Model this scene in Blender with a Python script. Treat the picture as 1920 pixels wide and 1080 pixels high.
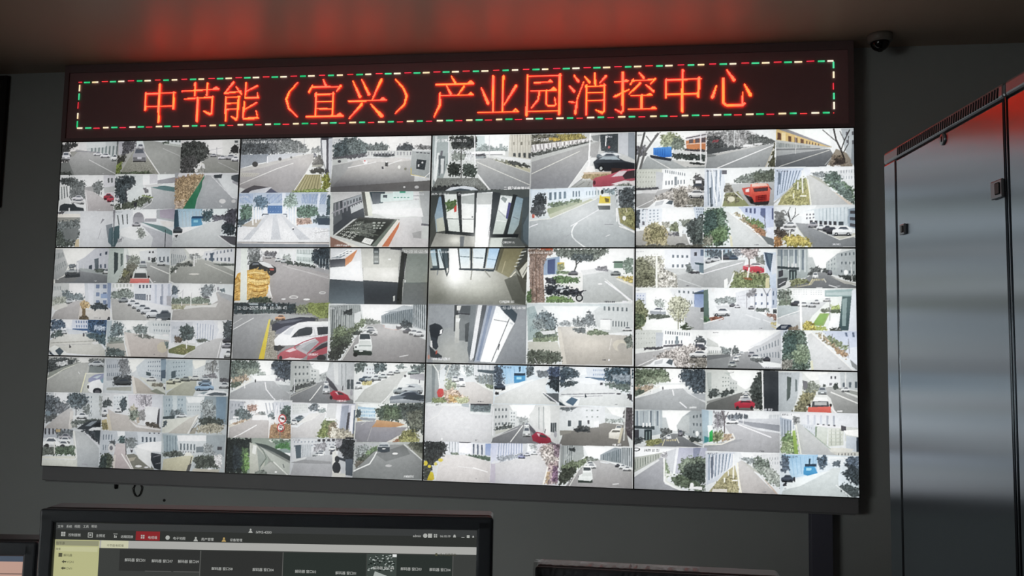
import bpy, bmesh, math, random
import numpy as np
from mathutils import Vector, Matrix

random.seed(5)
for o in list(bpy.data.objects):
    bpy.data.objects.remove(o)
S = bpy.context.scene
COL = S.collection
Z0 = 0.70                                   # height of the display wall's lower edge above the floor

# ---------------------------------------------------------------- camera, light, exposure
cam = bpy.data.cameras.new('camera')
cam.sensor_width = 36.0
cam.lens = 36.0 * 1602.66 / 1920.0
cam.clip_start = 0.05
cam_ob = bpy.data.objects.new('camera', cam)
COL.objects.link(cam_ob)
_R = ((0.99020099, 0.13834649, 0.01903278), (0.00697595, 0.08711721, -0.99617364), (-0.13947521, 0.9865449, 0.08529845))
_m = Matrix(((_R[0][0], -_R[1][0], -_R[2][0], 3.6291), (_R[0][1], -_R[1][1], -_R[2][1], -4.9276),
             (_R[0][2], -_R[1][2], -_R[2][2], 0.7042 + Z0), (0, 0, 0, 1)))
cam_ob.matrix_world = _m
S.camera = cam_ob

world = bpy.data.worlds.new('world')
S.world = world
world.use_nodes = True
world.node_tree.nodes['Background'].inputs[0].default_value = (1.0, 0.93, 0.83, 1)
world.node_tree.nodes['Background'].inputs[1].default_value = 0.03

# added fill lamp inside the rear window, left of and behind the viewer
wl = bpy.data.lights.new('rear_left_fill', 'AREA')
wl.shape = 'RECTANGLE'; wl.size = 3.4; wl.size_y = 1.2
wl.energy = 30.0
wl.color = (1.0, 1.0, .95)
wl_ob = bpy.data.objects.new('rear_left_fill', wl)
wl_ob.location = (-1.2, -7.9, 1.3)
wl_ob.rotation_euler = (math.radians(76), 0, math.radians(-30))     # aimed down and across so the upper right stays darker
wl.spread = math.radians(75)
COL.objects.link(wl_ob)

S.view_settings.view_transform = 'Standard'
S.view_settings.look = 'None'
S.view_settings.gamma = 1.0
S.view_settings.exposure = 0.0
S.view_settings.use_curve_mapping = False

# ---------------------------------------------------------------- picture painter for the screens
PW, PH = 1.2145, 0.6835          # one wall display
CAM = (3.6291, -4.9276, 0.7042)  # relative to the lower left corner of the display wall
ROT = np.array([[0.99020099, 0.13834649, 0.01903278], [0.00697595, 0.08711721, -0.99617364], [-0.13947521, 0.9865449, 0.08529845]])
FOC = 1602.66

def ray(px, py):
    """world direction (unnormalised, depth 1) of a photo pixel"""
    v = np.stack([(np.asarray(px, float) - 960) / FOC, (np.asarray(py, float) - 540) / FOC, np.ones_like(np.asarray(px, float))], -1)
    return v @ ROT

def on_wall(px, py, y=0.0):
    d = ray(px, py)
    t = (y - CAM[1]) / d[..., 1]
    return CAM[0] + d[..., 0] * t, CAM[2] + d[..., 2] * t

GLY = {'0': '01110100011001110101110011000101110', '1': '00100011000010000100001000010001110', '2': '01110100010000100110010001000011111',
       '3': '11110000010000101110000010000111110', '4': '00010001100101010010111110001000010', '5': '11111100001111000001000011000101110',
       '6': '01110100001000011110100011000101110', '8': '01110100011000101110100011000101110', '7': '11111000010001000100001000010000100',
       '-': '00000000000000011111000000000000000', ':': '00000001000010000000001000010000000', '/': '00001000010001000100010001000010000',
       'C': '01111100001000010000100001000001111', 'A': '01110100011000111111100011000110001', 'M': '10001110111010110101100011000110001',
       'E': '11111100001000011110100001000011111', 'R': '11110100011000111110101001001010001', 'a': '', }
CJK = {'W': '0111110010001001111100100010011111010010000111110001000011111110', 'U': '0101111111010101011101110101010101111111010100110111010101010011',
       'H': '0000000001111110000000000000000000000000000000001111111100000000', 'B': '1111111000100000111110010100011011111001000110011111100010010000',
       'K': '0010010011111110001001000111111001000100111111100010010001100110', 'J': '0001000011111110100100101111111010010010111111100001000011111110',
       'L': '1111110000010000111111100101000001111100010101001111111000010000', '#': '1010101011111110001010001111111000101000101111101010001001100010'}

def hexc(s):
    k = .76
    if len(s) == 3:
        s = s[0] * 2 + s[1] * 2 + s[2] * 2
        k = .76 if max(s) > min(s) and abs(int(s[0], 16) - int(s[4], 16)) > 3 else .3
    c = np.array([int(s[i:i + 2], 16) for i in (0, 2, 4)], float) / 255
    return c.mean() + (c - c.mean()) * k

class Painter:
    def __init__(self, col, row, spec, W, H, SS=2):
        self.ox, self.oy, self.sc, txt = spec
        self.W, self.H, self.SS = W, H, SS
        self.w, self.h = W * SS, H * SS
        self.col, self.row = col, row
        self.img = np.full((self.h, self.w, 3), .75)
        self.clip = None
        rng = np.random.default_rng(7 + col * 10 + row)
        self.rng = rng
        self.nf = self.noise(1.6); self.nm = self.noise(3.6); self.nl = self.noise(9)
        self.dx = self.noise(5) - .5; self.dy = self.noise(5) - .5
        self.dx2 = self.noise(2.2) - .5; self.dy2 = self.noise(2.2) - .5
        for ln in txt.strip().split('\n'):
            self.cmd(ln.split())
        self.shade()
        im = self.img * (1 + .05 * (self.nl - .5)[..., None] + .03 * (self.nm - .5)[..., None] + .02 * (self.nf - .5)[..., None] + .02 * (self.noise(1.1) - .5)[..., None])
        a = im.reshape(H, SS, W, SS, 3).mean((1, 3))
        p = np.pad(a, ((1, 1), (1, 1), (0, 0)), 'edge')
        a = a * .72 + .07 * (p[:-2, 1:-1] + p[2:, 1:-1] + p[1:-1, :-2] + p[1:-1, 2:])      # the cameras' softness
        p = np.pad(a, ((2, 2), (2, 2), (0, 0)), 'edge')
        soft = sum(p[i:i + H, j:j + W] for i in range(5) for j in range(5)) / 25
        a = np.clip(a + .35 * (a - soft), 0, 1)                                         # and their edge sharpening
        a = .62 * a + .38 * (3 * a * a - 2 * a ** 3)
        q = a
        for k in (3, 5, 7):                                                             # veiling haze of bright skies
            q = (np.roll(q, k, 0) + np.roll(q, -k, 0) + np.roll(q, k, 1) + np.roll(q, -k, 1)) / 4
        a = ((a * .85 + q * .15) * 1.05 - .02) * (.87, .96, 1.0, 1.0)[col]                    # left columns dimmed in the picture colours for off-axis viewing
        self.out = np.clip(a, 0, 1)

    def noise(self, s):
        s = s * self.SS / 2.
        gh, gw = int(self.h / s) + 3, int(self.w / s) + 3
        g = self.rng.random((gh, gw))
        y = np.arange(self.h) / s; x = np.arange(self.w) / s
        yi, xi = y.astype(int), x.astype(int)
        fy = (y - yi)[:, None]; fx = (x - xi)[None]
        fy = fy * fy * (3 - 2 * fy); fx = fx * fx * (3 - 2 * fx)
        a = g[yi][:, xi]; b = g[yi][:, xi + 1]; c = g[yi + 1][:, xi]; d = g[yi + 1][:, xi + 1]
        return (a * (1 - fx) + b * fx) * (1 - fy) + (c * (1 - fx) + d * fx) * fy

    def m(self, pts):
        p = np.asarray(pts, float).reshape(-1, 2)
        p = ((p - self.fc) * self.fs + self.fc) * 10 * self.sc
        X, Z = on_wall(self.ox + p[:, 0], self.oy + p[:, 1])
        u = X / PW - self.col; v = (3 * PH - Z) / PH - self.row
        return np.stack([u * self.w, v * self.h], 1)

    def mask(self, P, amp=0.0):
        pad = amp + 1
        x0 = max(0, int(P[:, 0].min() - pad)); x1 = min(self.w, int(P[:, 0].max() + pad) + 2)
        y0 = max(0, int(P[:, 1].min() - pad)); y1 = min(self.h, int(P[:, 1].max() + pad) + 2)
        if x1 <= x0 or y1 <= y0:
            return None
        sl = (slice(y0, y1), slice(x0, x1))
        X, Y = np.meshgrid(np.arange(x0, x1) + .5, np.arange(y0, y1) + .5)
        if amp:
            X = X + amp * 1.6 * self.dx[sl] + amp * .8 * self.dx2[sl]; Y = Y + amp * 1.6 * self.dy[sl] + amp * .8 * self.dy2[sl]
        ins = np.zeros(X.shape, bool)
        Q = np.roll(P, -1, 0)
        for (ax, ay), (bx, by) in zip(P, Q):
            if ay == by:
                continue
            c = (ay > Y) != (by > Y)
            ins ^= c & (X < (bx - ax) * (Y - ay) / (by - ay) + ax)
        if self.clip is not None:
            ins &= self.clip[sl]
        return sl, ins

    def fill(self, P, col, amp=0.0, mod=None, alpha=1.0):
        r = self.mask(P, amp)
        if r is None:
            return
        sl, ins = r
        tgt = self.img[sl]
        c = np.broadcast_to(col, tgt.shape) if np.ndim(col) < 3 else col[sl]
        if mod is not None:
            c = np.clip(c * mod[sl][..., None], 0, 1.1)
        tgt[ins] = tgt[ins] * (1 - alpha) + c[ins] * alpha

    def shade(self):
        """the fall-off of each small camera's lens and the pale distance in its picture"""
        if self.clip is None:
            return
        ys, xs = np.nonzero(self.clip)
        y0, y1, x0, x1 = ys.min(), ys.max(), xs.min(), xs.max()
        v = ((ys - y0) / (y1 - y0) - .5) * 2; u = ((xs - x0) / (x1 - x0) - .5) * 2
        k = 1.05 - .15 * (u * u + .8 * v * v) / 1.8
        c = self.img[ys, xs] * k[:, None]
        hz = (.09 * np.exp(-((v + .25) / .35) ** 2) * np.exp(-(u / .8) ** 2))[:, None]
        self.img[ys, xs] = c * (1 - hz) + .92 * hz

    def line(self, pts, w, col):
        pts = np.asarray(pts, float).reshape(-1, 2)
        for a, b in zip(pts[:-1], pts[1:]):
            d = b - a; L = np.hypot(*d)
            if L < 1e-6:
                continue
            n = np.array([-d[1], d[0]]) / L * w / 2
            self.fill(self.m([a + n, b + n, b - n, a - n]), col)

    def ell(self, cx, cy, rx, ry, col, n=14):
        t = np.arange(n) * 2 * np.pi / n
        self.fill(self.m(np.stack([cx + rx * np.cos(t), cy + ry * np.sin(t)], 1)), col)

    def cmd(self, a):
        k = a[0]
        co = hexc(a[1]) if k != 'n' else None
        pt = lambda L: np.array([[float(q) for q in s.split(',')] for s in L])
        if k == '@':
            self.shade()
            self.clip = None
            q = pt(a[2:])
            self.fc = q.mean(0); self.fs = 1 + .75 / (np.ptp(q, axis=0) / 2)      # feeds overlap a little so that no seam shows
            P = self.m(q)
            sl, ins = self.mask(P)
            self.clip = np.zeros((self.h, self.w), bool); self.clip[sl] = ins
            self.img[sl][ins] = co
        elif k == 'p':
            self.fill(self.m(pt(a[2:])), co)
        elif k == 'g':
            P = self.m(pt(a[3:])); c2 = hexc(a[2])
            y0, y1 = P[:, 1].min(), P[:, 1].max()
            t = np.clip((np.arange(self.h) - y0) / max(1, y1 - y0), 0, 1)[:, None, None]
            self.fill(P, np.broadcast_to(co * (1 - t) + c2 * t, self.img.shape), 0, 1 + .03 * (self.nf - .5))
        elif k == 'f':
            P = self.m(pt(a[3:])); amt = float(a[2])
            ext = min(np.ptp(P[:, 0]), np.ptp(P[:, 1]))
            g_ = co.mean(); co = g_ + (co - g_) * .72
            mod = 1 + amt * 1.1 * ((self.nf - .5) * .9 + (self.nm - .5) * .85 + (self.nl - .5) * .4)
            self.fill(P, co, min(9 * self.SS / 2, ext * .22), mod)
        elif k == 'n':
            P = self.m(pt(a[2:])); amt = float(a[1])
            r = self.mask(P)
            if r:
                sl, ins = r
                self.img[sl][ins] *= (1 + amt * 2 * (self.nf[sl] - .5))[ins][:, None]
        elif k == 'l':
            self.line(pt(a[3:]), float(a[2]), co)
        elif k == 'w':
            nx, ny = int(a[2]), int(a[3]); fx, fy = float(a[4]), float(a[5]); q = pt(a[6:10])
            B = lambda u, v: (q[0] * (1 - u) + q[1] * u) * (1 - v) + (q[3] * (1 - u) + q[2] * u) * v
            for i in range(nx):
                for j in range(ny):
                    u0, u1 = (i + .5 - fx / 2) / nx, (i + .5 + fx / 2) / nx
                    v0, v1 = (j + .5 - fy / 2) / ny, (j + .5 + fy / 2) / ny
                    self.fill(self.m([B(u0, v0), B(u1, v0), B(u1, v1), B(u0, v1)]), co * (.92 + .16 * self.rng.random()))
        elif k == 'h':                                      # soft pool of light or dark in the picture
            c, r = pt(a[3:5]); al = float(a[2])
            t = np.arange(16) * np.pi / 8
            P = self.m(np.stack([c[0] + 2.2 * r[0] * np.cos(t), c[1] + 2.2 * r[1] * np.sin(t)], 1))
            C, R = self.m([c])[0], (P.max(0) - P.min(0)) / 4.4
            mk = self.mask(P)
            if mk:
                sl, ins = mk
                Y, X = np.mgrid[sl]
                w_ = (al * np.exp(-((X - C[0]) / R[0]) ** 2 - ((Y - C[1]) / R[1]) ** 2) * ins)[..., None]
                self.img[sl] = self.img[sl] * (1 - w_) + co * w_
        elif k == 'e':
            c, r = pt(a[2:4])
            self.ell(*c, *r, co)
        elif k == 'c':
            (x, y), (w, h) = pt(a[2:4])
            U = lambda L: np.array(L) * [w, h] + [x, y]
            dk = np.array([.2, .22, .25]); sh = co * .35
            if a[4] == 's':
                self.fill(self.m(U([(.03, .8), (.97, .8), (.95, 1), (.08, 1)])), sh)
                self.fill(self.m(U([(0, .55), (.04, .4), (.24, .34), (.38, .06), (.74, .06), (.92, .36), (1, .45), (1, .82), (0, .84)])), co)
                self.fill(self.m(U([(.28, .36), (.4, .14), (.7, .14), (.84, .38)])), dk + co * .15)
                self.fill(self.m(U([(0, .66), (1, .62), (1, .82), (0, .84)])), co * .8)
                for cx in (.2, .8):
                    self.ell(x + cx * w, y + .83 * h, .085 * w, .17 * h, dk * .6, 10)
                    self.ell(x + cx * w, y + .83 * h, .04 * w, .08 * h, co * .8, 8)
            else:
                self.fill(self.m(U([(.02, .8), (.98, .8), (.98, 1), (.02, 1)])), sh)
                self.fill(self.m(U([(0, .5), (.08, .4), (.2, .04), (.8, .04), (.92, .4), (1, .5), (1, .9), (0, .9)])), co)
                self.fill(self.m(U([(.16, .4), (.25, .12), (.75, .12), (.84, .4)])), dk + co * .2)
                self.fill(self.m(U([(.04, .68), (.96, .68), (.96, .88), (.04, .88)])), co * .68)
                self.fill(self.m(U([(.34, .66), (.66, .66), (.66, .8), (.34, .8)])), np.minimum(co * 1.25, 1))
        elif k == 't':
            (x, y), = pt(a[2:3]); h = float(a[3])
            for s in a[4:]:
                for ch in s:
                    if ch == '*':
                        x += h * .5; continue
                    if ch in CJK:
                        g, n, adv = CJK[ch], 8, h * 1.08
                    else:
                        g, n, adv = GLY.get(ch, ''), 5, h * .74
                        if len(g) != 35:
                            g = GLY['8']
                    rows = len(g) // n; cw = (adv * .9) / n; chh = h / rows
                    for r in range(rows):
                        c = 0
                        while c < n:
                            if g[r * n + c] == '1':
                                e = c
                                while e < n and g[r * n + e] == '1':
                                    e += 1
                                self.fill(self.m([(x + c * cw, y + r * chh), (x + e * cw, y + r * chh), (x + e * cw, y + (r + 1) * chh), (x + c * cw, y + (r + 1) * chh)]), co)
                                c = e
                            c += 1
                    x += adv
                x += h * .5

FEEDS = {}
FEEDS[0, 0] = (95, 250, .2037, '''
@ eee8e4 10,7 63,7 61,39 8,39
p ddd 27,9 33,8 33,15 26,16
p bcc 33,7.5 63,7 61,27 45,20 33,16
w 688 8 1 .45 1 36,12 62,12 61,24 36,17
p cdd 33,7.5 50,7 50,13 33,14
p 677 60,7 63,7 62,20 60,20
g aaa 888a88 24,15 40,17 61,27 60,39 12,39 18,20
p 998 18,17 26,16 20,22
l 889 .8 23,16.5 45,17.5
f 444 .5 10,10 24,8 25,12 17,15 18,20 17,26 10,26
c dde 11,17 7,7 r
p 777a78 9,27 17,26 22,38 8,39
f 454 .4 9,35 18,34 21,38 8,39
l ddd .5 35,24 59,36.5
c eef 39,17 8,3.5 s
c eef 45,18 9,4.5 s
c f5f8f8 55,19 6,6.5 s
t eef 11,9.5 1 2025-12-23
t dde 47,36 .7 CAM
@ a8a8a4 63,7 120,6 119,38 60,39
p bbc 63,7 80,6.5 78,16 63,20
f 556 .6 68,7.5 80,7 77,16 70,19 66,20
p dfe8e8 80,6.5 88,6.5 86,15 79,14
p 9a9c98 85,7 120,8 119,38 100,38 88,18
p dee 90,6.5 120,6 120,11 104,9
w 566 4 1 .5 .6 106,6.5 120,6 120,9.5 106,8.5
f 575 .4 102,8 109,8.5 108,11 103,10
p bcb 104,9.5 120,11 120,13 104,10.5
g 9a9a90 8a8a80 78,14 87,16 101,38 65,36
n .15 78,22 89,22 98,37 67,35
l eee .9 86.5,17 101,38.5
l ccc .35 103,14 120,21.5
c 99a 76,13 12,13 r
c bbc 80,10 6,5 r
f 443 .3 62,21 70,20 69,26 62,28
f 783 .5 60.5,28 67,25 65,35 60,38
f 573 .6 64,35 90,34 97,38.5 62,38.5
t eee 104,35.2 .7 CAM
@ eceae8 121,7 174,5 172,37 120,38
p e0e0dc 158,6 174,5 173,22 158,21
w 566 1 1 1 1 169,7 172,7 172,9 169,9
l aab .4 145,16 158,13.5
l 99a .5 153,13 153,20
f 333 .3 166,13 171,11 173,11 173,19 165,18
g 9a9a96 888a84 144,20 160,21 173,25 172,37 135,37 140,28
p 888 145,18 172,22 172,24 145,20
c aab 147,18.5 6,3 s
c dde 154,20 8,4 s
c bbc 160,19 10,5 s
c eef 166,20.5 7,5 s
f 444845 .8 122,9 134,7 143,10 146,15 145,22 138,27 133,31 134,37 120,37 120,16
f 555 .7 122,22 134,20 136,28 128,36 120,37
l dda .9 139,28 140.5,27 142,31
p ddd 139.5,27 142,28 142.5,32 140,31
f 998 .4 136,32 143,32 141,37 134,37
l bbb .4 154,26 172,34.5
l ddd .4 172.5,6 172.5,26
t dde 124,7.5 .9 2025-12-23
@ e8eaea 8,39 59,39 58,72 6,72
p d8dad8 6,47 16,48 18,66 6,70
w 677 4 1 .4 1 7,50 16,49 17,58 7,62
p ccd 48,39 59,39 58,62 48,56
w 566 2 1 .5 1 51,42 57,42 57,46 51,46
p b4b8b8 48,50 59,49 58,54 49,55
f 455 .6 9,43 20,40 22,48 18,49 8,46
f 566 .6 19,41 32,46 32,51 26,54 18,51
l 566 .8 18,47 18,60
f 677 .5 38,47 47,44 47,52 44,57 37,52
f 677 .4 18,52 31,49 32,60 18,61
p 999 31,50 38,49 40,57 31,57
g c0bcbc aaa5a6 31,52 39,54 58,66 58,72 33,72
l eee .5 32,54 34,72
c dde 20,57 10,4.5 s
c ccc 19,60 12,5 s
p 3a4044 9,66 13,64 22,65 30,68 31,72 8,72
p e5e8e8 21,63.5 30,65.5 30,68 24,67
l eee 1.2 17.3,68 17.3,72
c a34 48,55 8,6 s
c c45 51,57 7,6 s
c dee 54,61 4,5 s
t eee 43,69 .7 CAM
@ e6eaea 60,38 114,38 113,71 58,71
p d2dada 72,39 85,39 86,59 72,64
p eff 85,39 114,38 114,46 85,48
p ccd 91,38 98,38 98,46 91,47
p 99a 98,44 114,41 114,46 98,47
g b5b8ba a5a8ab 92,50 114,54 113,71 80,71 93,58
p 567a7c 90,49.5 104,48.5 114,50 114,54 103,52.5
p ccc 86,48 103,47 98,49.5 88,50
f 667 .3 85,50 89,51 90,55 86,55
f 445055 .7 60,42 68,39 77,41 79,47 75,50 71,53 71,64 66,66 60,60
l 445 1 70,52 70,65
c ccd 60,57 4,5 r
f 576050 .6 59,66 72,63 88,57 93,58 92,62 80,68 59,70
l 8a9a60 1 84,57 94,59
l eee .4 94,59 92,64 81,70.5
p eff 65,64 66.3,64 66,68 65,67.5
p 334 77,63 80,63 79,67 77,67
t eee 98,68.5 .7 CAM
t eef 61,41.5 .9 2025-12-23
@ a4a8ac 115,37 173,37 172,70 114,70
p dde 119,37 173,37 173,40 117,41
p a68 115,42 142,38 141,39 115,47
f a8875c .5 115,42 128,39 142,38 139,46 133,55 128,63 124,69.5 114,69.5 114.5,50
n .25 115,43 140,39 125,66 115,69
f c9a88a .4 114.5,62 124,61 122,69 114.5,69
p 2f7a58 142.5,38.5 141.5,42 139,46 139.5,50 135,60 133,69.5 122,69.5 128,60 135,50
p 2a6a50 140,43 139.5,50 137,53 137,49
g aaadb0 9a9ea2 143,39 151,40 172,60 172,70 134,70 136,60 140,48
p d5dadc 151,38 173,38 172,59 167,59 158,49
p 345 150,39 158,38 157,42 151,42
p 456 166,40 173,38 173,47 166,43
l eef .4 148,40 167,59 172,60
p 99a 167,44 173,46 173,49 167,46
e ddd 158,62 3,2
e ccc 168,62 2,1.5
t eee 156,66 .8 CAM
@ d8dcde 5,72 58,72 57,105 3,105
p eee8dc 5,75 27,75 27,78 5,78
f 556 .5 6,73 14,72 12,75 6,75
p 998 5,78 27,78 27,82 4,82
f 677070 .6 5,82 27,80 26,95 22,104 4,104
p 777c7c 11,89 26,87 23,98 14,97
f 566058 .6 5,90 10,90 14,100 21,98 22,104 4,104
p c9b895 23,98 26,97 26,104 22,104
g d5d8dc c5c8cc 27.5,72 58,72 56,105 26.5,105
p 889 47,79 49,80 45,84
l 99a .4 46,88 43,97
p 789 50,85 58,83 57,105 52,99
p 5a7078 53,88 57,86 56,104 52,100
@ dfe4e8 58,71 115,70 112,105 56,105
p eff 76,71 97,70 97,79 76,80
p d8dfe4 58,72 74,71 73,86 65,88
w 566 3 1 .25 .8 60,75 73,74 73,85 62,86
e 889 81,78 4.7,4.5
p 99a 76,78 86,78 86,83 76,83
p aab0b4 97,71 114,70 113,82 97,79
p a9a0b0 100,71 114,70 113,80 100,78
p 99a 87,79 97,79 97,82 86,82
p 5f7f80 83,82 104,86 111,90 111,94 103,91
p e0dcd8 100,81 112,82 112,87 103,86
g d8dcdc c2c6c8 65,88 80,85 95,96 93,105 58,105
g b2b4ba a8aab0 84,85 111,94 111,105 92,105 94,96
p e5e8e8 65,88 82,84 90,94 78,98 65,94
f 889088 .5 80,87 84,87 88,94 83,96 80,94
p 4a6268 53,88 64,85 64,96 60,104 55,104
l 8ab .4 58,88 58,103
l 234 .6 105,89 104.5,105
c aab 75,82 8,4 s
p 889 58,71 60,71 59,90 58,90
f 889 .5 63,97 68,95 66,99 62,100
t 556 59,72.5 1 2025-12-23
@ d5dee2 115,70 171,70 170,104 112,105
g a5c8e0 b0c8d8 117,70 140,70 139,86 119,87
w 9bc 6 1 .2 1 120,72 139,72 139,85 121,86
p dff 150,70 163,70 162,78 150,77
f 456068 .6 140,72 149,70 149,79 144,82 140,80
p 345060 114,71 118,71 119,86 114,88
f 557 .5 148,77 162,75 163,80 150,82
f 446 .5 162,71 171,70 170,90 158,88 160,82
p 3f8ab8 130,78 138,77 140,84 138,87 130,86
p 246 131,77 141,77 140,79 130,79
p 7cc8e8 132,80.5 136,80.5 136,82.5 132,82.5
g d0d5d5 b5babc 113,95 141,84 158,80 158,88 155,95 168,105 112,105
p eee 114,88 140,85 120,93 113,96
c 456 112,86 10,6 s
f 334048 .7 157,86 162,83 170,84 169,94 160,93
p 556 155,94 170,95 170,103 163,101
l eee .5 154,94 168,104
f 334 .4 114,94 118,93 117,96
t 556 117,72 1 2025-12-23
t 667 115,98 .7 CAM
''')
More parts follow.
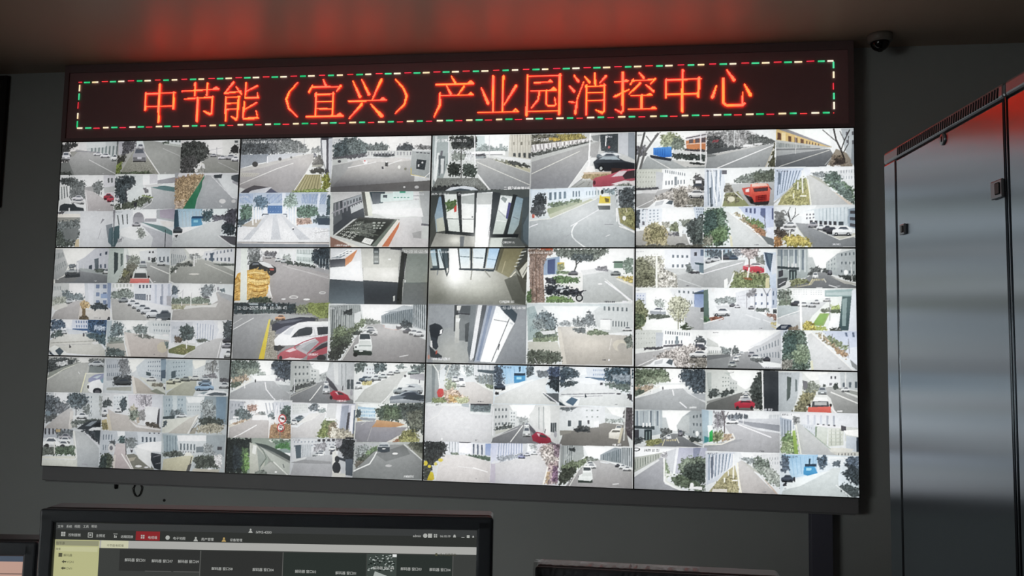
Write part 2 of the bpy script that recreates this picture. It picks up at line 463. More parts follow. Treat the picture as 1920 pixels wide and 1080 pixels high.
FEEDS[1, 0] = (435, 245, .208333, '''
@ e8ecea 7,6 91,5 89,56 6,57
p f5f3ec 45,6 82,5 80,17 66,18
f 6a6f72 .6 8,7 48,6 57,9 63,12 69,17 68,20 40,21 7,22
f 5a6064 .6 7,10 30,8 38,21 7,22
f 7a8080 .5 40,10 57,9 69,17 66,20 42,20
p c0c5cc 31,22 57,20 68,20 56,23 31,29
g 8a929c 9aa0a8 7,22 33,21 31,28 20,30 7,34
n .06 7,22 57,20 31,29 7,34
f 8a8f90 .4 71,16 77,14 80,16 79,20 71,20
g b0adad 9c9a9c 69,21 74,21 73,25 55,56 30,56 6,50 8,34 40,27
p bab8b4 7,34 57,23 69,21 60,24 28,33 7,37
l e5e5e0 .6 6.5,48 40,34 55,29
p bbb8b0 8,37 26,38 20,41 8,41
w 9a9890 8 2 .5 .5 9,38 25,38 20,41 8,41
e 444 21,30 2.6,2.4
e 555 43,25.5 1.5,1.5
e 666 53,24 1,1
l aab .4 64.5,7 64.5,17
l ccc .4 59.5,12 59.5,22
l eef .8 32,23 32,29
f 5a5a58 .5 74,23 79,22 82,30 79,33 71,32
p 9a9a90 72,31 80,30 81,32 71,32.5
f 4a4a46 .4 69.5,35 79,33 83,35 82,38 70,38
c 99a 72.5,20 2.5,3.5 r
p 7a7e84 79,6 91,5 89,48 86,44 83,34 79,20
p e5e8ec 80,9 84,8 84,35 81,26
p c8ccd4 86,8 90,7 88,46 86,38
p 556 84.5,7 86,7 86,36 84,35
p 445 79.5,6 86,6 86,9 79.5,8.5
f 445 .4 83,34 86,34 86,42 83,40
g a8a078 b0a880 65,39 80,39 80,54 55,54
w 7a7658 7 1 .25 1 65,39.5 79,39.5 77,54 56,54
l eee .6 65,39 55,54
l eee .4 79,39 80,54
f 8a9030 .5 80,40 86,38 88,50 81,54
f 8aa048 .6 54,53.5 80,51 88,55 54,56
p 33313a 8,55 12,52 20,48.5 33,50 24,52 14,56
p dfe5f0 13,56 18,53 31,50.5 35,50.5 30,56
p 4a5068 29,55.5 35,51 42,55.5
p e0e4ea 24,56 34,50 36,50 29,56
e 223 14.5,54.5 1.2,1
t fff 10,9.5 2 2025-12-23*WU2 16:20:15
h e8e2d8 .35 68,26 14,8
h 8a8482 .4 20,50 20,8
c 99a 73,21 2.5,3 r
@ d5d8d8 91,5 179,5 178,55 89,56
p f5f3f0 112,5.5 179,5 178,20 112,18
p f8f8f5 91.5,6 100,6 100,7 91,8
f 4f5e62 .6 92,13 98,9 103,7 112,6 116,10 123,12 123,20 106,24 92,25
f 6a7878 .6 104,9 112,7 122,12 122,18 106,22
f 667070 .5 122,13 134,11 141,14 141,20 122,21
f 667 .4 148,14 153,12 158,11.5 164,13 164,20 150,20
f 4f555a .4 150,14 158,11.5 163,13 163,20 150,20
f 7a7a7a .6 164,14 170,12 178,14 178,17 168,18
p cccfcc 122,18 165,18 165,24 122,23
l 777 .8 128,21 146,21.5
p 6a7072 127,21 140,20 147,22 140,24 128,23
f 556 .4 91,24 120,20 122,23 100,26 91,26
p bcc0bc 91,26 104,24.5 105,28 91,31
e 445 97.5,27.5 1.5,1.2
l eff .5 139,6 139,14
g bbb9b5 77787a 92,31 120,25 150,24 165,26 163,55 89,55
p 9a9c9c 91,31 110,28 100,40 89,52
p d0ccc8 115,26 150,24 165,26 150,28 120,28
l eee .7 105,33 130,28
l eee .7 138,31 153,26
p 6a6866 89,50 179,44 179,55 89,56
h 55555a .6 100,52 40,8
h c8c4c0 .4 130,32 26,6
h 6a6a6c .4 165,50 20,6
f 3f4448 .4 128,21 146,21 146,23 128,23
l 556 .5 98,24 122,23
w 889 14 1 .3 1 122,19 162,19 162,22 122,22
e eee 120.5,28 2,1.8
e d44 120,27 .8,.6
p 444 138,28 140.5,28 140.5,32 138,31.5
e eee 139.3,27.8 1,.8
p 445 135,32 136.5,32 136.7,34.2 135,34.2
e eed 150.5,32.5 1.2,1.6
e 886 156,34 1.2,1.2
g aab0b0 989e9e 162,17 178,18 177,42 160,38
p d5d8d8 162,16.5 178,17.5 178,19 162,18.5
w 445 4 1 .6 .35 165,18.5 178,19.5 178,21.5 165,20.5
p 3a4044 166,25.5 174.5,26.5 173,35 165.5,34
n .6 167,28 173,28 172,33 167,33
e eee 171,28.5 .8,.8
p eee 167,30 168.5,30 168,32.5 167,32
l d8b83a .5 161,33 161,39 174,41.5
l eee .6 161,39.5 173,41.5 178,37
e ccc 155,50 1,.8
e bbb 166,50 2,1.3
l c8b848 .7 169,53.8 177,53.8
t eef 93,9.5 1.4 2025-12
@ d2dfee 6,57 89,56 88,105 4,106
g b4c2d6 c0cddd 7,57 88,56 88,74 7,72
w 7a94c0 14 1 .35 1 7,58 19,58 19,66 7,66
w 7890bb 20 1 .4 1 31,58 45,58 45,66 31,66
w 6f88b5 26 1 .4 1 62,58 84,58 83,67 62,66
p dfe8f8 45,57 48,57 48,75 45,75
p dfe8f8 77,57 79,57 77,72 75,72
p eef 85,56 90,56 89,60 85,60
p 4a70a8 31,68 45,68 45,75 31,75
w 9ab8dd 6 2 .15 .2 31,68 45,68 45,75 31,75
p e5ecf5 28,66 32,66 32,75 28,75
p e8eff8 45,66 50,66 50,72 45,75
f 5a7890 .5 20,62 25,59 32,63 33,68 28,71 21,70
f 8aa498 .6 47,62 53,57 58,61 58,68 50,71 46,68
f 5a7a68 .7 8,70 14,67 19,69 19,78 14,80 7,82
f 5a7a68 .7 58,70 65,68 76,69 77,76 70,79 58,78
f 46606a .5 85,59 89,58 88,76 84,76
f 4a606a .5 6,80 18,79 10,86 5,86
g d2d4d8 eceef0 27,77 45,75 60,87 86,88 87,103 5,103 6,87 22,86
p c2c6cc 31,76 34,76 16,98 10,98
p c2c6cc 37,76 40,76 44,98 35,98
p c4c8ce 43,76 45,76 70,98 60,98
p b0a89c 8,86 20,80 27,80 22,87
p d9c5b5 56,79 70,79 72,84 58,85
f b08a7a .5 57,80 70,79 70,84 58,85
n .05 5,88 87,88 87,100 5,100
l eef2f5 1.3 19,69 19,85
l eef2f5 1.2 21.8,69 21.8,83
l e5eaee 1 24.2,69 24.2,81
l eef2f5 1.3 57,69 56.8,85
l eef2f5 1.2 54.3,69 54.3,84
l 334 .8 27,77 28,75.5 33,75.5
l 334 .6 46,75.5 49,75.8 49,78
l eee 1 19,70 19,84.5
l eee 1 21.5,70 21.5,82
l eee .8 24,70 24,80
l eee .8 26,70 26,79
l eee .8 50,70 50,80
l eee .8 52.5,70 52.5,82
l eee 1 54.5,69 54.5,84
l eee 1 57,70 56.8,85
f 566a72 .5 76,76 88,77 88,82 72,83
p 445260 75,79 88,79 88,85 77,85
e eee 54.5,88 1,1.3
e eee 75,88 1.2,1.3
p 446 54,88 55.5,88 55,89.5 54,89.3
n .1 72,88 87,88 87,96 72,96
l bbb .6 74,92 87,90
p d8d0cc 5,100 88,100 88,102 5,102
p 8a9098 5,101 88,102 88,105 4,105
l 666 .5 5,100 88,100.5
t eef 8,59.5 1.4 2025-12
@ c8ccc8 89,56 179,55 178,105 88,105
g bcbcbc c8c8c8 90,56 117,56 117,60 92,65
p 474c52 92,66 117,58 120,78 110,80 92,94
w 9aa0a5 1 1 1 1 100,64 117,58 118,62 101,70
w 5a6066 6 1 .5 .8 101,65 117,60 117,63 101,69
w c5cacc 1 1 1 1 107,69 118,64 119,70 108,75
w 3f4448 5 1 .4 .3 108,68 118,63 118,66 108,71
p 5f6468 92,66 98,64 100,80 92,86
l 99a 1 90,75 120,62
w 889 4 1 .3 1 92,66 106,63 106,72 92,78
p 5e5f5a 117,56 121,56 126,77 120,77
g e5e8d8 d8dcc8 120,56 124,56 127,77 123,77
p 3a4a52 124,56 138,56 136,66 127,66
p 567 126,57 137,57 132,67 127,67
p c8dcd8 134,58 160,56 163,63 134,65
p d0e8e4 145,56 163,55 163,63 145,63
w 6aa090 5 1 .6 .4 145,60 160,60 160,62 145,62
p 3aa080 151,55 156,55 156,57 151,57
w 456 1 1 .6 .6 135,58 141,58 141,62 135,62
p dfe0e0 163,56 168,56 168,64 163,64
w 889 4 2 .5 .3 163,58 168,58 168,64 163,64
p a8acac 168,56 179,55 178,80 171,80
g d5dcdc e8ece8 126,67 168,63 170,77 140,79 127,74
g d0d0d0 c8c4c4 142,79 170,78 178,98 178,105 138,105 150,85
p eee 126,75 127,72 170,70 172,78
p b0b4b4 170,78 178,77 178,84 171,84
p c8ccc8 171,84 178,84 178,97 170,97
p 667 170,83.5 178,84.5 178,86 170,85.5
p 999 162,92 170,90 170,97 163,96
g 4a4c4a 565850 115,78 148,80 128,104 94,94
p 3c3f3c 115,79.5 145,80.5 126,103 97,94
f 5f665e .5 112,82 134,84 126,96 106,92
l 23262a .4 100,92 128,98
l 23262a .4 112,86 136,90
l 767c70 .5 108,90 132,94
l 767c70 .4 118,82 110,92
w b8bcb4 7 4 .45 .35 104,86 118,82 108,98 97,93
w 8a8c86 20 12 .4 .4 117,84 128,83 124,93 110,92
w aab0a8 3 3 .6 .5 126,82 140,82 134,89 127,89
w c5c8c0 3 5 .5 .4 103,90 117,91 109,99 98,95
p e8ebe4 120,96 128,98 125,102.5 117,100
w 889 3 3 .4 .4 122,97.5 126,98.5 124,101 120,99.5
p 6f7a70 147,80 151,80 130,104 126,103
p ddd8cc 149,80 151,81.5 137,104 130,104
h f4f8f8 .6 148,70 18,6
h a8a8a8 .5 165,92 6,8
p c8704a 151,82 150,87 141,104 135,104
p 8f6a5c 89,95 98,99 112,105 89,105
p e0dcd0 90,94 96,97 118,105 110,105
t eee 93,102 1.8 HU#BKJL
t eef 164,57.5 1.4 16:20:15
''')
FEEDS[2, 0] = (800, 245, .208333, '''
@ c9cdca 5,5 95,3.5 94,53 4,55
p f0f5f5 44,4 74,4 73,18 44,18
p c5d5d5 45,5 52,5 52,14 44,16
f 8a9a98 .4 44,16 52,12 60,15 72,15 72,19 44,19
p 9aa5a5 65,12 67.5,12 67.5,17 65,17
g a5b0b0 8a9494 5,5 20,5 20,28 14,45 6,50
p d5dcdc 8,5 10,5 8,40 6,45
p e5eae8 10,20 12,20 9,46 7,44
p 667 13,18 15,18 12,40 11,40
p 5a6266 11,22 17,23 16,38 11,38
p c8cccc 13,25 16,25 15.5,38 13,38
g d8d4c5 c0bdb0 74,4 95,4 94,26 73,23
w 8a877c 3 1 .25 .45 75,9 94,8 94,15 75,15
w b0ac9f 8 1 .3 1 75,4 94,4 94,25 75,22
w 45494a 4 1 .5 1 76,20 94,20 94,25 76,23
p eef0ee 38,19 70,18 70,22 40,21.5
l 556 .4 40,21.5 68,21.5
p dde0e0 58,22 94,26 94,29 74,27
f 5a5f58 .5 20,5 45,5 45,15 37,17 30,17 22,15
f 3a3f3f .6 21,7 38,6 46,10 43,15 24,16
f c8ccd0 .4 22,17 38,17 43,25 24,27
f 778078 .5 24,18 36,20 33,27 22,26
p 889094 43,22 52,20 54,25 43,25
f 445 .5 44,21 52,21 53,23 44,23
p 333 51,24 53,24 53,26.5 51,26.5
g aaaba9 84878a 44,26 55,24 94,37 94,52 58,53 46,39
p b5b29a 58,25 94,34 94,38 74,31
f 6a6c58 .5 55,25 74,27 94,32 94,33 80,32 60,26
f 454844 .4 72,27 80,28 94,31 94,33 84,32 76,31
l e5e5da .5 45,28 94,49
l d0d0c8 .4 62,27 94,38
f 333a35 .6 19,30 26,28 31,32 30,40 22,41 19,37
f 445048 .6 32,31 38,28 44,31 46,37 42,41 33,40
l 333 .7 31,15 31,42
p 777a76 10,42 46,42 56,52 16,54 6,50
n .25 10,43 46,42 54,52 8,52
w 8f9490 14 1 .3 1 24,45 45,44 48,48 24,49
l eee 1 46,39 56,52
l eef .9 43,5 43.5,33
l eef .7 20,5 20,30
l ccd .6 56,5 56,24
f 3a3d3f .4 4,50 18,49 28,48 58,53 60,55 5,55
p cdd5dc 17,53 22,50 34,49 42,50 50,55 44,55 38,52 22,53
p 445058 20,53.5 30,51 38,52 44,55.5 20,56
f 444 .5 44,53 66,52 68,56 46,57
t fff 9,8 2.4 25*WU2 16:20:15
t fff 69,49.5 3 HU2KJ#ABLU12
@ c0c2c0 95,3.5 187,2 187,50 93,53
p 8a8f86 95,4 140,3 140,10 95,15
f 6a6858 .6 95,4 128,3.5 146,8 120,13 95,14
f c8a030 .5 111,7 116,6 121,8 117,10 111,9
f a09040 .5 117,4 140,3 145,7 122,10
p ccc8c8 95,13 148,7 148,9 95,20
w 8a8688 22 1 .4 .9 95,13 147,8 146,10 96,19
w eae8e8 14 1 .4 1 95,13 147,8 146,9.5 96,18
f 4f5450 .5 95,20 125,14 148,9 150,11 120,19 95,24
g a5a5a3 83858a 95,26 150,11 156,10 154,22 136,50 94,53
p b5b8b5 95,24 150,10 152,11 95,28
l dcdcd0 .6 95,38.5 138,18.5
l e8eae8 .8 148,23 127,52
p d8dad8 148,24 153,24 143,40 130,50 127,52
p c8cac8 147,3 156,3 156,8 147,9
p 888c8c 148,5 156,4 155,10 150,9
l f5f8f5 1.3 147.5,3 146,28
l fff 1 147,26 145,38
p 454c50 156,4 172,3 172,20 157,18
n .3 157,5 171,5 171,18 158,18
p f5f5f0 161,5 162,5 161.5,14 160.5,14
e b66 164,15 1,1.2
p bec2c8 172,3 182,2.5 182,23 173,20
p 9098a0 181,2 187,2 187,26 181,23
c 667078 153,18 20,8 s
p e0e4e6 156,21 160,19.5 170,20 176,22 158,22.5
c 8a9298 155,20 17,7 s
g 454b52 222830 150,28 155,24 170,23 178,27 187,29 187,34 176,36 152,34
p 9aa8b0 155,25.5 159,23.5 170,23 174,26
p 2a2e34 152,29 178,28 187,30 187,36 160,36
e 1c1f22 157,33.5 2.5,2.8
e 9aa 157,33.5 1.3,1.5
p e5e3e0 144,32 150,31 152,36 142,38
f a89060 .3 139,43 142,37.5 166,37 166,40 152,43
p c8b098 141,37 166,36.5 166,38 142,38.5
p 46332f 166,33 187,34 187,40 166,40
g c8606e 9a4452 149,44 152,41.5 162,39.5 170,37 176,34.5 187,34 187,44 176,46 165,49 150,50
p d5c8cc 166,41 173,36 180,35.5 176,40
p 443a3e 176,40 180,36 187,35 187,42 178,43
e 5a2a34 151,46 1.2,2
p ddd8d8 166,47 178,44 187,45 187,48 178,50
g a5a8a5 8a8c88 130,50 139,44 150,44 149,51 128,52
w 6a6c68 9 2 .3 .2 131,49 140,45 150,45 149,51
f 7a8478 .5 172,48 182,46 186,50 170,51
t fff 95.5,7 2.6 -23-2025
t eef 161,5 1.5 AB4CD
@ a9b0ae 4,55 93,53 92,105 3,105
g 565d5c 4a4c48 4,55 93,53 92,105 3,105
g 7a96b0 98a8ac 6,61 14,60 17,90 9,91
p b5b8a8 9,80 15,78 17,90 10,91
p 2f3438 13,58 16,58 21,90 17,91
g d8e0dc c8d0c8 16,58 27,58 30,92 20,90
f 4f7038 .4 16,65 27,63 27,70 18,75
p dfe4dc 18,74 27,69 27,79 18,80
p d04038 24.5,70 27,67 27,73 25,74
p 2a2e31 27,56 31,56 32,93 30,93
g dfe5e5 e5e8e2 31,58 44,57 43,92 32,91
p a5acaa 31,60 44,58 44,67 31,66
p 3a3f40 43,55 46,55 43,95 42,95
g e8eef0 f8fafa 45,57 60,56 58,80 55,105 43,105
p b5bab8 45,57 59,57 59,67 45,67
l 4a4f50 .5 18,79.5 43,80
e 445 41,78 .7,.6
l 889 .5 60,58 55,105
l 556 .4 59,70 55,95
p 3a4044 59,56 66,57 61,95 56,95
g d0dad8 b5c0b8 66,59 78,60 68,94 59,93
p e5ecea 66,60 76,62 72,78 64,72
p 8a9594 68,60 72,62 70,66 66,62
p 4a4a80 73,65 75.5,66 72,80 70.5,79
l 889 .5 64,72 70,78
l e8ece8 .6 62,81 71,82
p 2d3235 77,58 81,59 72,95 69,94
g 7f98a8 98a8a8 80,60 86,62 82,85 77,93 72,93
l 667 .5 77,78 82,80
p 4a5458 86,61 93,60 92,104 84,100
p 5a6870 86,85 93,70 92,105 86,98
p 23282b 17,90 43,92 43,95 17,93
p 23282b 57,93 82,93 81,96 57,96
g 8f908a a8a8a0 9,92 43,95 43,104 4,104
h f0efe2 .8 26,98 6,4
h f5f5ee .7 48,97 9,7
g b5bcb5 a5aaa5 57,96 82,96 88,105 55,105
p 6f7478 30,95 34,95 33,104 30,104
p 5c615f 66,97 82,96 88,104 68,104
p c8d0c8 58,97 68,96 66,105 56,105
p 454a48 4,56 12,58 8,75 4,85
t fff 4.5,57 1.8 2025-12-23*2
t fff 28,57 1.8 15
t fff 68,99.5 1.7 CAMERA 01
@ ccd5d8 93,53 187,50 187,105 92,105
p c5d8e8 94,53 96,53 96,60 94,60
g d5e5f5 dae8f0 95,54 152,51 152,60 108,68 95,70
w 6a7c8a 4 1 .5 1 110,56.5 127,55.5 127,61.5 110,63.5
w 6a7c8a 3 1 .45 1 131,55.5 139,55 139,60 131,60.5
w 889aa5 5 1 .35 1 143,55.5 156,54.5 156,58.5 143,59
p eef5fa 152,51 170,50 170,56 158,57
f 40474c .6 96,63 101,58 106,57 109,62 107,69 97,70
f 4f555a .5 94,71 100,68 107,69 108,76 96,78
f 6a7868 .5 109,67 140,62 140,64 112,70
p 8f9a78 108,71 140,63 140,66 112,78
f 5a7050 .5 111,66 138,62 139,64 112,70
f 7a9098 .5 158,53 170,52 169,58 160,59
g b5bbbd a5acae 112,79 155,61 170,58 172,70 187,90 187,105 92,105 93,82
p b0b598 110,76 148,62 150,63 112,79
l e5e5da .6 93,81 112,79.5 153,62
l eee .7 109,56 109,77
e d98 97,77 1.5,1.5
p c05040 96,75.5 97,75.5 98,79 96,79
f 4f585c .7 171,55 187,50 187,75 180,75 172,66
l ccd .7 172,52 172,66
p f0f0e8 154,66 166,66 165,69 155,69
p dfc030 156,59 165,60 165,66 155,66
p 6a5a28 160,61 164,62 164,65 161,65
p e0e8e8 159,57 164,57 164,60 157,60
p 3a4044 154,68 165,68 165,71.5 155,71.5
e 30383a 158,56 1.3,2
l eef .6 155,71.5 130,86
p 8f8858 172,70 184,70 187,75 187,90 174,83
f 8a8a50 .5 173,71 186,70 187,88 176,84
e eee 177.5,79 1.6,2
l e5d8b8 .7 179,70 180,74
l eee .9 170.5,70 171,82
l eee 1 173,86 187,91
l eee .9 171,70 173,84 187,92
l f0f5f5 1 136,83 133,86 131.2,90 131,93 132,96 135,99 139,102 144,105.5
h d0d5d6 .5 140,75 24,10
h 84888c .4 110,100 30,6
l eef .7 93,87 101,84
l 99a .3 131,92 110,105
l 889 .5 160,84.5 168,84.5
l e5e8e8 .5 161,95 165,93.5
t 889 161,100 .7 CAM
''')
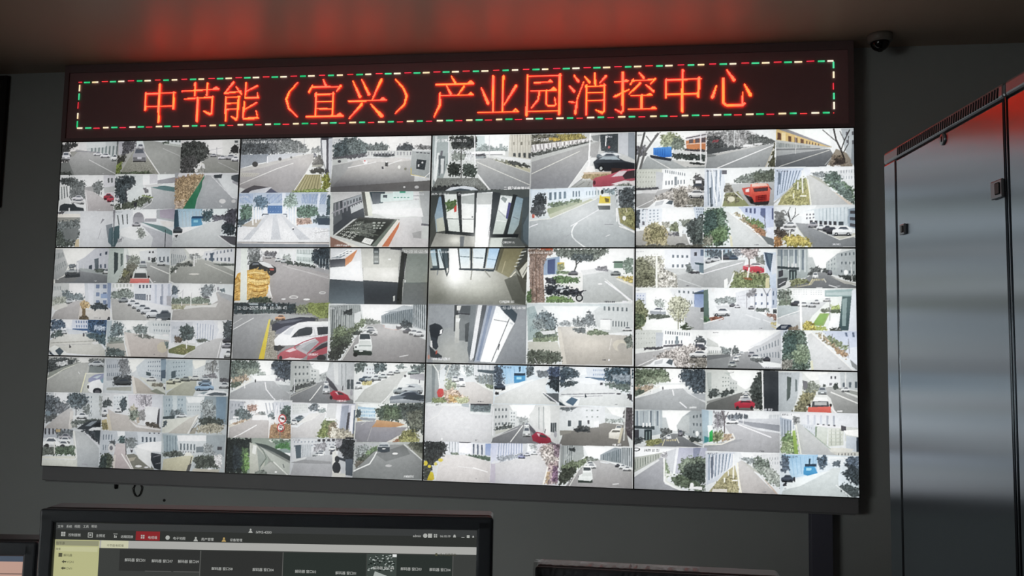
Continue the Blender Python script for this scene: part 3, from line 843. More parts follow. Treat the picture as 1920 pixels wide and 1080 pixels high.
FEEDS[3, 0] = (1180, 235, .226563, '''
@ e5e8e5 5,6 64,4.5 64,35 5,37
p f5f8f5 6,6 64,4.5 60,8 46,12 6,14
f 8f9a70 .6 26,9 33,6 40,8 46,12 44,20 38,19 26,17
f 6a7868 .6 37,9 45,11 45,20 34,20
g d08050 c87848 46,11 64,8 64,21 47,21
p d5d2d5 46,10 64,6 64,10 46,13
w 5a5054 3 1 .7 1 48,12 63,10 63,14 48,15
l e8c8b8 .6 47,15.5 64,14.5
l 445 .7 46,11 64,7.5
f 445 .5 44,19 64,20 64,22 46,21
p c8cccc 36,20 64,22 64,25 36,24
f 3f4a46 .6 34,23 64,24 64,29 50,28 36,27
g a5aaaa 959a9a 15,25 36,28 64,33 64,35 8,37
p bcbcb8 34,28 56,30 64,33 46,34
g 3a80d8 2a68c0 20,18.5 34.5,17.5 35,25.5 28,26 20,24
w 2058a8 5 1 .25 1 21,19.5 30,19 30,25 21,23.5
p 334 17,24 35,27 34,29 18,26.5
l e5e5e0 .5 17,26 36,36.5
f 3a4040 .5 49,30 57,30 63,31 60,32 50,31.5
l eef .8 58.2,7 58.2,30
f 667 .5 6,17 14,16 14,25 6,24
l 5a5a5a 1.6 13,6 8,26 6,36
l 6a6a6a 1.8 24,7 18,15 13,22 9,36
l 6a6a6a .8 18,14 14,9 
l 777 .5 21,9 26,6
t 445 7,8 .9 2025-12-2
t 445 47,33 .8 CAM
@ d8d8d8 64,4.5 122,3 121,35 63,36
p ecf0f0 98,4 122,3 121,14 112,11
f 8f9090 .6 65,6 90,4 100,6 108,9 118,13 112,16 95,18 66,20
f 4a4f50 .6 65,10 76,9 80,17 94,17 92,19 65,22
f 5f6462 .5 98,9 110,9 119,12 119,15 98,16
f a04048 .3 70,12 75,12 74,14 69,14
l c8cccc .6 82,6 82,19
l d0d4d4 .7 87,5 87,18
l c8c8c8 .5 91,5 91,17
l bbb .4 101.5,8 101.5,16
p e8e8e8 94,16 102,15.5 102,18 94,18
p e5e5e5 103,15 109,14.5 109,16 103,16
p 4a4e50 65,19 95,18 102,17 70,23 65,24
g a5a8a8 868a8c 66,24 104,17 119,15 118,22 112,35 63,36
p b5b5b2 72,23 104,17 112,16 66,26
p 777a7a 65,23 73,24 72,25 65,26
l eee .7 71,35.5 119,16
l c8c0a8 .7 119,18 111.5,35
f 5a5a40 .5 120,14 122,14 122,34 114,34
l e5e8e5 .9 120.8,10 119.5,26
t 556 106,32 .8 CAM
@ e5eaea 122,3 187,1.5 187,34 121,35
p f0f8f5 124,3 165,2 167,18 140,10
g e0c080 d0a860 122,3 130,3.5 168,18 160,18.5 122,13
p 889 122,3 130,3 168,17.5 164,17 140,9
w 5a3a30 1 1 1 1 123,6 126.5,7 126.5,12 123,12
w 6a4a38 3 1 .5 1 131,8.5 146,12 146,15 131,13.5
w 6a5040 5 1 .4 1 146,12.5 158,15.5 158,17 146,15.5
p f0d8a0 127,6 130,6.5 130,13 127,13
g b5bab8 a8acac 122,12 168,18 158,19 122,19
w 667070 26 1 .4 1 122,14 150,17 150,18.5 122,18
g a5a8a8 9a9ea0 122,19 166,19 160,20 122,25
p 777a7c 122,19 158,18.5 158,19.5 122,20.5
g 7a7d80 5a5e62 122,25 166,19 169,24 163,33 121,35
l c8c8c0 .5 124,33.5 166,20
l b5b8b5 .5 169,24 162,32
p 8f8678 171,19 186,25 184,34 164,32
f 7a6a58 .5 168,24 176,24 182,32 166,33
p b0b8bc 175,3 187,2 187,34 178,20
p 8a9298 184,12 187,12 187,34 183,30
w 556 2 2 .3 .4 177,4 187,3 187,18 178,16
l 33302e 1.3 178,28 175,20 171,12 169,3
l 33302e .8 175,20 178,12 182,4
l 33302e .6 172,14 166,9 160,4
l 33302e .5 178,13 174,5
l 33302e .6 177,22 181,15 181,9
f 4a403a .4 170,26 178,27 180,31 168,32
l c8c8c8 .5 138.4,9 138.2,23
t eef 169,32 1 CAMERA01
@ ecf0ee 5,37 63,36 62,68 5,69
g c8ccc0 b5b8b0 5,37 27,36.5 27,53 5,54
w 8a8c84 7 4 .2 .3 6,38 22,38 22,52 6,53
p b8bcc0 22,39 28,40 27,53 22,53
p eef2f2 28,37 52,40 48,48 28,51
w 667078 10 1 .4 .7 29,37 46,40 46,43 29,40.5
w 667078 7 1 .4 .8 29,46 46,45 46,49 29,50
p 7a8288 37,43 39,43 39,50 37,50
f 555 .6 52,43 56,41 62,46 62,50 52,50
p eef 54,46 59,46 59,48.5 54,48.5
c 555 51,48 10,6 r
f 445 .4 5,52 24,51 24,53 5,54
p d5d8d8 5,54 25,53 22,56 5,58
g a8a8a8 9a9a98 5,57 28,53 36,52 34,60 10,69 5,66
p c8c8c8 10,54 24,53 22,56 12,56
f a09a92 .8 20,60 30,55 38,52 46,50 56,52 62,58 62,67 30,68 20,65
f 7a786a .6 46,60 62,60 62,67 46,67
c dfe0e0 47,53 15,7 s
l 777 .6 49,54.5 62,55
f 8a8478 .7 36,54 46,52 50,60 46,66 36,66
g f5f8f8 dfe4e8 17,66 22,62 30,60.5 36,62 37,68 17,69
p 556068 30,64 33,61.5 36,62 35,65
p bcc0c4 22,63 29,61.5 27,65 21,66
l eee .4 5,68 20,61
t eef 46,65 1 CAMERA01
@ e8eeee 63,36 121,35 120,67 62,69
g dfe8f2 c8d2e0 63,36 78,37 80,50 76,68 62,69
w 556068 1 1 1 1 67,52 69,51 70,66 68,67
w 8a98a8 4 1 .35 1 64,38 78,38 76,62 65,66
l eff 1 69,37 73,66
l eff .8 74,37 76,60
p 667 77,38 81,38 81,41 77,41
f 6f7a72 .5 88,45 93,42 108,38 120,37 120,48 100,49 88,48
f 5f6a5a .5 100,42 120,37 120,46 104,48
p dde0e0 80,48 100,48 100,50 82,50
g aeb2b2 9a9e9e 83,49 100,48 120,47 120,67 98,67 90,58
p 998 80,48 83,48 88,56 80,56
f 6a665a .5 79,50 84,50 87,54 79,55
g 8f9468 868a60 80,56 90,55 100,67 77,68
f 7f7c5a .5 79,57 90,55 91,62 80,64
e d5d2b8 84.5,60.5 3,2.2
l eee .6 87,55 94,61
g e8705a c03830 100,49 105,48 114,48.5 116,52 115,63 103,64 99,58
p f0c0b0 101,48.5 112,48 114,50 101,51
p 6a2a2a 102,52 114,51 114,54 103,55
p 444048 103,53 113,52 113,54 103,54.5
p a02a28 104,58 113,57 113,62 104,63
w 5a2020 1 3 1 .4 106,57.5 112,57 112,61 106,61.5
p c84a40 93,52 100,51 100,58 95,57
p e8e0dc 96,53 99,52 99,55 96,55
p 333438 95,57 101,59 104,65 100,64
e 222 101,62 1.3,2
p 333 103,63 115,62 114,65 104,65.5
l 222 .7 115,51 117,53
t 445 64,38 1 2025-12-23*23
t eef 105,65.5 .9 CAMERA01
@ e5ecf0 121,35 187,34.5 187,67 120,68
g c8d5ea b8c8e0 121,37 145,36 140,48 128,58 120,62
w 7a8aa0 8 1 .4 1 123,39 143,38 138,50 122,58
p 6a7888 124,40 126,40 126,49 124,49
p e5ecf8 145,36 150,36 150,42 146,42
p f0f5f8 150,36 187,34.5 187,40 168,40 150,40
f 8a9498 .5 150,40 162,39 164,42 156,44
g dde2e5 e0e5e8 160,39 187,37 187,55 172,50
w 99a0a8 6 2 .3 .5 174,37 187,36 187,46 174,46
f 566a62 .7 161,42 166,39 170,40 175,42 176,47 170,48 161,48
f 5f7a60 .7 160,47 172,46 180,49 187,54 187,65 178,60 168,52
f 6a8078 .6 165,47 175,48 184,56 187,66 174,57
g c0c2c0 b5b8b8 147,42 150,42 160,47 168,54 186,67 150,68 148,50
p a8a89c 148,41 158,44 168,53 160,48
p cfc0b0 168,54 172,56 187,66 184,67
g b0ad78 a09a68 137,48 147,44 149,55 150,67 122,67 128,57
f a8a460 .5 130,55 146,50 148,66 126,66
f 8a9050 .5 138,46 146,44 148,52 136,54
l f0f0d8 .8 148,45 149.5,56 151,67
l eee 1 143.5,38 144,56
l ddd 1 140,47 140,53
l e5e5d8 1 136.5,56 136.5,60
l e8e8d8 1.2 142,58 147,58
p dcd8cc 121,65 138,65 138,67 120,68
l b5b8b8 1 120,64 127,58 136,50
t 445 122,38 1.1 2025-12-23*23
t 778 168,66 .8 CAMERA01
@ eef2f2 5,69 62,68 62,101 5,102
g dfe8f0 d5dce4 5,70 27,69 27,80 5,86
w 8a98a5 5 4 .4 .4 10,70 25,70 25,79 10,82
f 556068 .5 5,71 9,71 9,86 5,85
p 667 11,80 13,80 13,83 11,83
p c8d5e5 52,68 62,68 62,80 54,78
w 6a7a90 4 4 .4 .5 54,69 61,69 61,79 55,78
p dde5e8 28,80 52,79 52,90 28,90
f 778070 .4 40,79 52,78 51,83 44,84
f a0a090 .4 27,80 33,80 33,85 27,85
g b5b4b0 9c9c98 5,88 20,86 46,90 50,101 5,101
f 667 .5 30,90 44,88 42,92 32,91
f a09468 .6 12,88 16,83 22,80 28,83 31,88 31,98 16,99 12,95
f 888258 .6 16,82 26,82 30,92 18,96
f 707a58 .5 33,83 37,80 41,83 40,89 34,88
p e8ecec 40,84 44,84 43,92 41,92
l dde 1 14.5,70 14.5,84
f 4a5452 .7 46,82 54,77 62,73 62,100 52,99 48,92
f 5a6662 .6 55,80 62,76 62,98 54,92
e 555 42,99 4,2
f 5a5a50 .4 5,99 62,98 62,101 5,102
t eef 46,98 1 CAMERA01
t 556 11,70 .9 2025-12
@ dfe8ea 62,68 120,67 120,100 61,101
g b8c5e8 c0cce8 90,68 120,67 120,92 112,88 95,74
w 5a6488 3 1 .5 1 95,69.5 105,69.5 105,74 95,72.5
w 5a6488 1 1 1 1 108,69.5 112,69.5 112,78 108,75
w 5a6488 1 1 1 1 117,69.5 120,69.5 120,80 117,78
f 55705a .7 62,72 70,69 78,69 81,73 81,82 84,86 82,95 76,100 61,100
f 6a8a5a .6 68,84 82,84 82,94 70,98
f 46605a .6 62,74 72,71 74,84 62,90
f 8a8a78 .6 61,93 70,91 69,99 62,100
p ddd 60.5,90 61.7,90 61.7,94 60.5,94
g cdd2d2 c5caca 80,72 84,73 100,85 116,100 85,100 84,86
p d5d2b5 83,90 85,92 86,100 84,100
f a09068 .5 86,73 95,76 112,88 112,92 104,88 92,79
p 9a7860 98,80 112,87 112,92 108,91
f b07850 .4 97,79 104,82 112,89 111,92 103,88
f 6a8848 .5 94,76 106,79 112,84 110,86 98,80
l f0f0ec .7 83,73 101,86 118,101
p 70787a 108,91 120,94 120,100 114,98
p dde5f5 113,85 120,84 120,95 113,91
l 667 .6 111,75 112,85
l eee .7 92,70 93,78
l eee .6 100,75 100,80
p ddd 69.5,97 70.5,97 70.5,100 69.5,100
t 667 103,98 .8 CAMERA
@ d8dee0 120,67 187,66 187,100 120,101
p eaf0f2 121,68 155,67 150,76 121,75
g d0dce2 b8c5cc 144,72 153,70 187,67 187,84 144,80
p e8f0f2 143,72 153,71 154,80 143,82
w 667 3 2 .4 .5 146,73 154,73 154,78 146,79
w a0b0b8 9 1 .2 1 156,70 182,68 182,82 156,80
w 334 6 1 .6 1 149,79 172,80 172,83 149,82
w 3a444c 1 1 1 1 173,80 177,80 177,83 173,83
p 8a9aa8 181,70 187,69 187,86 181,84
w 445 1 3 .9 .5 182,70 187,70 187,86 182,85
f 777a78 .4 121,72 130,72 131,84 121,86
f 555a5a .5 121,80 128,78 130,86 122,88
l 444 1 134,90 134,80 132,72
l 444 .5 134,81 138,74 138,69
l 444 .5 133,77 129,71
l 444 .4 135,78 141,74 
l 444 .4 132,73 134,68
c e0e2e4 125,82 13,6 s
c d5d8da 128,80 11,5 s
f 5a5048 .5 121,84 126,86 142,92 140,94 121,92
g 8f9396 7a7e82 138,81 150,82 187,93 187,100 152,101 142,88
l c8c8b8 .5 139,84 145,92 152,100
p bcbcb0 168,92 180,90 187,89 187,92 175,94.5
l e5e5e0 .5 148,83 174,94.5 187,91
c 99a 148,80 8,5 s
c e0e4e8 155,82 7,5 s
c 556 160,83 7,5 s
c 445 163,84 9,6 s
c f0f5f8 168,83 16,8.5 s
f a89a40 .6 128,93 134,90 146,92 152,97 150,100 130,100
f c8b048 .5 130,91 142,92 148,96 140,97 131,96
f b07840 .5 120,92 127,92 128,100 120,101
l eee 1 133.5,87 133.5,92
t eef 168,97.5 1.1 CAMERA02
''')
FEEDS[0, 1] = (80, 460, .199127, '''
@ e5e5dc 10,2 63,2 61,36 9,36
p f0f0ea 19,2.5 55,2.5 45,12 30,18 22,16
g b5b8b8 9a9e9e 11,4 19,4 24,19 20,28 12,32 10,30
w 778080 6 2 .35 .5 12,5 19,5 23,20 11,28
g c5c8d0 b5b8c2 31,18 42,9 50,2.5 63,2.5 62,24 31,22
p b8bcc4 32,15 44,9 44,22 32,22
w 445060 1 1 1 1 53,8 54.5,7.5 54.5,10 53,10
w 445060 1 1 1 1 58,6.5 60,6 60,9 58,9
w 556070 2 1 .4 1 52,18 60,17 60,21 52,21
p 556068 48,13 52,12 52,25 49,24
p 3a4450 43,19 46,18 46,22 43,22
f 667078 .4 24,18 30,17 32,20 25,22
g 8a8d90 6a6e72 32,22 48,24 62,25 61,36 10,36 18,30
p 99a0a0 34,21 45,22 62,26 62,28 36,24
p 7a7c7c 12,32 22,28 34,28 30,33 12,35
c 5a6064 21,22 14,7 s
c aab0b2 22,21.5 10,4.5 s
p 444a4e 55,22 63,22 62,25 55,25
c d5d8d8 55,22 8,4.5 s
f 556058 .4 48,22 56,22 57,25 49,25
l f5f8f5 .9 33,16 33,25
l ccc .5 38,18 38,22
p 3f4448 20,29 35,26 35,29 22,30
t f5f8f5 48,32.3 1 CAM
t eee 14,31 .8 AB
@ d0d8d4 63,2 121,2 119,36 61,36
p f0f2ea 80,2.5 107,2.5 107,8 88,12 82,10
p d8dde0 91,6 107,4 107,15 92,13
w 445 2 1 .5 1 99,6 105,5.5 105,7.5 99,7.5
w 667 1 1 1 1 99,11 101,11 101,14 99,14
g b8c5be b0bab5 63,3 79,3 79,18 70,36 61,36
w 3f4a4c 1 1 1 1 68,6.5 71.8,7.5 71.5,22 68,27
w 56625f 1 1 1 1 74,8 76,8 76,18 74,20
p e0e5e2 77,3 79.5,3 79,19 77,22
p 889 79,9 83,10 82,14 80,18
p c8d0d5 107,3 121,2.5 121,19 107,16
w 56606a 3 1 .4 1 108,11 119,10.5 119,16 108,15
f 80887a .5 82,10 90,10 92,14 90,20 80,20
f 6a6a5a .5 80,17 90,18 86,26 83,36 70,36 76,26
f 7a7a50 .4 77,22 82,24 78,30 75,28
g a5a8a6 8a8c8a 92,14 100,16 121,22 120,36 97,36 98,24
p 909490 100,16 107,16 121,19 121,22
l f0f0e8 .7 101,19 120,27
l eee .9 100,30 104,36
c d0d5d5 107,14 8,5 s
f 3a4444 .5 102,12 106,11 106,16 102,16
c c0c5c8 91,14 7,7 r
p 889090 91,18 97,18 97,20 91,20
p d0d5d2 87,23 96.5,22.5 99,31 84,31
p 4a5052 87,25.5 97,25.5 98,30 86,30
p dfe2e0 88,22.3 96,22 96.5,25 87.5,25.5
g e88078 d06058 83,30.5 100,30.5 100,36 82,36
e 333 83.5,29 1,1
e 333 99.5,29 1,1
t f5f8f5 104,32.8 1 CAM
t 99a 64,4.5 1 2025-12-23*23
@ ccd0c8 121,2 181,2 180,38 119,36
p f5f5f0 134,2.5 165,2.5 150,10 140,10
g c8cccc b5baba 121,3 133,3 137,12 126,19 121,19
w 7a8488 8 1 .35 1 121,8 136,10 135,14 121,19
p dde0e5 153,6 180,3 180,17 165,15 150,12
w 667080 8 1 .3 1 153,8 179,3.5 179,6 153,10
w 556070 7 1 .4 1 152,12 177,11.5 177,15 152,14
p 4a5a6c 158,8 160.5,7 160.5,15.5 158,14.5
f 8a9090 .4 138,9 146,8 150,12 140,14
g a5a7a0 8f918c 135,15 150,13 165,17 180,24 180,37 121,36 121,24
f 5a5f58 .6 128,17 138,15 142,17 138,19 124,20
e 3a4040 140,18.5 1.8,1.3
l f5f5f0 1 143,10 143,19.5
l eee .5 145,10 145,16
f 5a625a .5 121,20 126,20 128,22 121,26
f 5a6560 .3 160,17 180,17 180,19 166,19
e dcd8cf 143,26.5 5,.7
l d5d5cc .6 153,17 179,28
l eee .9 119.5,33 127,36
e eee 126,24 .8,1.5
t 99a 122,4.5 1 2025-12
t eee 167,33.5 .8 AB
@ dde0e2 9,36 65,36 64,70 8,70
p f0eeee 25,36.5 40,36.5 39,49 25,48
g c8ccca b8bcba 9,36 25,36 25,44 18,56 9,57
w 778085 6 2 .3 .4 9,37 18,37 17,53 9,55
p c5ccd5 39,36 65,36 64,58 40,56
p d5dae5 42,36 48,36 47,57 43,56
w 6a7a98 2 3 .5 .5 48,36 61,36 61,57 48,57
p 8aa0c8 54,46 60,46 60,50 54,50
p 8a9ab8 60,36 65,36 64,60 60,58
f 6a7a80 .5 18,44 24,43 29,46 38,46 39,52 28,52 19,50
c c5cccf 20,50 9,5 s
f 99a090 .4 10,50 22,48 22,54 10,57
g b5b2b2 a5a2a0 22,56 32,52 39,52 35,70 8,70 12,62
p d0d0c8 9,57 22,54 24,57 12,61
p d5d2cc 36,60 64,60 64,70 34,70
p cfc8c0 35,58 37,55 37,68 33,70
f 445058 .5 44,56 52,54 60,56 61,60 45,60
f c8a060 .6 35,54 38,51 43,53 44,58 40,60 36,59
p 7a6a50 37,59 40,59 40,66 37,66
f 6a5a40 .5 35,66 40,65 44,68 42,70 34,70
f 445 .4 60,67 64,66 64,70 60,70
t 667 48,67 1.2 2025 10
@ e5e8ec 65,36 122,36 121,72 64,72
p f5f8f5 66,37 86,37 86,42 72,44
w c0c5c0 6 1 .5 .8 66,37 85,37 85,40 66,41
f 7a8880 .6 65,45 74,42 82,42 86,44 86,50 72,51 65,50
p dfe5ec 86,37 103,36.5 102,54 86,50
w 556070 4 1 .5 1 90,38 103,38 103,41 90,41
p 606a78 87,46 97,46 97,52 87,51
w 8a94a0 8 1 .3 1 87,46 97,46 97,52 87,51
g e0e5f2 d0d5e2 102,37 122,36 121,58 101,54
w b0b8c8 3 1 .3 1 103,38 121,37 121,57 103,54
w 8a94a8 1 1 1 1 110,48 112,48 112,56 110,55
w 667 2 1 .4 1 97,47 102,47 102,52 97,52
p aab 116,48 120,48 120,57 116,56
g b5b5b2 a5a5a2 65,50 72,51 90,60 106,72 67,72
p d0d0cc 80,54 86,54 110,72 104,72
l e8e8e0 .8 64.5,62 67.5,72
c 99a0a5 72,49 9,5 s
c d8dde2 80,51 9,6 s
c e0e5ea 84,53 9,6.5 s
c c5ccd2 88,55 11,7 s
c d5dae0 92,57 11,7.5 s
c dfe5ea 97,59 13,9 s
c 7a828a 106,60 15,11.5 s
e eee 109,69 2.5,1
p 5a626a 107,64 120,63 120,67 107,67
@ e8ecec 122,36 180,37 179,71 121,71
p f5f8f8 129,37 149,37 148,50 129,50
f 5a6a78 .5 122,39 127,39 129,43 128,47 122,48
g c8d0dd bcc5d0 122,47 128,47 128,50 122,51
l bbc .5 133,42 132,56
l bbb .4 130,46 133,43
l bbc .5 141,45 140,56
f 7f8a90 .6 149,41 154,38 160,38 162,44 158,48 152,49 149,47
p e0e8ea 165,38 180,38 179,48 166,44
f 6a7f88 .4 167,42 171,41 171,45 167,44
p 99a 164,40 166,40 166,43 164,43
g b5b2b0 a8a6a2 124,58 160,55 165,52 163,45 166,44 179,50 179,71 122,71
p a8acb0 164,44 179,48 179,54 168,49
p d8d8d4 122,56 158,56 165,54 163,58 150,58 122,61
f 708070 .5 122,50 150,49 157,51 158,55 140,56 122,56
p b5b0a0 122,55 150,55 156,54 156,56 122,57
f a8a880 .3 122,56 135,56 134,60 122,60
l f0f0ea .9 140,47 140,57
l eee .7 131.5,53 131.5,57
f 667 .5 151,48 156,48 158,50 152,50
@ e0e5ec 8,70 61,71 59,105 6,103
p eef0f2 16,70 28,70 26,78 18,77
f 4a6078 .6 8,71 18,71 22,74 22,78 16,79 8,82
w 7a8898 5 2 .4 .4 9,75 18,74 18,81 9,83
p d0d8e8 28,71 42,70 42,81 27,80
w 6a80a8 5 2 .45 .5 30,71 42,71 42,79 31,79
p 3a5a88 28,79 42,79 42,81 28,81
g 4a6a98 44688a 42,70 60,71 59,85 42,82
f 3a5a80 .7 42,71 59,72 59,86 42,82
f b0c5e0 .5 48,76 58,77 58,81 48,80
g d0d0ca c5c5bc 7,90 22,80 38,81 50,88 59,100 59,104 7,100
p c5ccd4 22,79 38,81 42,84 24,84
f 4a5a58 .5 8,84 16,80 22,82 18,86 8,88
f 46606a .5 40,83 59,84 59,96 50,90 42,87
c d5dade 18,80 5,4 s
l 9a9a92 .6 8,92 50,90
l aaa .4 12,94 45,93
e ddd 49,92 3,1.3
p 334 37.5,83 39,83 39,86 37.5,86
p 334 25,93 27,96 25,96.5
p e5e8e2 6,97 12,94 22,100 24,104 14,104
p 33404a 6,98 12,104 7,102
p 4a5862 12,99 16,96 20,99.5 16,104
@ dfe5e5 61,71 121,71 118,107 59,104
p f5f8f5 75,72 100,72 95,77 80,80
p b5c5cc 61,72 66,72 65,90 61,92
f 62757a .7 66,76 70,73 77,76 77,84 70,86 64,88
f 70807f .6 85,78 92,75 98,77 98,84 88,84
f 889898 .5 78,81 83,80 84,83 78,84
g d5dcdc c5cdd0 99,73 121,72 119,86 100,83
w 7a8890 7 2 .3 .35 102,73 120,73 119,84 104,83
f 7a8a85 .5 62,87 76,87 77,92 62,93
g c0b8b2 b5aca6 77,82 90,84 106,88 119,90 119,107 82,107 78,92
p b5b2aa 61,92 77,92 80,106 60,100
p d8d0c8 77,84 79,84 84,107 81,107
p 8a9088 63,91 77,90 77,92 63,93
f 5a6a6a .5 60,96 72,97 78,99 78,104 60,104
f 6a706a .5 86,85 96,84 104,86 105,88 94,88
e c5bba5 112,96 5,5
f 667a78 .5 114,91 119,90 119,97 115,96
l eee .8 94,83 94,87
e eee 115,85 3,1
t 667 104,102 .8 AB
@ e5e8ee 121,71 178,71 177,106 118,106
p f5f8f8 165,72 178,72 170,82 164,84
g d0d5de c5ccd5 121,73 142,73 140,88 122,92
w 8a94a0 5 2 .3 .35 123,74 130,74 129,90 123,90
g dde2ec d5dae2 142,72 160,71 166,80 162,90 144,92
w 9aa4b8 7 1 .25 1 145,74 162,76 161,89 145,91
f 4f5f5f .7 130,78 136,75 142,78 144,86 138,91 130,88
l 445 .7 136,86 136.5,94
f 556065 .5 170,73 178,71 178,90 170,88
g c0c0c0 b5b5b5 144,96 152,92 163,88 170,88 166,106 132,106
p d5d8d8 122,92 145,92 145,96 130,95
f 606a60 .5 145,89 153,88 158,90 146,92
g 7a8058 70784a 119,98 132,93 144,95 144,98 134,103 119,101
f 8a8a50 .5 122,99 136,94 143,96 134,102
f 6a5a4a .4 125,86 132,87 132,92 125,92
l d8d8d5 .6 144,98 134,103
c 445 169,87 9,5 s
c 99a 168,92 10,5 s
c e5e8e8 170,98 8,8 s
l eee .7 168,90 164,106
l eee .9 136,89 136,97
''')
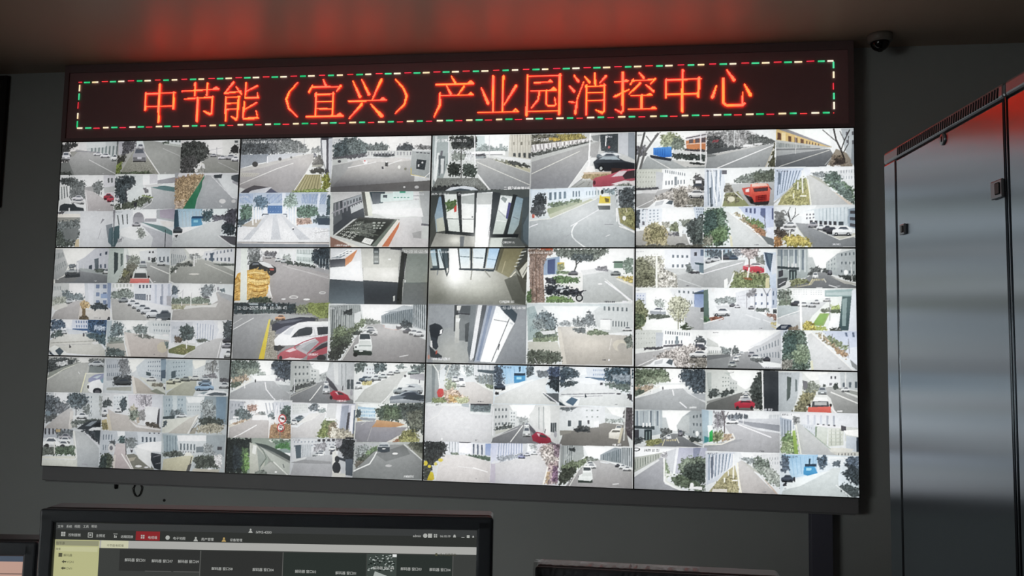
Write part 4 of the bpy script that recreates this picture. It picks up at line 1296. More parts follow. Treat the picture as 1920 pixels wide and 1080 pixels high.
FEEDS[1, 1] = (430, 460, .208333, '''
@ d8dadc 6,2 91,2 90,53 4,51
p f0f0f0 28,3 46,3 44,7 30,6
f 8a8f90 .7 17,3 28,2.5 28,14 20,16 17,16
f 6a7070 .5 17,10 28,8 29,14 18,18
f 667 .4 36,5 42,6 42,10 33,12 30,8
p e0e5e5 44,3 60,2.5 62,14 46,12
f 9aa5a0 .4 48,9 54,8 55,14 48,14
g e0ecec d0dcd8 60,3 75,3 75,18 60,16
w 7a8a88 11 2 .4 .6 60,3 75,3 75,17 60,15
f 3a4852 .6 74,5 80,2.5 91,2.5 90,22 80,20 74,14
w a5b0b5 4 1 .15 1 79,12 90,12 90,20 79,20
g aaa6a6 8f8c8c 30,10 46,12 60,17 90,23 90,52 38,52 36,30 30,20
p 9a9a9c 60,16 90,22 90,26 66,20
l c0bebc .5 48,18 90,30
l bbb .3 52,20 88,28
c ccc 32,9 6,3 s
c d0d5d5 41,11 5,4 s
c bcc 46,12 5,4 s
f 3f4a44 .5 50,14 66,16 78,19 76,20 52,17
l eef .6 28.5,3 28.5,12
l dde .7 57.5,7 57.5,17
l eef .7 85,19 85,22
p 2f3236 18,18 22,15 30,14.5 37,17 42,20 42,24 38,27 28,24 18,22
p d8dcde 26,15 31,14.8 37,17 40,20 35,20 30,18
p 6a7078 21,16 26,15.5 27,17.5 21,18
p b04a40 36,21 40,21 40,22.5 37,22.5
p d89a30 5,31 8,25 18,22 24,21 34,24 36.5,28 36,35 33,45 22,48 4,49
f e8ac40 .35 17,23 25,21 35,24 36,28 28,30 18,27
f f0bc58 .3 16,28 26,30 36,29 36,34 26,36 16,33
f e2a238 .35 16,34 26,36 35,34 34,40 24,41 16,40
f ecb450 .3 16,40 26,41 34,40 32,46 22,47 16,47
f e4a43c .35 4,32 10,26 11,48 4,49
l f6d488 .9 18,25 24,24 32,25.5
l f6d488 .9 18,31 26,32.5 34,31.5
l f4cc7c .8 18,37 26,38.5 33,37.5
l f4cc7c .8 5,36 10,33
l 8a5a18 .6 17,28.5 22,29.8 28,30.3 35,29
l 8a5a18 .6 17,34.3 24,36 30,35.8 35,34.5
l 8a5a18 .6 22,40.8 28,41.2 33,40
l 9a6820 .4 20,26 26,27.2 34,26
l 9a6820 .4 18,43.5 25,44.5 31,43
l 9a6820 .5 5,31 8,28 10,33
l 9a6820 .4 5,42 10,40
h 9a6418 .4 30,46 6,2.5
g e0e8e0 d5ddd5 11,2 16.5,2 16,51.5 10,51.5
f 4a5a4a .6 17,48 24,45.5 37,46 38,51.5 17,51.5
l eee .7 35,35 38.5,47
e d8d8d5 57.5,45.8 4,1.5
e a8a5a5 57.5,45.8 3,1
e d0d0ce 83,42 3,1.2
e a0a0a0 83,42 2.2,.7
e eee 69,47.8 3,.8
e ddd 48.5,47.5 2,.7
@ a0a29e 91,2 179,3 178,53 90,53
g d8dce0 f5f8f8 92,3 119,3 121,32 91,30
p f5f8fa 92,18 118,14 119,31 91,30
p 9ab 92,12 106,4 114,5 100,12
p f0f5f5 93,11 107,4 116,5 108,9
w 6a7a84 4 2 .5 .5 95,11 107,5 113,5 101,12
g 4a4d54 5a5d64 91,13 105,12 105,19 91,20
p d88858 105,12 116,4 111,14 105,19
g b8bab4 c5c6bc 119,3 154,3 152,20 120,20
p d5d5cc 121,20 152,20 152,33 121,31
h f2f2ea .7 142,26 9,4
h f5f8f8 .5 104,24 12,6
p 3a4448 130,3 135,3 135,17 130,17
w 7a8488 1 3 .7 .4 130,4 135,4 135,17 130,17
p eee 143,12 146,12 145,13.5 143,13
p 556 145,2.5 156,2.5 155,5 145,4
h dcdcd2 .5 132,12 8,6
g 4a5258 6f7c84 91,30 122,32 122,53 90,53
g 474d52 3a3f44 121,31 153,33 152,53 122,53
p 2f3230 155,5 160,8 156,33 155,53 150,53 152,33
g 7f8882 8a918a 160,8 178,8 178,33 157,33
p 6a7270 157,33 178,33 178,53 155,53
g 6f7472 74797a 157,34 178,34 178,53 155,53
p d5d8d0 147.5,45 149,44.5 149,49 147.5,49.5
e 111 152,48 .8,1
l eef .7 158,31 158,33
l 445 .6 158,9 157,30
t f5f8f8 155,5 2.2 -12-23*16:22:58
@ 8f8f90 4,52 90,52 89,103 3,102
f 37464c .5 5,52 60,53 60,62 40,62 4,63
f 4a5a5a .5 20,57 44,58 42,62 22,62
w 9aa8b0 4 1 .4 .5 30,53 44,53 44,56 30,56
p aab5ba 18,53 26,53 26,54.5 18,54.5
f 7f8a60 .6 58,58 66,54 72,53 74,62 62,63
g 98a850 8a9a48 71,53 90,52 89,66 80,66 70,60
f 8a9a48 .4 71,53 90,52 89,66 80,66 70,60
p a5a8a8 4,63 40,62 76,64 70,68 38,70
g 9a9c9e 808284 4,64 38,63 36,68 28,103 3,103
l e0e2e2 .6 4,76 22,66
l ccc .4 4,71 12,66
f 5a5f5c .4 36,68 80,66 78,70 44,78 38,80
p 99958a 34,72 40,72 42,92 44,103 31,103
n .3 34,74 40,74 44,103 32,103
g e0cc50 d5b830 35.5,67 37,67 31,103 26,103
c d8a078 41,63 9,5 s
p 3a3d4a 38,72 44,69 52,67 64,65 77,66 76,69 60,71 48,77 38,77
p 5a5f6c 41,69.5 56,67.5 66,67 58,69.5 46,71
p 6f7280 42,77 50,73 58,72 50,79 42,80
p e8eaec 40,85 44,81 54,74 62,70 70,69 89,69 89,84 70,89 50,90 41,90
p f5f8f8 62,70 72,69 89,69 89,72 66,72
p 3a4046 55,83 62,76 68,74 74,74 74,79 72,81
p 3a4046 78,74 89,73.5 89,80 79,81
p c8ccd2 48,80 54,75 58,74 54,81
l 99a .4 55,83 72,82 89,81
l aaa .3 75,74 77,83
e 555 60,80 1,1.3
p 3a3d40 40,90 50,91 44,95 40,94
e 444 45,92 2,2.5
g c86872 a85058 43,99 46,96 52,93 58,91 62,94 70,98 66,101 52,103 43,102
p e0c8cc 50,95 57,92 60,94 54,96
p b0b2b6 59,93 66,88 76,84.5 84,84 80,88 72,95 69,98
p 9aa0a4 64,93 72,88 80,86 76,90 70,96
l a84050 .8 58,91 66,87 76,83.5 84,82.5
p b85864 76,83.5 84,82 89,81 89,85 82,88 74,94 70,98 69,97 80,87
p 3f444a 75,94 82,89 89,86.5 89,90 80,94
p b85864 70,98 78,94 89,90 89,96 76,101 69,103
l 5a2a30 .5 70,98 80,93.5 89,90
p 777c80 72,103 80,99 89,96 89,103
e 3a3d40 82,101 4,3
p d8c8ca 44,103 54,100.5 66,101.5 62,103
e 2f3338 46,101 1.5,2
t fff 7,55.8 2.6 12-23-2025*WU-*16:20:43
t fff 70,97 2 AKUBC
@ dfe4e5 90,53 178,54 178,105 89,103
p f8fafa 119,54 165,54 160,58 145,64 135,70 122,68
g a5abab 969c9a 91,55 118,54 120,66 110,80 92,86
w 4a5254 7 1 .45 1 93,57 107,55 106,80 92,85
w c8d0d0 7 1 .2 1 95,57 109,55 108,78 95,84
w 889090 6 1 .4 1 108,55 119,55 119,68 108,80
f 3a4244 .5 103,60 111,58 112,63 104,63
p d5dada 113,62 119,60 119,68 113,72
g 9aa4ac 828c90 137,64 150,58 157,55 165,56 165,72 137,71
w 56646a 14 1 .4 1 140,64 165,57 165,71 140,70
p b8c0c5 138,61 150,58 156,55 165,56 165,58 150,60
g c0c8cc b5bcc0 165,54 178,54 178,78 165,74
w 5a6468 7 1 .45 1 165,54 178,54 178,77 165,73
f 707a70 .5 118,68 124,66 136,69 136,72 124,72
f 3f4a50 .5 154,70 158,68 164,70 164,75 154,74
f 6a7a58 .7 94,77 100,72 108,76 116,70 122,66 123,72 114,78 108,86 100,90 92,92
f 4f5a4a .6 92,84 104,82 112,78 112,84 104,96 92,100
g a5a5a5 8f8d8d 124,72 136,71 160,78 178,86 178,105 100,105 112,86
f 454a44 .5 90,96 106,86 108,90 98,104 90,103
l d8d8d2 .7 113,86 102,103
p c8a8a0 138,72 154,76 150,77 140,75
p d8dde0 140,72 152,75 148,76 140,74.5
f 445 .5 150,73 156,74 154,76 150,76
c 445 156,75 8,4.5 s
c e0e5e5 161,76 9,5 s
c dde0e2 165,77 10,5.5 s
c d5dad8 120,73 13,6 s
c e5e8e8 121,75 13,6.5 s
p 40484a 124,77 130,78 128,80 124,79
f 3f4a44 .5 112,78 120,76 120,80 112,82
p 3a443e 112,92 128,92 129,98 114,99
h c5c2c0 .5 145,78 20,6
g eef2f0 d5dcd8 117,82 119,79 126,79 128,84 129,92 128,96 113,95 113,90 117,88
p 3a4248 118.2,80 126.4,80 127.4,84.6 117.6,84.6
l f5f8f8 .5 118.5,79.2 126.3,79.2
e 334 114.5,91.5 1,.8
p 8a9290 116,94 124,94 124,95.4 116,95.4
p c8ceca 118,86 127,86 128,89 117,89
p a5adaa 117,89.5 128,89.5 128,91 117,91
p 2f3a34 112,94 128,95 128,99 113,98
e 222 114,98 2,2
e eee 119,95 2,.6
l ddd .7 153,100 158,99 161,98.5
t f5f8f8 93,52.3 1.8 WU-ABU
t eef 91.5,57 1.4 2025
''')
FEEDS[2, 1] = (795, 460, .212993, '''
@ 8a8c82 5,2 92,2 91,52 4,52
g a0a096 80827a 5,20 70,22 92,40 91,52 4,52
h e4e7e0 .95 38,24 20,12
h c8cabf .6 45,36 20,9
h fafcf6 .9 27,27 8,9
h 6a6c62 .5 10,46 10,8
p 4a585e 6,3 22,3 22,20 8,20
g 8fb0c5 c5d8d8 6,5 10,4 12,18 8,18
g bcd8e5 dfe8e5 11,4 15,3.5 18,20 13,20
p 3a454a 10,3 12,3 14,20 12.5,20
l 2a3338 .7 14,5 20.5,27
l 2a3338 .7 21,4 22,22 20.5,26
l 2a3338 .6 17,9 20,24
g f0f8f5 fafcf8 23,2.5 30,2.5 31,24 22,26
p fafcfa 22,3 30,2.5 31,20 23,22
g b8d0e0 e0ece8 31,3 40,3 40,20 32,20
g cfe2ec e8f0ec 43,3 54,3 52,20 43,20
g a0c8f0 c5dcec 57,3 66,3 61,20 54,20
l 2a3338 1 30,3 32,20
l 2a3338 1.6 41.5,2.5 41.5,21
l 2a3338 1.6 55,3 52.5,20
l 2a3338 1 66.5,3 61,22
p 2f3a40 31,20 61,21 61,23 31,21.5
l 4a5a60 .6 32,10 40,10.5
l 4a5a60 .6 43,11 52,11.5
l 7a98b0 .6 55,12 63,13
p 2f3a40 6,20 20,20 20,21.5 6,22
l 6a7278 .8 12.5,22 12,26
l 8a8a80 1 42,22 41,30
l 8a8a80 1 53,22 58,28
g 7f7a5c 8a8668 67,3 88,3 84,14 74,28 62,22
l a8a080 .8 71,14 68,24
p 5f5c48 67,3 70,3 64,22 62,22
p 4a4c48 86,4 92,3 91,14 82,18 80,20
w b8bcb4 1 5 1 .35 85,5 90,4 80,20 78,20
p 4a4a40 80,20 90,12 91,30 86,30
p c8c8b8 83,22 90,14 90,22 86,29
l 555 .5 86,26 91,17
l f0e8d0 .8 75,28 80,23
g 6a6c64 5a5c54 70,30 80,26 92,32 91,52 78,50
p 55554c 80,24 90,32 91,46 86,40
t fff 6,5.5 1.6 2025-12-23*WU
t fff 66,47.8 2 CAMERA 02
@ f0f5f2 92,2 184,3 183,51 90,51
p f8fbfa 118,3 184,3 184,20 120,22
g c0c5c5 a8acaa 140,22 162,21 184,30 184,48 140,51 137,34
p e0e0dd 114,24 140,24 140,51 134,50 115,34
p e5e2dc 128,34 138,36 138,42 120,42
p d5d8d8 138,22 155,20 160,23 140,26
f 707a70 .6 114,3 163,3 160,8 150,14 140,14 130,12 118,11
f 5a6668 .6 130,8 150,8 148,13 138,15 130,13
l 4a4c4a 1.2 134,12 134.5,18 132,24
l 4a4c4a .8 134.5,17 140,12
p 8fa5c0 106,12 120,10 120,25 106,26
p 4a5880 109.5,13 116,12 116,25 109.5,25
g d0b050 b8b040 118,15 124,15 124,20 118,21
f 889060 .4 118,18 124,16 124,21 118,22
f 708a60 .5 117,22 134,23 134,25 117,25
c 667 127,22 9,4 s
f 5a7a4a .5 112,28 118,26 137,28 137,32 118,33 112,31
p 889 150,20 162,21 162,23 152,22
f 778 .4 152,19 160,18 162,22 154,22
c 8a9090 164,22 9,4.5 s
p 6f8a78 167,14 175,14 175,20 167,20
p 455 166,14.5 175,14.5 175,15.5 166,15.5
f 7a9080 .5 174,14 180,11 184,12 184,25 176,24
f c8b050 .5 168,27 184,27 184,33 174,30
p e0dcd0 168,28 184,34 184,36 170,30
p f5f5f0 158,28 162,31 183,48 180,48
l eef 1 159,31 184,49
e eee 155,33.5 2,.6
g a08678 8a7264 94,8 110,8 106,16 106,30 107,50 95,50 93,20
f 967c6e .45 93,6 110,7 106,16 105,30 107,50 95,50 94,20
l 6a5040 .5 99,10 100,48
l 7a5c4a .4 103,10 102,50
l 6a5040 .4 96,20 97,49
p c05a40 103,3 114,3 114,5 104,5
f 8a7060 .5 93,3 116,5 112,9 93,9
f 3a3f48 .7 107,28 112,28 118,30 116,34 108,33
f 3a4048 .8 107,35 116,34 126,36 136,38 140,42 134,44 120,43 108,42
p b8bec5 118,36 124,36 122,38 117,38
p c8ccd0 121,38.5 128,38 126,40.5 120,41
e 2a2d30 137,45.5 3.3,3.3
e b5b8b5 137,45.5 2.1,2.1
e 30343a 111,40 2.6,2.8
e 30343a 125,41 2.4,2.6
l 334 .8 128,40 136,41 141,39
l 334 .5 139,40 143,39
f 5a7a48 .5 91,40 95,38 96,50 91,51
f 6a8a50 .6 108,45 114,43 130,45 134,50 108,50
p 7a9a5a 110,45 118,44 122,46 112,47
t fff 94,6 1.6 2025-12-23*WU*16:20
t 556 158,48 1.5 -ABULKJ
p eef 174.5,48 178,48 178,50 174.5,50
@ 8c9094 4,52 91,53 90,104 3,103
g 9aa0a4 8a8f94 5,54 27,53 27,74 4,74
g 8f9496 a5a8a4 4,74 27,72 39,80 39,103 8,103
h b2b4ae .5 24,92 8,10
p 4a4f52 27,53 30,53 30,76 26,76
p 747a7c 30,60 40,61 40,84 28,84
p dfe0da 29,54 32.5,54 32.5,58 29,58
p 5a6064 33,54 43,54 41,62 31,60
g d0d2cc a8aaa6 28,62 31,62 31,86 27,86
p e5e8e5 28,65 32,65 31,68 28,68
p 4a4f52 36,70 40,68 39,85 36,85
l 334 .8 28,60.5 40,61.5
g 7a8286 5a6268 41,53 46,53 43,80 40,101 38,92
p dfe2e5 47.5,53 51,53 44,98 41,101 40,99
p 5a5f64 51,53 55,53 46,100 43,102
p 9aa4b4 55,54 63,54 50,102 44,102
p 7a88a0 57,54 60,54 48,101 46,101
g f0f4f5 fafcfa 63,54 66,55 79,69 75,76 62,103 49,102
l 4a4f54 .6 74.5,65 59,102
l 5a6064 .5 61,66 73,68 
p c8ccd0 75,68 78,69.5 77,70.5 74.5,69
l 445 .8 66,87 64.5,92
p 45525c 65,54 74,53.5 82,62 79,69 70,60
w a8b4bc 4 1 .2 1 74,54 82,54 82,60 76,57
g 9a9fa4 868b90 83,54 90,54 90,104 65,103 79,72
p 2d333b 5,71 10,69 15,71 17,74 16,78 13,80 12,84 12,89 8,88 6,80
e 2d333b 11,75 6,5.5
p eee 14.5,75 16.5,74 16,78 14,78.5
p 383f48 6,80 11,82 13,89 11,92 8,90 
p ddd 6,84 7.5,84 8,92 12,97 11,98 6,93
p 3a4046 5,88 10,93 16,97 16,100 6,98
p b05548 10.5,93 12,92 12,95 10.5,96
e c08878 4.5,98 1,2
t eef 7,98.6 2.2 -AKUBE#Z
t fff 64,55 2 25-12-23*16:20:58
@ e0e5e6 91,51 183,51 184,105 90,104
g c8d5d8 dfe5e5 91,52 183,52 183,60 91,60
p eff5f5 105,54 155,54 140,66 118,68
g a8babc 9aacaa 91,56 98,54 104,70 102,82 92,84
w 70868c 6 2 .3 .4 93,58 99,56 104,76 94,80
f 6a7a80 .7 99,62 105,58 112,60 117,66 117,76 108,74 98,72
f 808e90 .6 97,66 104,64 108,72 104,75 98,74
f 707a7e .6 131,66 136,63 139,66 146,59 150,62 152,71 142,72 132,72
f 8a9498 .5 119,69 126,66 130,69 130,72 120,71
g cfd5d6 bfc5c4 150,58 165,53 183,52 183,76 160,78 151,70
w 707a7e 6 1 .4 1 157,54 180,56 180,59 157,58
w 6a7478 6 1 .4 1 165,67 180,68 180,72 165,72
p e8ebea 155,66 164,66 164,75 155,74
l 667 .4 155,65.5 165,66
f 607060 .5 98,78 105,75 115,74 118,77 117,84 98,86
f 7a8a6a .4 97,82 118,80 118,84 97,86
p d8dadb 103,76 116,75 116,78 106,79
g bab6ae aaa59c 118,72 132,72 150,78 183,80 183,105 122,105 120,85
h d4cdc0 .7 145,86 18,8
h dcd8ce .6 135,76 12,4
p cac4b8 118,74 121,74 126,104 122,104
p c0c0b4 92,85 118,85 122,96 92,92
f 5f685a .6 91,92 108,92 121,95 122,103 91,104
f 708062 .5 143,76 152,74 162,77 163,79 144,79
f 5f686a .5 130,74 142,73 143,78 134,77
l eee .8 143,70 143,78
c d5d8d8 174,72 9,4 s
f 6f7a70 .5 176,82 183,78 183,90 178,90
e c8c2b2 172,88 6,5
e b0aca4 174,90 4,4
l d5d0c8 .6 165,82 163,92
l ccc .5 98,99 101,104
t 556 157,100 1 LKJ
p eef 162,100 163.5,100 163.5,101.5 162,101.5
''')
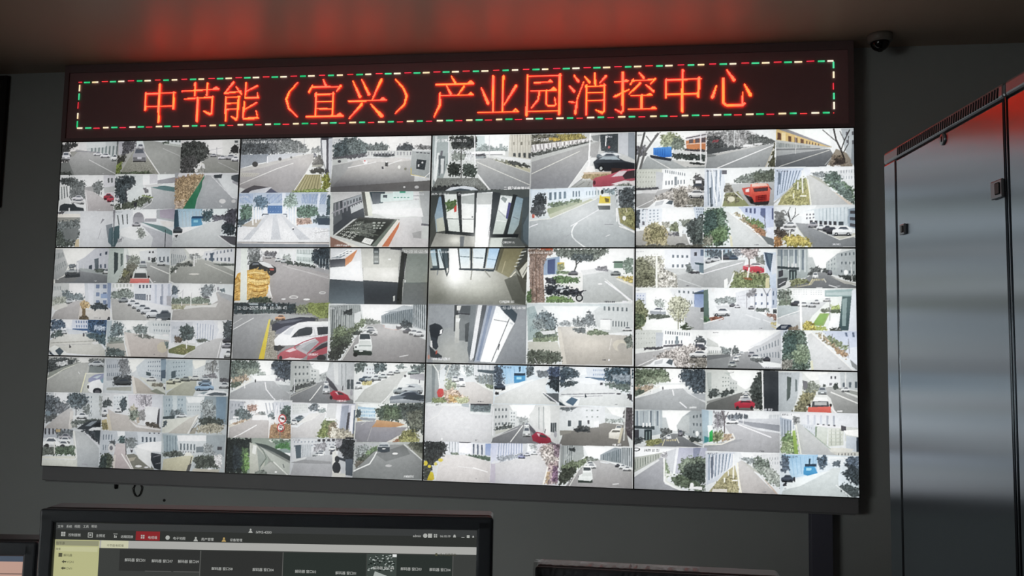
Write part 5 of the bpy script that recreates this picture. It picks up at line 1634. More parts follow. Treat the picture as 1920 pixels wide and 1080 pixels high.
FEEDS[3, 1] = (1180, 460, .226563, '''
@ eef2f0 4,2.5 62,2 62,35 3.5,35
p f5f8f6 5,4 28,4 25,10 8,12
p e5eaf0 29,4 50,3 50,20 29,20
w 6a7480 4 1 .45 1 34,8 49,8.5 49,10.5 34,10.5
w 6a7480 4 1 .45 1 34,15.5 49,15.5 49,18 34,18
g c0c8da b0bac5 50,3 62,3 62,22 50,20
p 445 53,6 55,6 55,9 53,9
p 667890 58,4 62,4 62,9 58,9
p 3a5058 53,14 62,15 62,17 54,15.5
p 6a7f8a 57,16 62,16 62,23 57,22
f a5a590 .7 4,11 14,9 25,9 28,12 28,34 4,35
f 7a7c60 .6 4,12 10,10 16,13 22,20 22,33 4,34
f b8b5a8 .7 24,14 29,18 36,21 41,26 40,34 24,35
g b5b8b8 a5a8a8 38,20 52,22 62,24 62,35 40,35
p c0c4c4 28,19 46,19 46,23 40,24
f 667070 .5 46,16 49,15 52,20 50,23 46,22
f 445 .4 50,21 57,21 57,23 50,23
l d0d5d5 .5 40,27 60,34
l f0f2e8 1.6 22.5,8 22.5,35
t 99a 6,5 .9 2025-12*23
t 667 46,32 .9 CAMERA
@ e0e8ea 62,2 122,2.5 122,35 62,35
p eef5f5 80,3 122,3 120,10 88,10
g a8c0d5 b5c8cc 63,3 85,3 84,10 63,10
w 667 6 1 .3 1 64,4 84,4 84,8 64,9
f 5f707a .5 63,5 73,4 80,6 86,6 88,10 70,12
f 8a9098 .5 86,4 95,3 98,8 88,10
c c0c5ca 63,10 8,5 s
c d0d5d8 68,9 8,5 s
c 4a5a6c 82,8 8,4.5 s
c 556 76,8 7,4 s
g b0b4b5 a5a8a8 62,20 80,13 96,12 94,20 86,26 80,35 62,35
p dde2e2 62,16 78,12 92,12 74,15 62,19
l eef .6 62,23 94,14
l eef .9 77.5,4 77.5,14
g d0e0f0 c0d0e8 110,6 122,6 122,35 114,35
p 44566a 111,6 118,7 116,22 113,16
p 5a7080 113,7 117,8 116,18
p d5dde5 118,8 122,8 122,22 117,24
f 7a8078 .4 104,10 110,8 112,16 106,17
c d8dada 96,14 15,5.5 s
g d84858 b03040 94,17 98,16 106,17 111,19 111,22 104,23 94,20
e 333 96,21 1.2,1.4
e 333 106,22.5 1.2,1.4
l b8c0c0 .5 96,17 104,17
f 8a8f60 .5 87,22 96,20.5 114,23 115,35 83,35
f 7a8a58 .5 86,25 112,24 114,34 84,35
l eee .8 87,22 82,35
l 6a5a54 1 99,20 99,12 96,6
l 6a5a54 .6 99,12 105,4
l 6a5a54 .5 98,9 92,4
l 6a5a54 .4 102,7 103,3
f a89a98 .6 92,3 107,3 106,9 100,11 94,9
l f0ece0 1.3 99,18 97.5,27
f b06a40 .3 94,26 100,26 102,28 96,28
p f5f8f5 79,28 81.5,26.5 82,30 81,35 79,35
p d8d0a0 112,27 115,26 115,35 112,34
t eee 105,32 1 CAMERA
@ d8dcda 122,2.5 188,3 188,36 122,35
p f5f8f5 148,3 176,3 171,9 163,18 156,19 150,12
g aab5b5 96a0a0 123,4 148,3 148,26 123,30
p 889298 123,3.5 140,4 140,9 123,9
w 6a7680 4 1 .3 1 124,4 147,4 147,20 124,20
w c0c8ca 5 1 .25 1 126,4 148,4 148,22 126,20
p 3a4448 123,17 141,18 141,20 123,19
p 333d40 133,20 139,20 139,28 133,28
w 7a8a88 2 1 .5 .9 133.5,21 138.5,21 138.5,28 133.5,28
p 445 124,21 128,20 128,25 124,26
w ddd 3 1 .4 1 131,15 140,15 140,18 131,18
g b5bcbc a8b0ae 148,10 152,10 155,18 152,24 148,25
g a8b0b2 98a0a2 163,15 172,7 188,3 188,28 164,23
w 4f5a60 4 3 .3 .3 174,5 187,3 187,26 174,24
g b5bdbd a0aaaa 163,14 171,8 172,22 163,21
w 7a8488 3 3 .3 .4 164,13 171,9 171,21 164,20
f 5a6060 .5 150,17 156,17 160,20 152,25 148,24
f 4a5050 .4 160,19 167,20 167,24 160,23
g 85888a 6a6d70 155,22 162,22 178,30 188,33 188,36 128,36 140,30
p 55595c 123,27 132,26 130,32 123,35
l dde .5 124,32 130,29
c e5e8e8 152,22 4.5,5 r
c 556 164,20 4,4 r
f 3f4644 .5 172,24 188,24 188,29 178,28
p b0b0a8 166,25 176,28 188,31 188,32 178,31
f 7f8458 .5 134,29 140,27 149,28 150,30 142,32 134,33
p aaa690 132,35 150,31 152,27 154,28 151,32
l e5d8a0 .5 152,27 149,32
w d8c890 6 1 .4 1 153,27 161,27 161,28.5 153,28.5
l e0dcc8 .6 161,27 163,30
l f5f5f0 .4 183,13 184,28
e f5f8f5 179,22 1.8,2
l ccc .4 166,12 166,22
p ddd 155,34 160,34 160,35 155,35
l eee .6 165,32 172,34
t eef 170,32.5 1 CAMERA
@ eef2f0 3.5,36 62,35.5 62,70 4,70
p f5f8f6 5,38 32,37 32,46 12,48
p d0d8e8 5,40 14,40 14,50 5,46
w 8a98b8 3 2 .4 .4 6,41 13,41 13,46 6,46
p e0e5ea 33,37 58,36 62,42 62,52 40,52
w 667078 4 1 .35 1 39,38 54,39 54,41 39,40
w 667078 4 1 .4 1 46,46 54,46 54,49 46,49
g 7a90c0 98aad0 53,40 62,37 62,52 53,51
p 4a5a68 52,40 57,39 62,39 62,41 53,41
g b5b8ba a8aaac 44,50 62,52 62,70 46,70
f 9aa8a0 .5 20,46 26,44 30,48 28,52 22,51
c dfe4e8 17,51 13,6 s
p 99a0a8 17,54 30,55 30,57 18,57
l 889 .5 25.5,50 25.5,58
p 444 58,52 61,51 62,55 58,55
f 5a6458 .5 16,57 32,57 34,60 16,61
p f5f8f5 14,62 36,59 42,70 14,70
f 7a8058 .6 4,47 9,45 13,48 16,56 14,64 10,69 4,70
f 5a6a4a .6 4,56 12,56 14,64 6,68
f a5a888 .7 32,47 38,42 46,45 50,51 46,58 42,64 36,60 32,54
l 8a8a70 .6 40,69 40,54
l 999 .4 40,62 46,52
l 999 .4 40,62 34,52
f 4a5a40 .5 42,66 46,64 53,68 50,70 42,70
l eee .4 58,60 62,61
t eef 46,67 1 CAMERA01
t 778 6,37.5 .9 2025
@ eaf0f2 62,35.5 123,36 123,71 62,70
p f5f8fa 70,37 98,37 96,44 72,45
f 8f9c9c .5 72,45 80,43 88,44 89,48 72,49
g dde2ea d0d5dd 88,40 100,37 100,53 89,50
w aab 5 3 .3 .3 90,42 98,40 98,50 90,49
p e5eaf2 100,37 118,36 118,53 100,53
w 667490 3 2 .3 .3 102,38 116,38 116,52 102,52
g c0cce0 b0bcd0 117,36 123,36 123,52 117,52
w 6a7a90 2 2 .4 .5 117,37 123,37 123,51 117,51
f 889 .4 96,40 100,38 104,36 104,42 98,44
l 778 .5 103.5,55 103.5,42 102,36
l 778 .6 113,52 113,42 110,36
l 778 .4 113,42 116,37
l 889 .4 97,54 97,40
g cdd2d6 bbc0c4 72,50 92,50 123,62 123,70 62,70 62,64 78,60
f 6a7570 .5 104,52 114,52 116,55 105,55
f 4a5254 .5 118,53 126,53 126,56 118,56
f 9a7060 .4 112,56 118,56 123,58 122,62 113,58
g 6a8078 5a7068 62,38 68,37 68,62 62,63
p eef3f5 66,37 71,37 69,60 67,60
p eee 69,36 71,36 71,39 69,39
f a05a40 .4 67,59 78,58.5 78,61 68,62
f 4f7a50 .4 62,58 67,60 67,62 62,63
l eee .8 62,64 78,60
c e5eaec 70,51.5 14,7 s
l e5e8ec .5 96,57 108,61
l e5e8ec .6 110,61 123,66
f c8b870 .3 116,63 122,63 122,66 116,65
c 667 83,48 5,3 s
c dde 87,49 5,3 s
c 99a 98,50 5,3 s
l dcc870 .6 117,66 123,69
e eef 112,54.5 .8,1
t 667 107,67.5 1.2 CAM
@ e5ebe8 123,36 189,36 190,72 122,71
p f5f8f8 134,38 164,37 164,44 140,47
f 7a887a .6 123,38 134,37 136,48 124,50
f 708068 .4 124,46 134,46 135,50 124,50
l 8a8a80 .5 130,38 131,48
w c0c8c8 6 3 .3 .3 136,37 148,37 148,42 136,42
w aab5b5 5 3 .4 .3 150,38 160,38 160,42 150,42
g c8ccce b8bcbe 123,52 146,48 164,47 152,58 144,70 123,64
g b5c0c2 a5b0b2 123,50 140,50 140,56 123,60
l eee .6 123,60 142,54
c 445 134,46 9,4.5 s
c d8dcdc 140,47 9,4 s
c c8ccd0 148,47 7,4.5 s
c d5d8da 152,45 6,4 s
c ddd 160,44 7,3 s
f 6a7060 .5 158,53 166,52 168,55 160,56
p f5f8fa 168,56 178,55 178,69 164,69
g a2b478 8ca868 158,56 166,56 161,66 151,66
p 86ae5c 158,57 165,56 160,65 152,65
f 98b050 .4 166,50 174,49 175,54 167,54
f 5a6a50 .4 167,53 175,53 175,56 167,56
g a8c0c0 90a8a8 162,38 185,37 184,43 162,43
p b5c8c8 163,40 184,39 184,42 163,42
g 5a7070 445a5e 176,43 184,43 181,70 173,70
p 8aa0a0 176,45 180,44 179,66 176,66
p dfe5f0 184,38 189,37 189,71 181,71
l 889 .5 166,44 166,62
f c0b040 .6 144,63 150,62 155,67 163,66 165,70 144,71
f a0b048 .4 154,67 163,66 164,70 155,70
l f8faf8 1.8 142,40 143,71
p 2f3a4c 122,68 126,65 134,65 136,67 128,71 122,71
p 8a9098 126,66 132,65.5 130,68 126,68
f 7a6a58 .5 132,67 140,66 142,71 132,71
f 4a5048 .4 166,68 174,67 176,71 166,71
t eef 170,68 1.1 CAMERA
@ eef2f0 4,71 65,71 65,102 4,101
g cdd2cc b8bcb5 4,71 27,71 27,86 4,88
w 8a8f88 8 4 .2 .25 5,72 22,72 22,86 5,88
p b5bcc4 22,73 28,73 27,86 22,85
p f0f4f4 28,71 52,74 50,82 28,84
w 667078 11 1 .4 .8 29,71.5 50,73 50,76 29,74.5
w 667078 6 1 .4 .8 29,79 44,79 44,82 29,82.5
p 7a8890 38,76 40,76 40,83 38,83
f 555c60 .6 54,79 57,75 62,79 63,85 53,85
p eef 55,81 61,81 61,83 55,83
c 556 52,82 10,5 r
p d8dcd8 4,86 28,84 26,88 4,91
g b0b0b0 a0a0a0 4,90 26,87 36,84 36,92 8,101 4,99
p 556 28,83 44,82 44,84 28,84.5
f 445 .4 12,85 28,84 28,86 12,87
f a8a09a .8 20,92 30,88 40,84 52,82 60,88 64,94 64,101 30,101
f 7f7a70 .6 48,92 64,92 64,101 50,101
c e0e2e0 49,87 15,6 s
g f5f8f8 dfe4e8 16,99 21,95 29,93 35,94 38,101 17,101
p 556068 30,97 33,94 36,95 35,99
p bcc0c4 21,96 28,94 27,97.5 21,98.5
l eee .5 4,101 20,94
t eef 48,97.5 1 CAMERA01
@ f0f3f2 65,71 126,71 126,103 65,102
p f8faf8 66,72 120,72 112,80 96,88 75,86
g c8ccc8 b8bcb8 65,77 74,82 75,86 82,87 82,90 65,92
p e5e8e5 65,84 82,85 82,89 65,89
w 8a9090 9 1 .4 .8 66,87 82,87 82,89 66,90
f 707a7a .5 76,85 80,84.5 84,86 84,90 78,90
f 667070 .5 84,87 87,83.5 91,86 92,89 85,91
g c5c8cc b0b4b8 98,87 110,80 125,71 126,98 108,95
w 778088 9 2 .35 .5 104,86 126,74 126,96 106,93
p d8dce0 98,85 110,79 124,71 125,73 108,83
g a0a2a4 848688 92,89 98,88 110,100 126,101 126,103 65,102 66,96
p 6f7274 65,91 84,90 84,93 65,96
p 8a8d8e 65,95 84,92 80,102 65,102
c c8ccce 91,88 4,2 r
c d5d8d8 88,90 4.5,2.6 r
c dfe2e2 86,92 5,4 r
c a5aaa8 82,95.5 7,5 r
c 99a 98,88 6,4 r
c d0d5d5 100,90 8,5 r
f 6a7070 .4 100,93 110,93 110,97 101,96
c 445 110,92 6,4 s
l eee .6 85.3,84 85,92
t eef 110,99.5 1.6 ABUKJLH
t 556 70,72.5 .9 2025-12
@ e0e8ec 126,71 189,72 190,104 126,103
p f0f5f8 146,72 152,72 150,82 147,80
g c5d0e8 ccd5e8 160,72 189,72 189,96 180,93
w 6a7890 2 1 .3 1 176,73 188,73 188,77 177,76
p c8d5e2 126,71 134,71 132,75 126,76
f 5a7062 .7 128,76 132,71 142,71 147,74 148,84 151,88 150,98 149,103 126,103
f 7a9070 .6 134,84 146,82 150,90 148,98 138,98
f 46605a .6 128,76 138,74 140,86 128,92
f 8a8a80 .6 126,95 136,95 136,102 126,103
g d0d3d4 c5c8ca 148,75 152,73 170,90 185,104 152,104 150,90
f a09070 .5 154,73 162,76 178,88 181,92 172,89 162,80
f b08860 .4 164,79 172,85 181,91 180,94 172,90
f 7a8a60 .5 162,75 172,79 181,84 180,87 168,82
l f0f0ec .8 151,73 168,88 186,104
p 8a8f90 182,93 188,98 188,103 184,100
p dde5f2 180,86 189,84 189,100 182,94
l eee .9 160,73 160,79
l 889 .5 168,74 168,80
p d8d8b8 150,96 152,95 153,103 151,103
l 778 .5 181,78 182,90
l dde .6 127.5,71 126.5,103
t 667 172,101 .8 CAMERA
''')
FEEDS[0, 2] = (70, 668, .205518, '''
@ b0b2ae 9,1 62,2 62,34 7,33
p dfe0dc 36,2 48,2 47,6 38,6
f 4a5254 .7 10,2 34,2 38,4 30,8 22,12 8,18
f c5cacc .4 17,6 28,4 28,8 18,9
p 8a9088 10,15 26,9 40,5 38,7 22,14 8,20
l d8d8c8 .7 8.5,21 24,12 38,6.5
g aaaca8 989a96 38,6 46,6 44,15 39,33 7,33 8,22
f 6a7070 .4 46,3 62,3 62,9 47,10
c c5ccd0 46,4 14,6 s
p 778080 47,9 62,10 62,16 46,15
p d8d8cc 44,15 62,15 62,18 46,18
l e8e5b8 1 44,15 39,33
p bcc0b8 45,16 60,16 60,20 48,22 45,33 41,33
p 8a90b0 46,20 52,16.5 59,15.5 62,15.5 62,22 50,23 46,23
p b5c5d0 50,19 56,17 58,17 54,20
p 7a98a8 56,22 60,18 62,18 62,24 58,24
p eef2f4 45,25 50,22 56,20.5 58,24 62,24 62,33 50,33 46,31
e 222830 54,31 4,3
e 556 54,32 2.5,2
p 333 45,26 46.5,26 46.5,29 45,28
l e5e8e8 .5 37,14 38.5,16
l eee .4 10.5,14 10.5,17
t f5f8f5 10,2.5 1 2025-12-23
@ c5ccd0 62,2 118,3 117,36 60,35
p f2f5ee 82,3 98,3 95,9 87,15 84,10
g b5bcc4 a5acb2 63,3 83,3 84,14 80,20 64,22
w 707a86 8 2 .4 .4 64,6 78,5 78,20 64,20
f 7a7f84 .5 74,4 83,3 84,10 86,14 78,18
g c8d2d8 b5c0c8 90,10 98,3 112,3 112,21 92,18
w 667484 6 4 .35 .3 100,4 112,3 112,20 100,18
g 56687a 465868 112,3 118,3 118,24 112,22
p 8aa0b0 112,4 118,3 118,12 112,13
p 3a4a50 99,14 103,15 103,18 99,17
f 444b50 .6 70,18 86,17 86,24 70,26
c 4a5054 71,20 15,6 s
p a5a8a0 64,28 86,27 86,31 64,30
g b8b0a6 a8a298 86,18 92,20 104,30 118,34 117,36 88,35
p c8ccc0 92,18 112,24 118,24 117,34 106,30
c d5d8d8 99,18 9,4.5 s
f 7f7a68 .4 104,24 114,24 114,27 104,27
p d8d2c8 86,18 88,18 91,35 88,35
g 8a8f80 7a8072 102,31 108,29 117,34 117,36
e 445 116,27 2,3
e d8dcdc 115.5,26 1.5,1.6
p b5c5c8 113,20 118,20 118,24 113,24
@ c8d0d2 118,3 176,4 175,37 117,36
p f5f5e8 141,4 154,4 153,8 144,12
g b5c5cc a5b5bc 118,4 142,3 142,18 128,22 118,23
w 6a7a84 5 4 .3 .3 124,4 136,4 136,18 124,20
p 4a5a62 123,14 127,13 127,19 123,20
w a8b5ba 4 2 .3 .4 143,13 152,12 152,18 143,17
f 8a8f90 .6 153,8 160,4 164,4 164,14 154,14
l 665 .5 160,5 160,20
g 9aa0a2 8a9092 165,4 175,4 175,24 166,22
f 778 .5 150,17 162,15 164,20 150,20
g b0b2a2 a0a292 120,32 138,20 146,19 145,30 142,36 117,36
p d0d2b8 118,24 140,18 142,19 126,28 118,31
c d5d5b8 118,20 9,5 s
c d8dcc8 124,19 8,4.5 s
c 8a9088 131,18 9,4.5 s
c c8ccc8 139,17 10,5 s
c b5bcc0 148,18 10,4 s
c 778a9a 147,21 12,5 s
c 90b0d0 144,24 17,7 s
c d5dadd 165,23 10,6 s
l eee .9 159.5,20 159.5,25
p eef2f4 146,35 150,32 158,30 170,31 174,33 173,37 146,37
p 5a646c 154,34 162,32 172,33 172,35 158,35
p 8a9aa0 148,33 152,31.5 156,31.5 152,34
f 556 .4 166,20 175,20 175,24 166,23
@ c5cbce 7,33 60,34 58,67 5,66
p e8ebee 15,33 28,34 28,42 22,44 16,42
f 5a646c .7 7,35 15,36 20,40 28,44 29,48 22,52 12,56 7,56
f 707880 .5 16,44 28,44 28,50 18,54
p 7a8a94 8,50 12,50 12,56 8,58
f 55646c .7 28,36 34,34 42,35 46,40 42,46 36,49 30,46 27,42
l 556 .7 35,46 35,56
g d0d8da c5cccf 46,35 59,34 58,57 47,56
w 667480 2 5 .3 .4 45,36 50,36 49,56 46,56
f a5adaa .3 55,37 59,37 59,55 56,54
f 707a78 .4 40,46 47,44 48,52 42,54
f 5a5f60 .4 7,54 18,53 18,57 7,61
g b8b6b5 a8a5a2 20,53 28,48 32,48 30,62 28,67 5,66
p ccc8c2 30,50 33,50 31,66 28,66
p d5d8d8 32,54 46,53 46,57 33,58
c e0e5e8 35,51 10,6 s
f 5a6460 .5 31,58 44,57 58,57 58,59 45,62 31,62
p 3f464c 36,65 42,61 48,58 58,58 58,68 40,69
p 8a949c 43,63 49,59 54,58.5 48,63
p 22282e 50,63 54,60 58,59.5 58,63
p eef3f5 46,66 50,64 58,64 58,67.5 47,68
f 889088 .4 31,61 36,61 36,65 31,64
t dde 8,35 1 2025-12
@ d8dce0 60,34 115,35 114,69 58,67
p eef2f5 70,36 90,35 88,42 74,42
f 4f5a5c .6 60,42 64,39 68,41 69,46 60,47
g dde5ea d0d8de 70,37 84,36 84,50 70,49
w 99a8b0 5 3 .3 .3 70,37 82,37 82,46 70,46
g d8d5e0 ccc8d2 83,36 113,35 113,60 98,60 84,50
f b5b0bc .5 90,36 110,36 108,46 92,46
f 3f5058 .6 75,42 78,38 82,38 81,49 77,51
l 667 .8 98.5,58 99,46 98,38
l 778 .6 99,46 104,38
l 778 .5 98,44 93,38
p d0d5dd 104,36 114,35 114,60 104,60
p 445 109,48 111,48 110,65 108,65
c e5eaee 71,47 6,4.5 s
c dde0e2 59,48 6,7 s
p c0b080 59,58 64,57 66,66 60,66
f 8a8050 .4 59,60 65,60 65,66 60,66
g c0bab5 b5b0aa 65,48 72,52 84,54 92,62 113,65 113,69 68,69 66,60
p cfc5b0 64,53 66,52 69,68 66,68
p e0dedc 83,57 90,62 113,66 113,67 90,64
f 7a8878 .7 84,48 88,45 92,49 93,55 88,59 84,56
f b0a888 .5 84,47 88,45 91,48 86,50
p b5a898 90,56 93,55 93,60 91,61
p e5e8ea 98,46 110,47 108,60 97,61
f 8a8a8a .4 93,50 98,48 98,58 93,58
f 5a5248 .5 99,60 108,60 112,65 98,63
t f0f5f5 61,37 1.2 2025*12
@ c5cdd0 115,36 174,37 172,72 113,70
p eff5f5 136,38 153,38 152,43 138,43
g b0c0c8 a0b2ba 115,37 136,37 137,54 116,56
w 7a8f9c 6 3 .3 .35 117,38 134,38 134,52 117,53
p c8d5d8 124,37 128,37 128,54 124,54
g c5cfd2 b8c2c6 136,43 152,43 150,53 137,54
w 7a868c 6 2 .3 .35 137,45 150,45 150,51 137,51
g 9aa8ae 8a989f 153,37 174,37 173,62 148,60 150,48
f 8a9698 .6 150,42 158,40 164,48 162,58 150,58
p 7a94a8 163,38 172,38 171,60 163,58
f 6a7a80 .5 122,50 132,48 134,54 122,55
p 445055 115,55 126,54 126,57 115,57
c dde5e8 127,52 10,4 s
p d5d8cc 115,58 140,55 142,57 122,68 114,70
g c5c2ba b8b5ac 122,68 138,57 147,53 146,58 140,66 138,72 116,72
p e5e5e0 145,55 148,53 140,66 138,71 136,71 140,65
f 4a5a64 .5 115,59 119,58 119,63 115,64
f 4a5550 .5 147,57 158,55 170,58 168,62 148,62
f a5a088 .5 145,63 160,61 170,63 168,69 146,69
p 9a9688 141,65 146,64 144,70 139,70
l 445 .4 146,60 140,68
@ ccd2d5 5,66 58,68 57,101 3,100
p aab0b8 5,66 32,67 32,76 5,75
w 445 7 1 .4 1 6,66 30,67 30,72 6,72
f 667075 .5 16,68 32,68 32,74 18,74
p b5a078 17,67 21,67 21,70 17,70
p bcc5c0 4,84 32,82 33,90 4,88
g b5babb a5abaf 34,69 42,70 50,78 57,86 56,101 36,101 36,92
p c5c8c0 32,69 34,69 36,92 36,95 34,93
l e5e8e5 .8 33,69 35.5,92 34,94 4,92
f 3f4850 .6 40,68 58,68 57,82 50,76 44,72
p 3a444a 52,68 58,68 57,78 52,74
l ccd .7 43,71 57,83
p 445058 5,82 26,82 26,86 5,86
c 99a 20,71 10,6 s
c dfe4e6 19,74 11,6 s
c eef2f2 4,74 16,11 s
c f0f4f4 17,77 12,8 s
e 333 9,82 2,2
e 334 23,83 2.6,2.4
f 5a7058 .6 16,83 34,82 34,90 16,90
f 606860 .5 4,83 16,84 16,90 4,90
l d8d8d0 .8 15.8,78 15.8,89
p d5d5c8 3,91 34,91 34,93.5 3,93
g d0d2c8 c5c8bc 3,94 36,94 36,101 3,100
l 99a 1 40,98 45,98.5
@ c5ccd2 58,68 114,70 113,104 56,102
p f0f5f8 73,69 80,69 80,73 74,74
g c0c8d0 b0b8c0 58,69 73,69 73,80 64,90 58,90
w 667480 4 2 .3 .5 60,70 70,70 68,88 60,88
f 3f5a5c .6 74,76 77,73 80,74 80,81 75,80
f 4a5258 .6 66,78 71,77 72,81 66,84
g b8c0c8 a8b0b8 80,70 92,70 92,82 80,82
f 707a7c .4 81,76 90,75 90,84 82,84
g d0d8e0 c5ced6 91,70 114,70 114,80 92,80
w 4f5c68 4 1 .45 1 94,74 108,75 108,79 94,79
w 445 3 1 .3 .5 100,70 112,70 112,72 100,72
e c8c8c8 68,84 3,4
e 667 68,84 1.5,2
g c5babb a89e9e 72,80 80,80 81,88 88,102 86,104 68,103 70,92
p d0c8c0 70,90 72,90 71,103 69,103
l f0f0ea .9 77,89 86,103
p 7a7a70 80,90 88,89 100,96 106,103 88,104
p a5a090 82,93 90,92 88,95 84,96
l f0eee8 .7 81,90 88,104
f 4f5a4a .5 58,90 66,88 70,90 68,103 57,102
f 3a4a48 .5 57,92 64,90 64,102 57,102
l 333 .7 81,76 81,90
e 445 86,86 1,2.2
e ccd 86,85 .8,.8
p dfe2e2 88,84 94,83 104,87 103,102 92,93
p f5f8fa 90,82 100,79 114,78 114,88 104,87 92,84
g 3a4048 2a3038 103,88 114,90 113,104 106,102 103,95
l 889 .5 105,92 112,90
l 99a .4 107,98 112,97
e eee 92,100 3,1
e dde 99,101 2,.7
@ b8c2c5 114,71 172,72 170,106 113,104
p f5f8fa 128,73 154,73 154,78 128,78
g 9fb0b8 90a2aa 115,72 128,73 130,86 116,90
w 7a8c96 4 1 .3 1 118,73 128,74 128,86 118,88
g d0d8dc c0c8cc 128,78 154,78 153,92 130,89
w 5a6870 5 1 .45 1 130,80 145,81 145,86 130,86
w 778 6 1 .4 .6 130,86 144,87 144,89 130,89
p 6f7a80 145,83 152,83 152,88 145,88
g a5b0b5 949fa5 154,73 171,73 170,92 154,90
f 8a9496 .5 152,80 160,82 162,94 152,94
p 445 164,83 168,83 168,86 164,86
f 56605a .6 115,88 128,86 136,90 132,92 115,92
g c8c5a8 b8b498 116,94 140,90 143,91 138,105 114,104
p e5e5d8 136,88 140,88 142,91 134,91
f 5a6458 .6 143,92 156,90 166,92 167,102 144,102
f 4f5850 .5 144,94 158,92 164,96 160,100 143,101
l 333 .6 141,92 138,105
p 555 138,99 141,98 139,105 136,105
p bcb8a8 143,102 166,103 165,106 141,105
f d5d5d5 .5 160,90 168,90 168,102 163,100
e eee 157,102.5 2,.8
''')
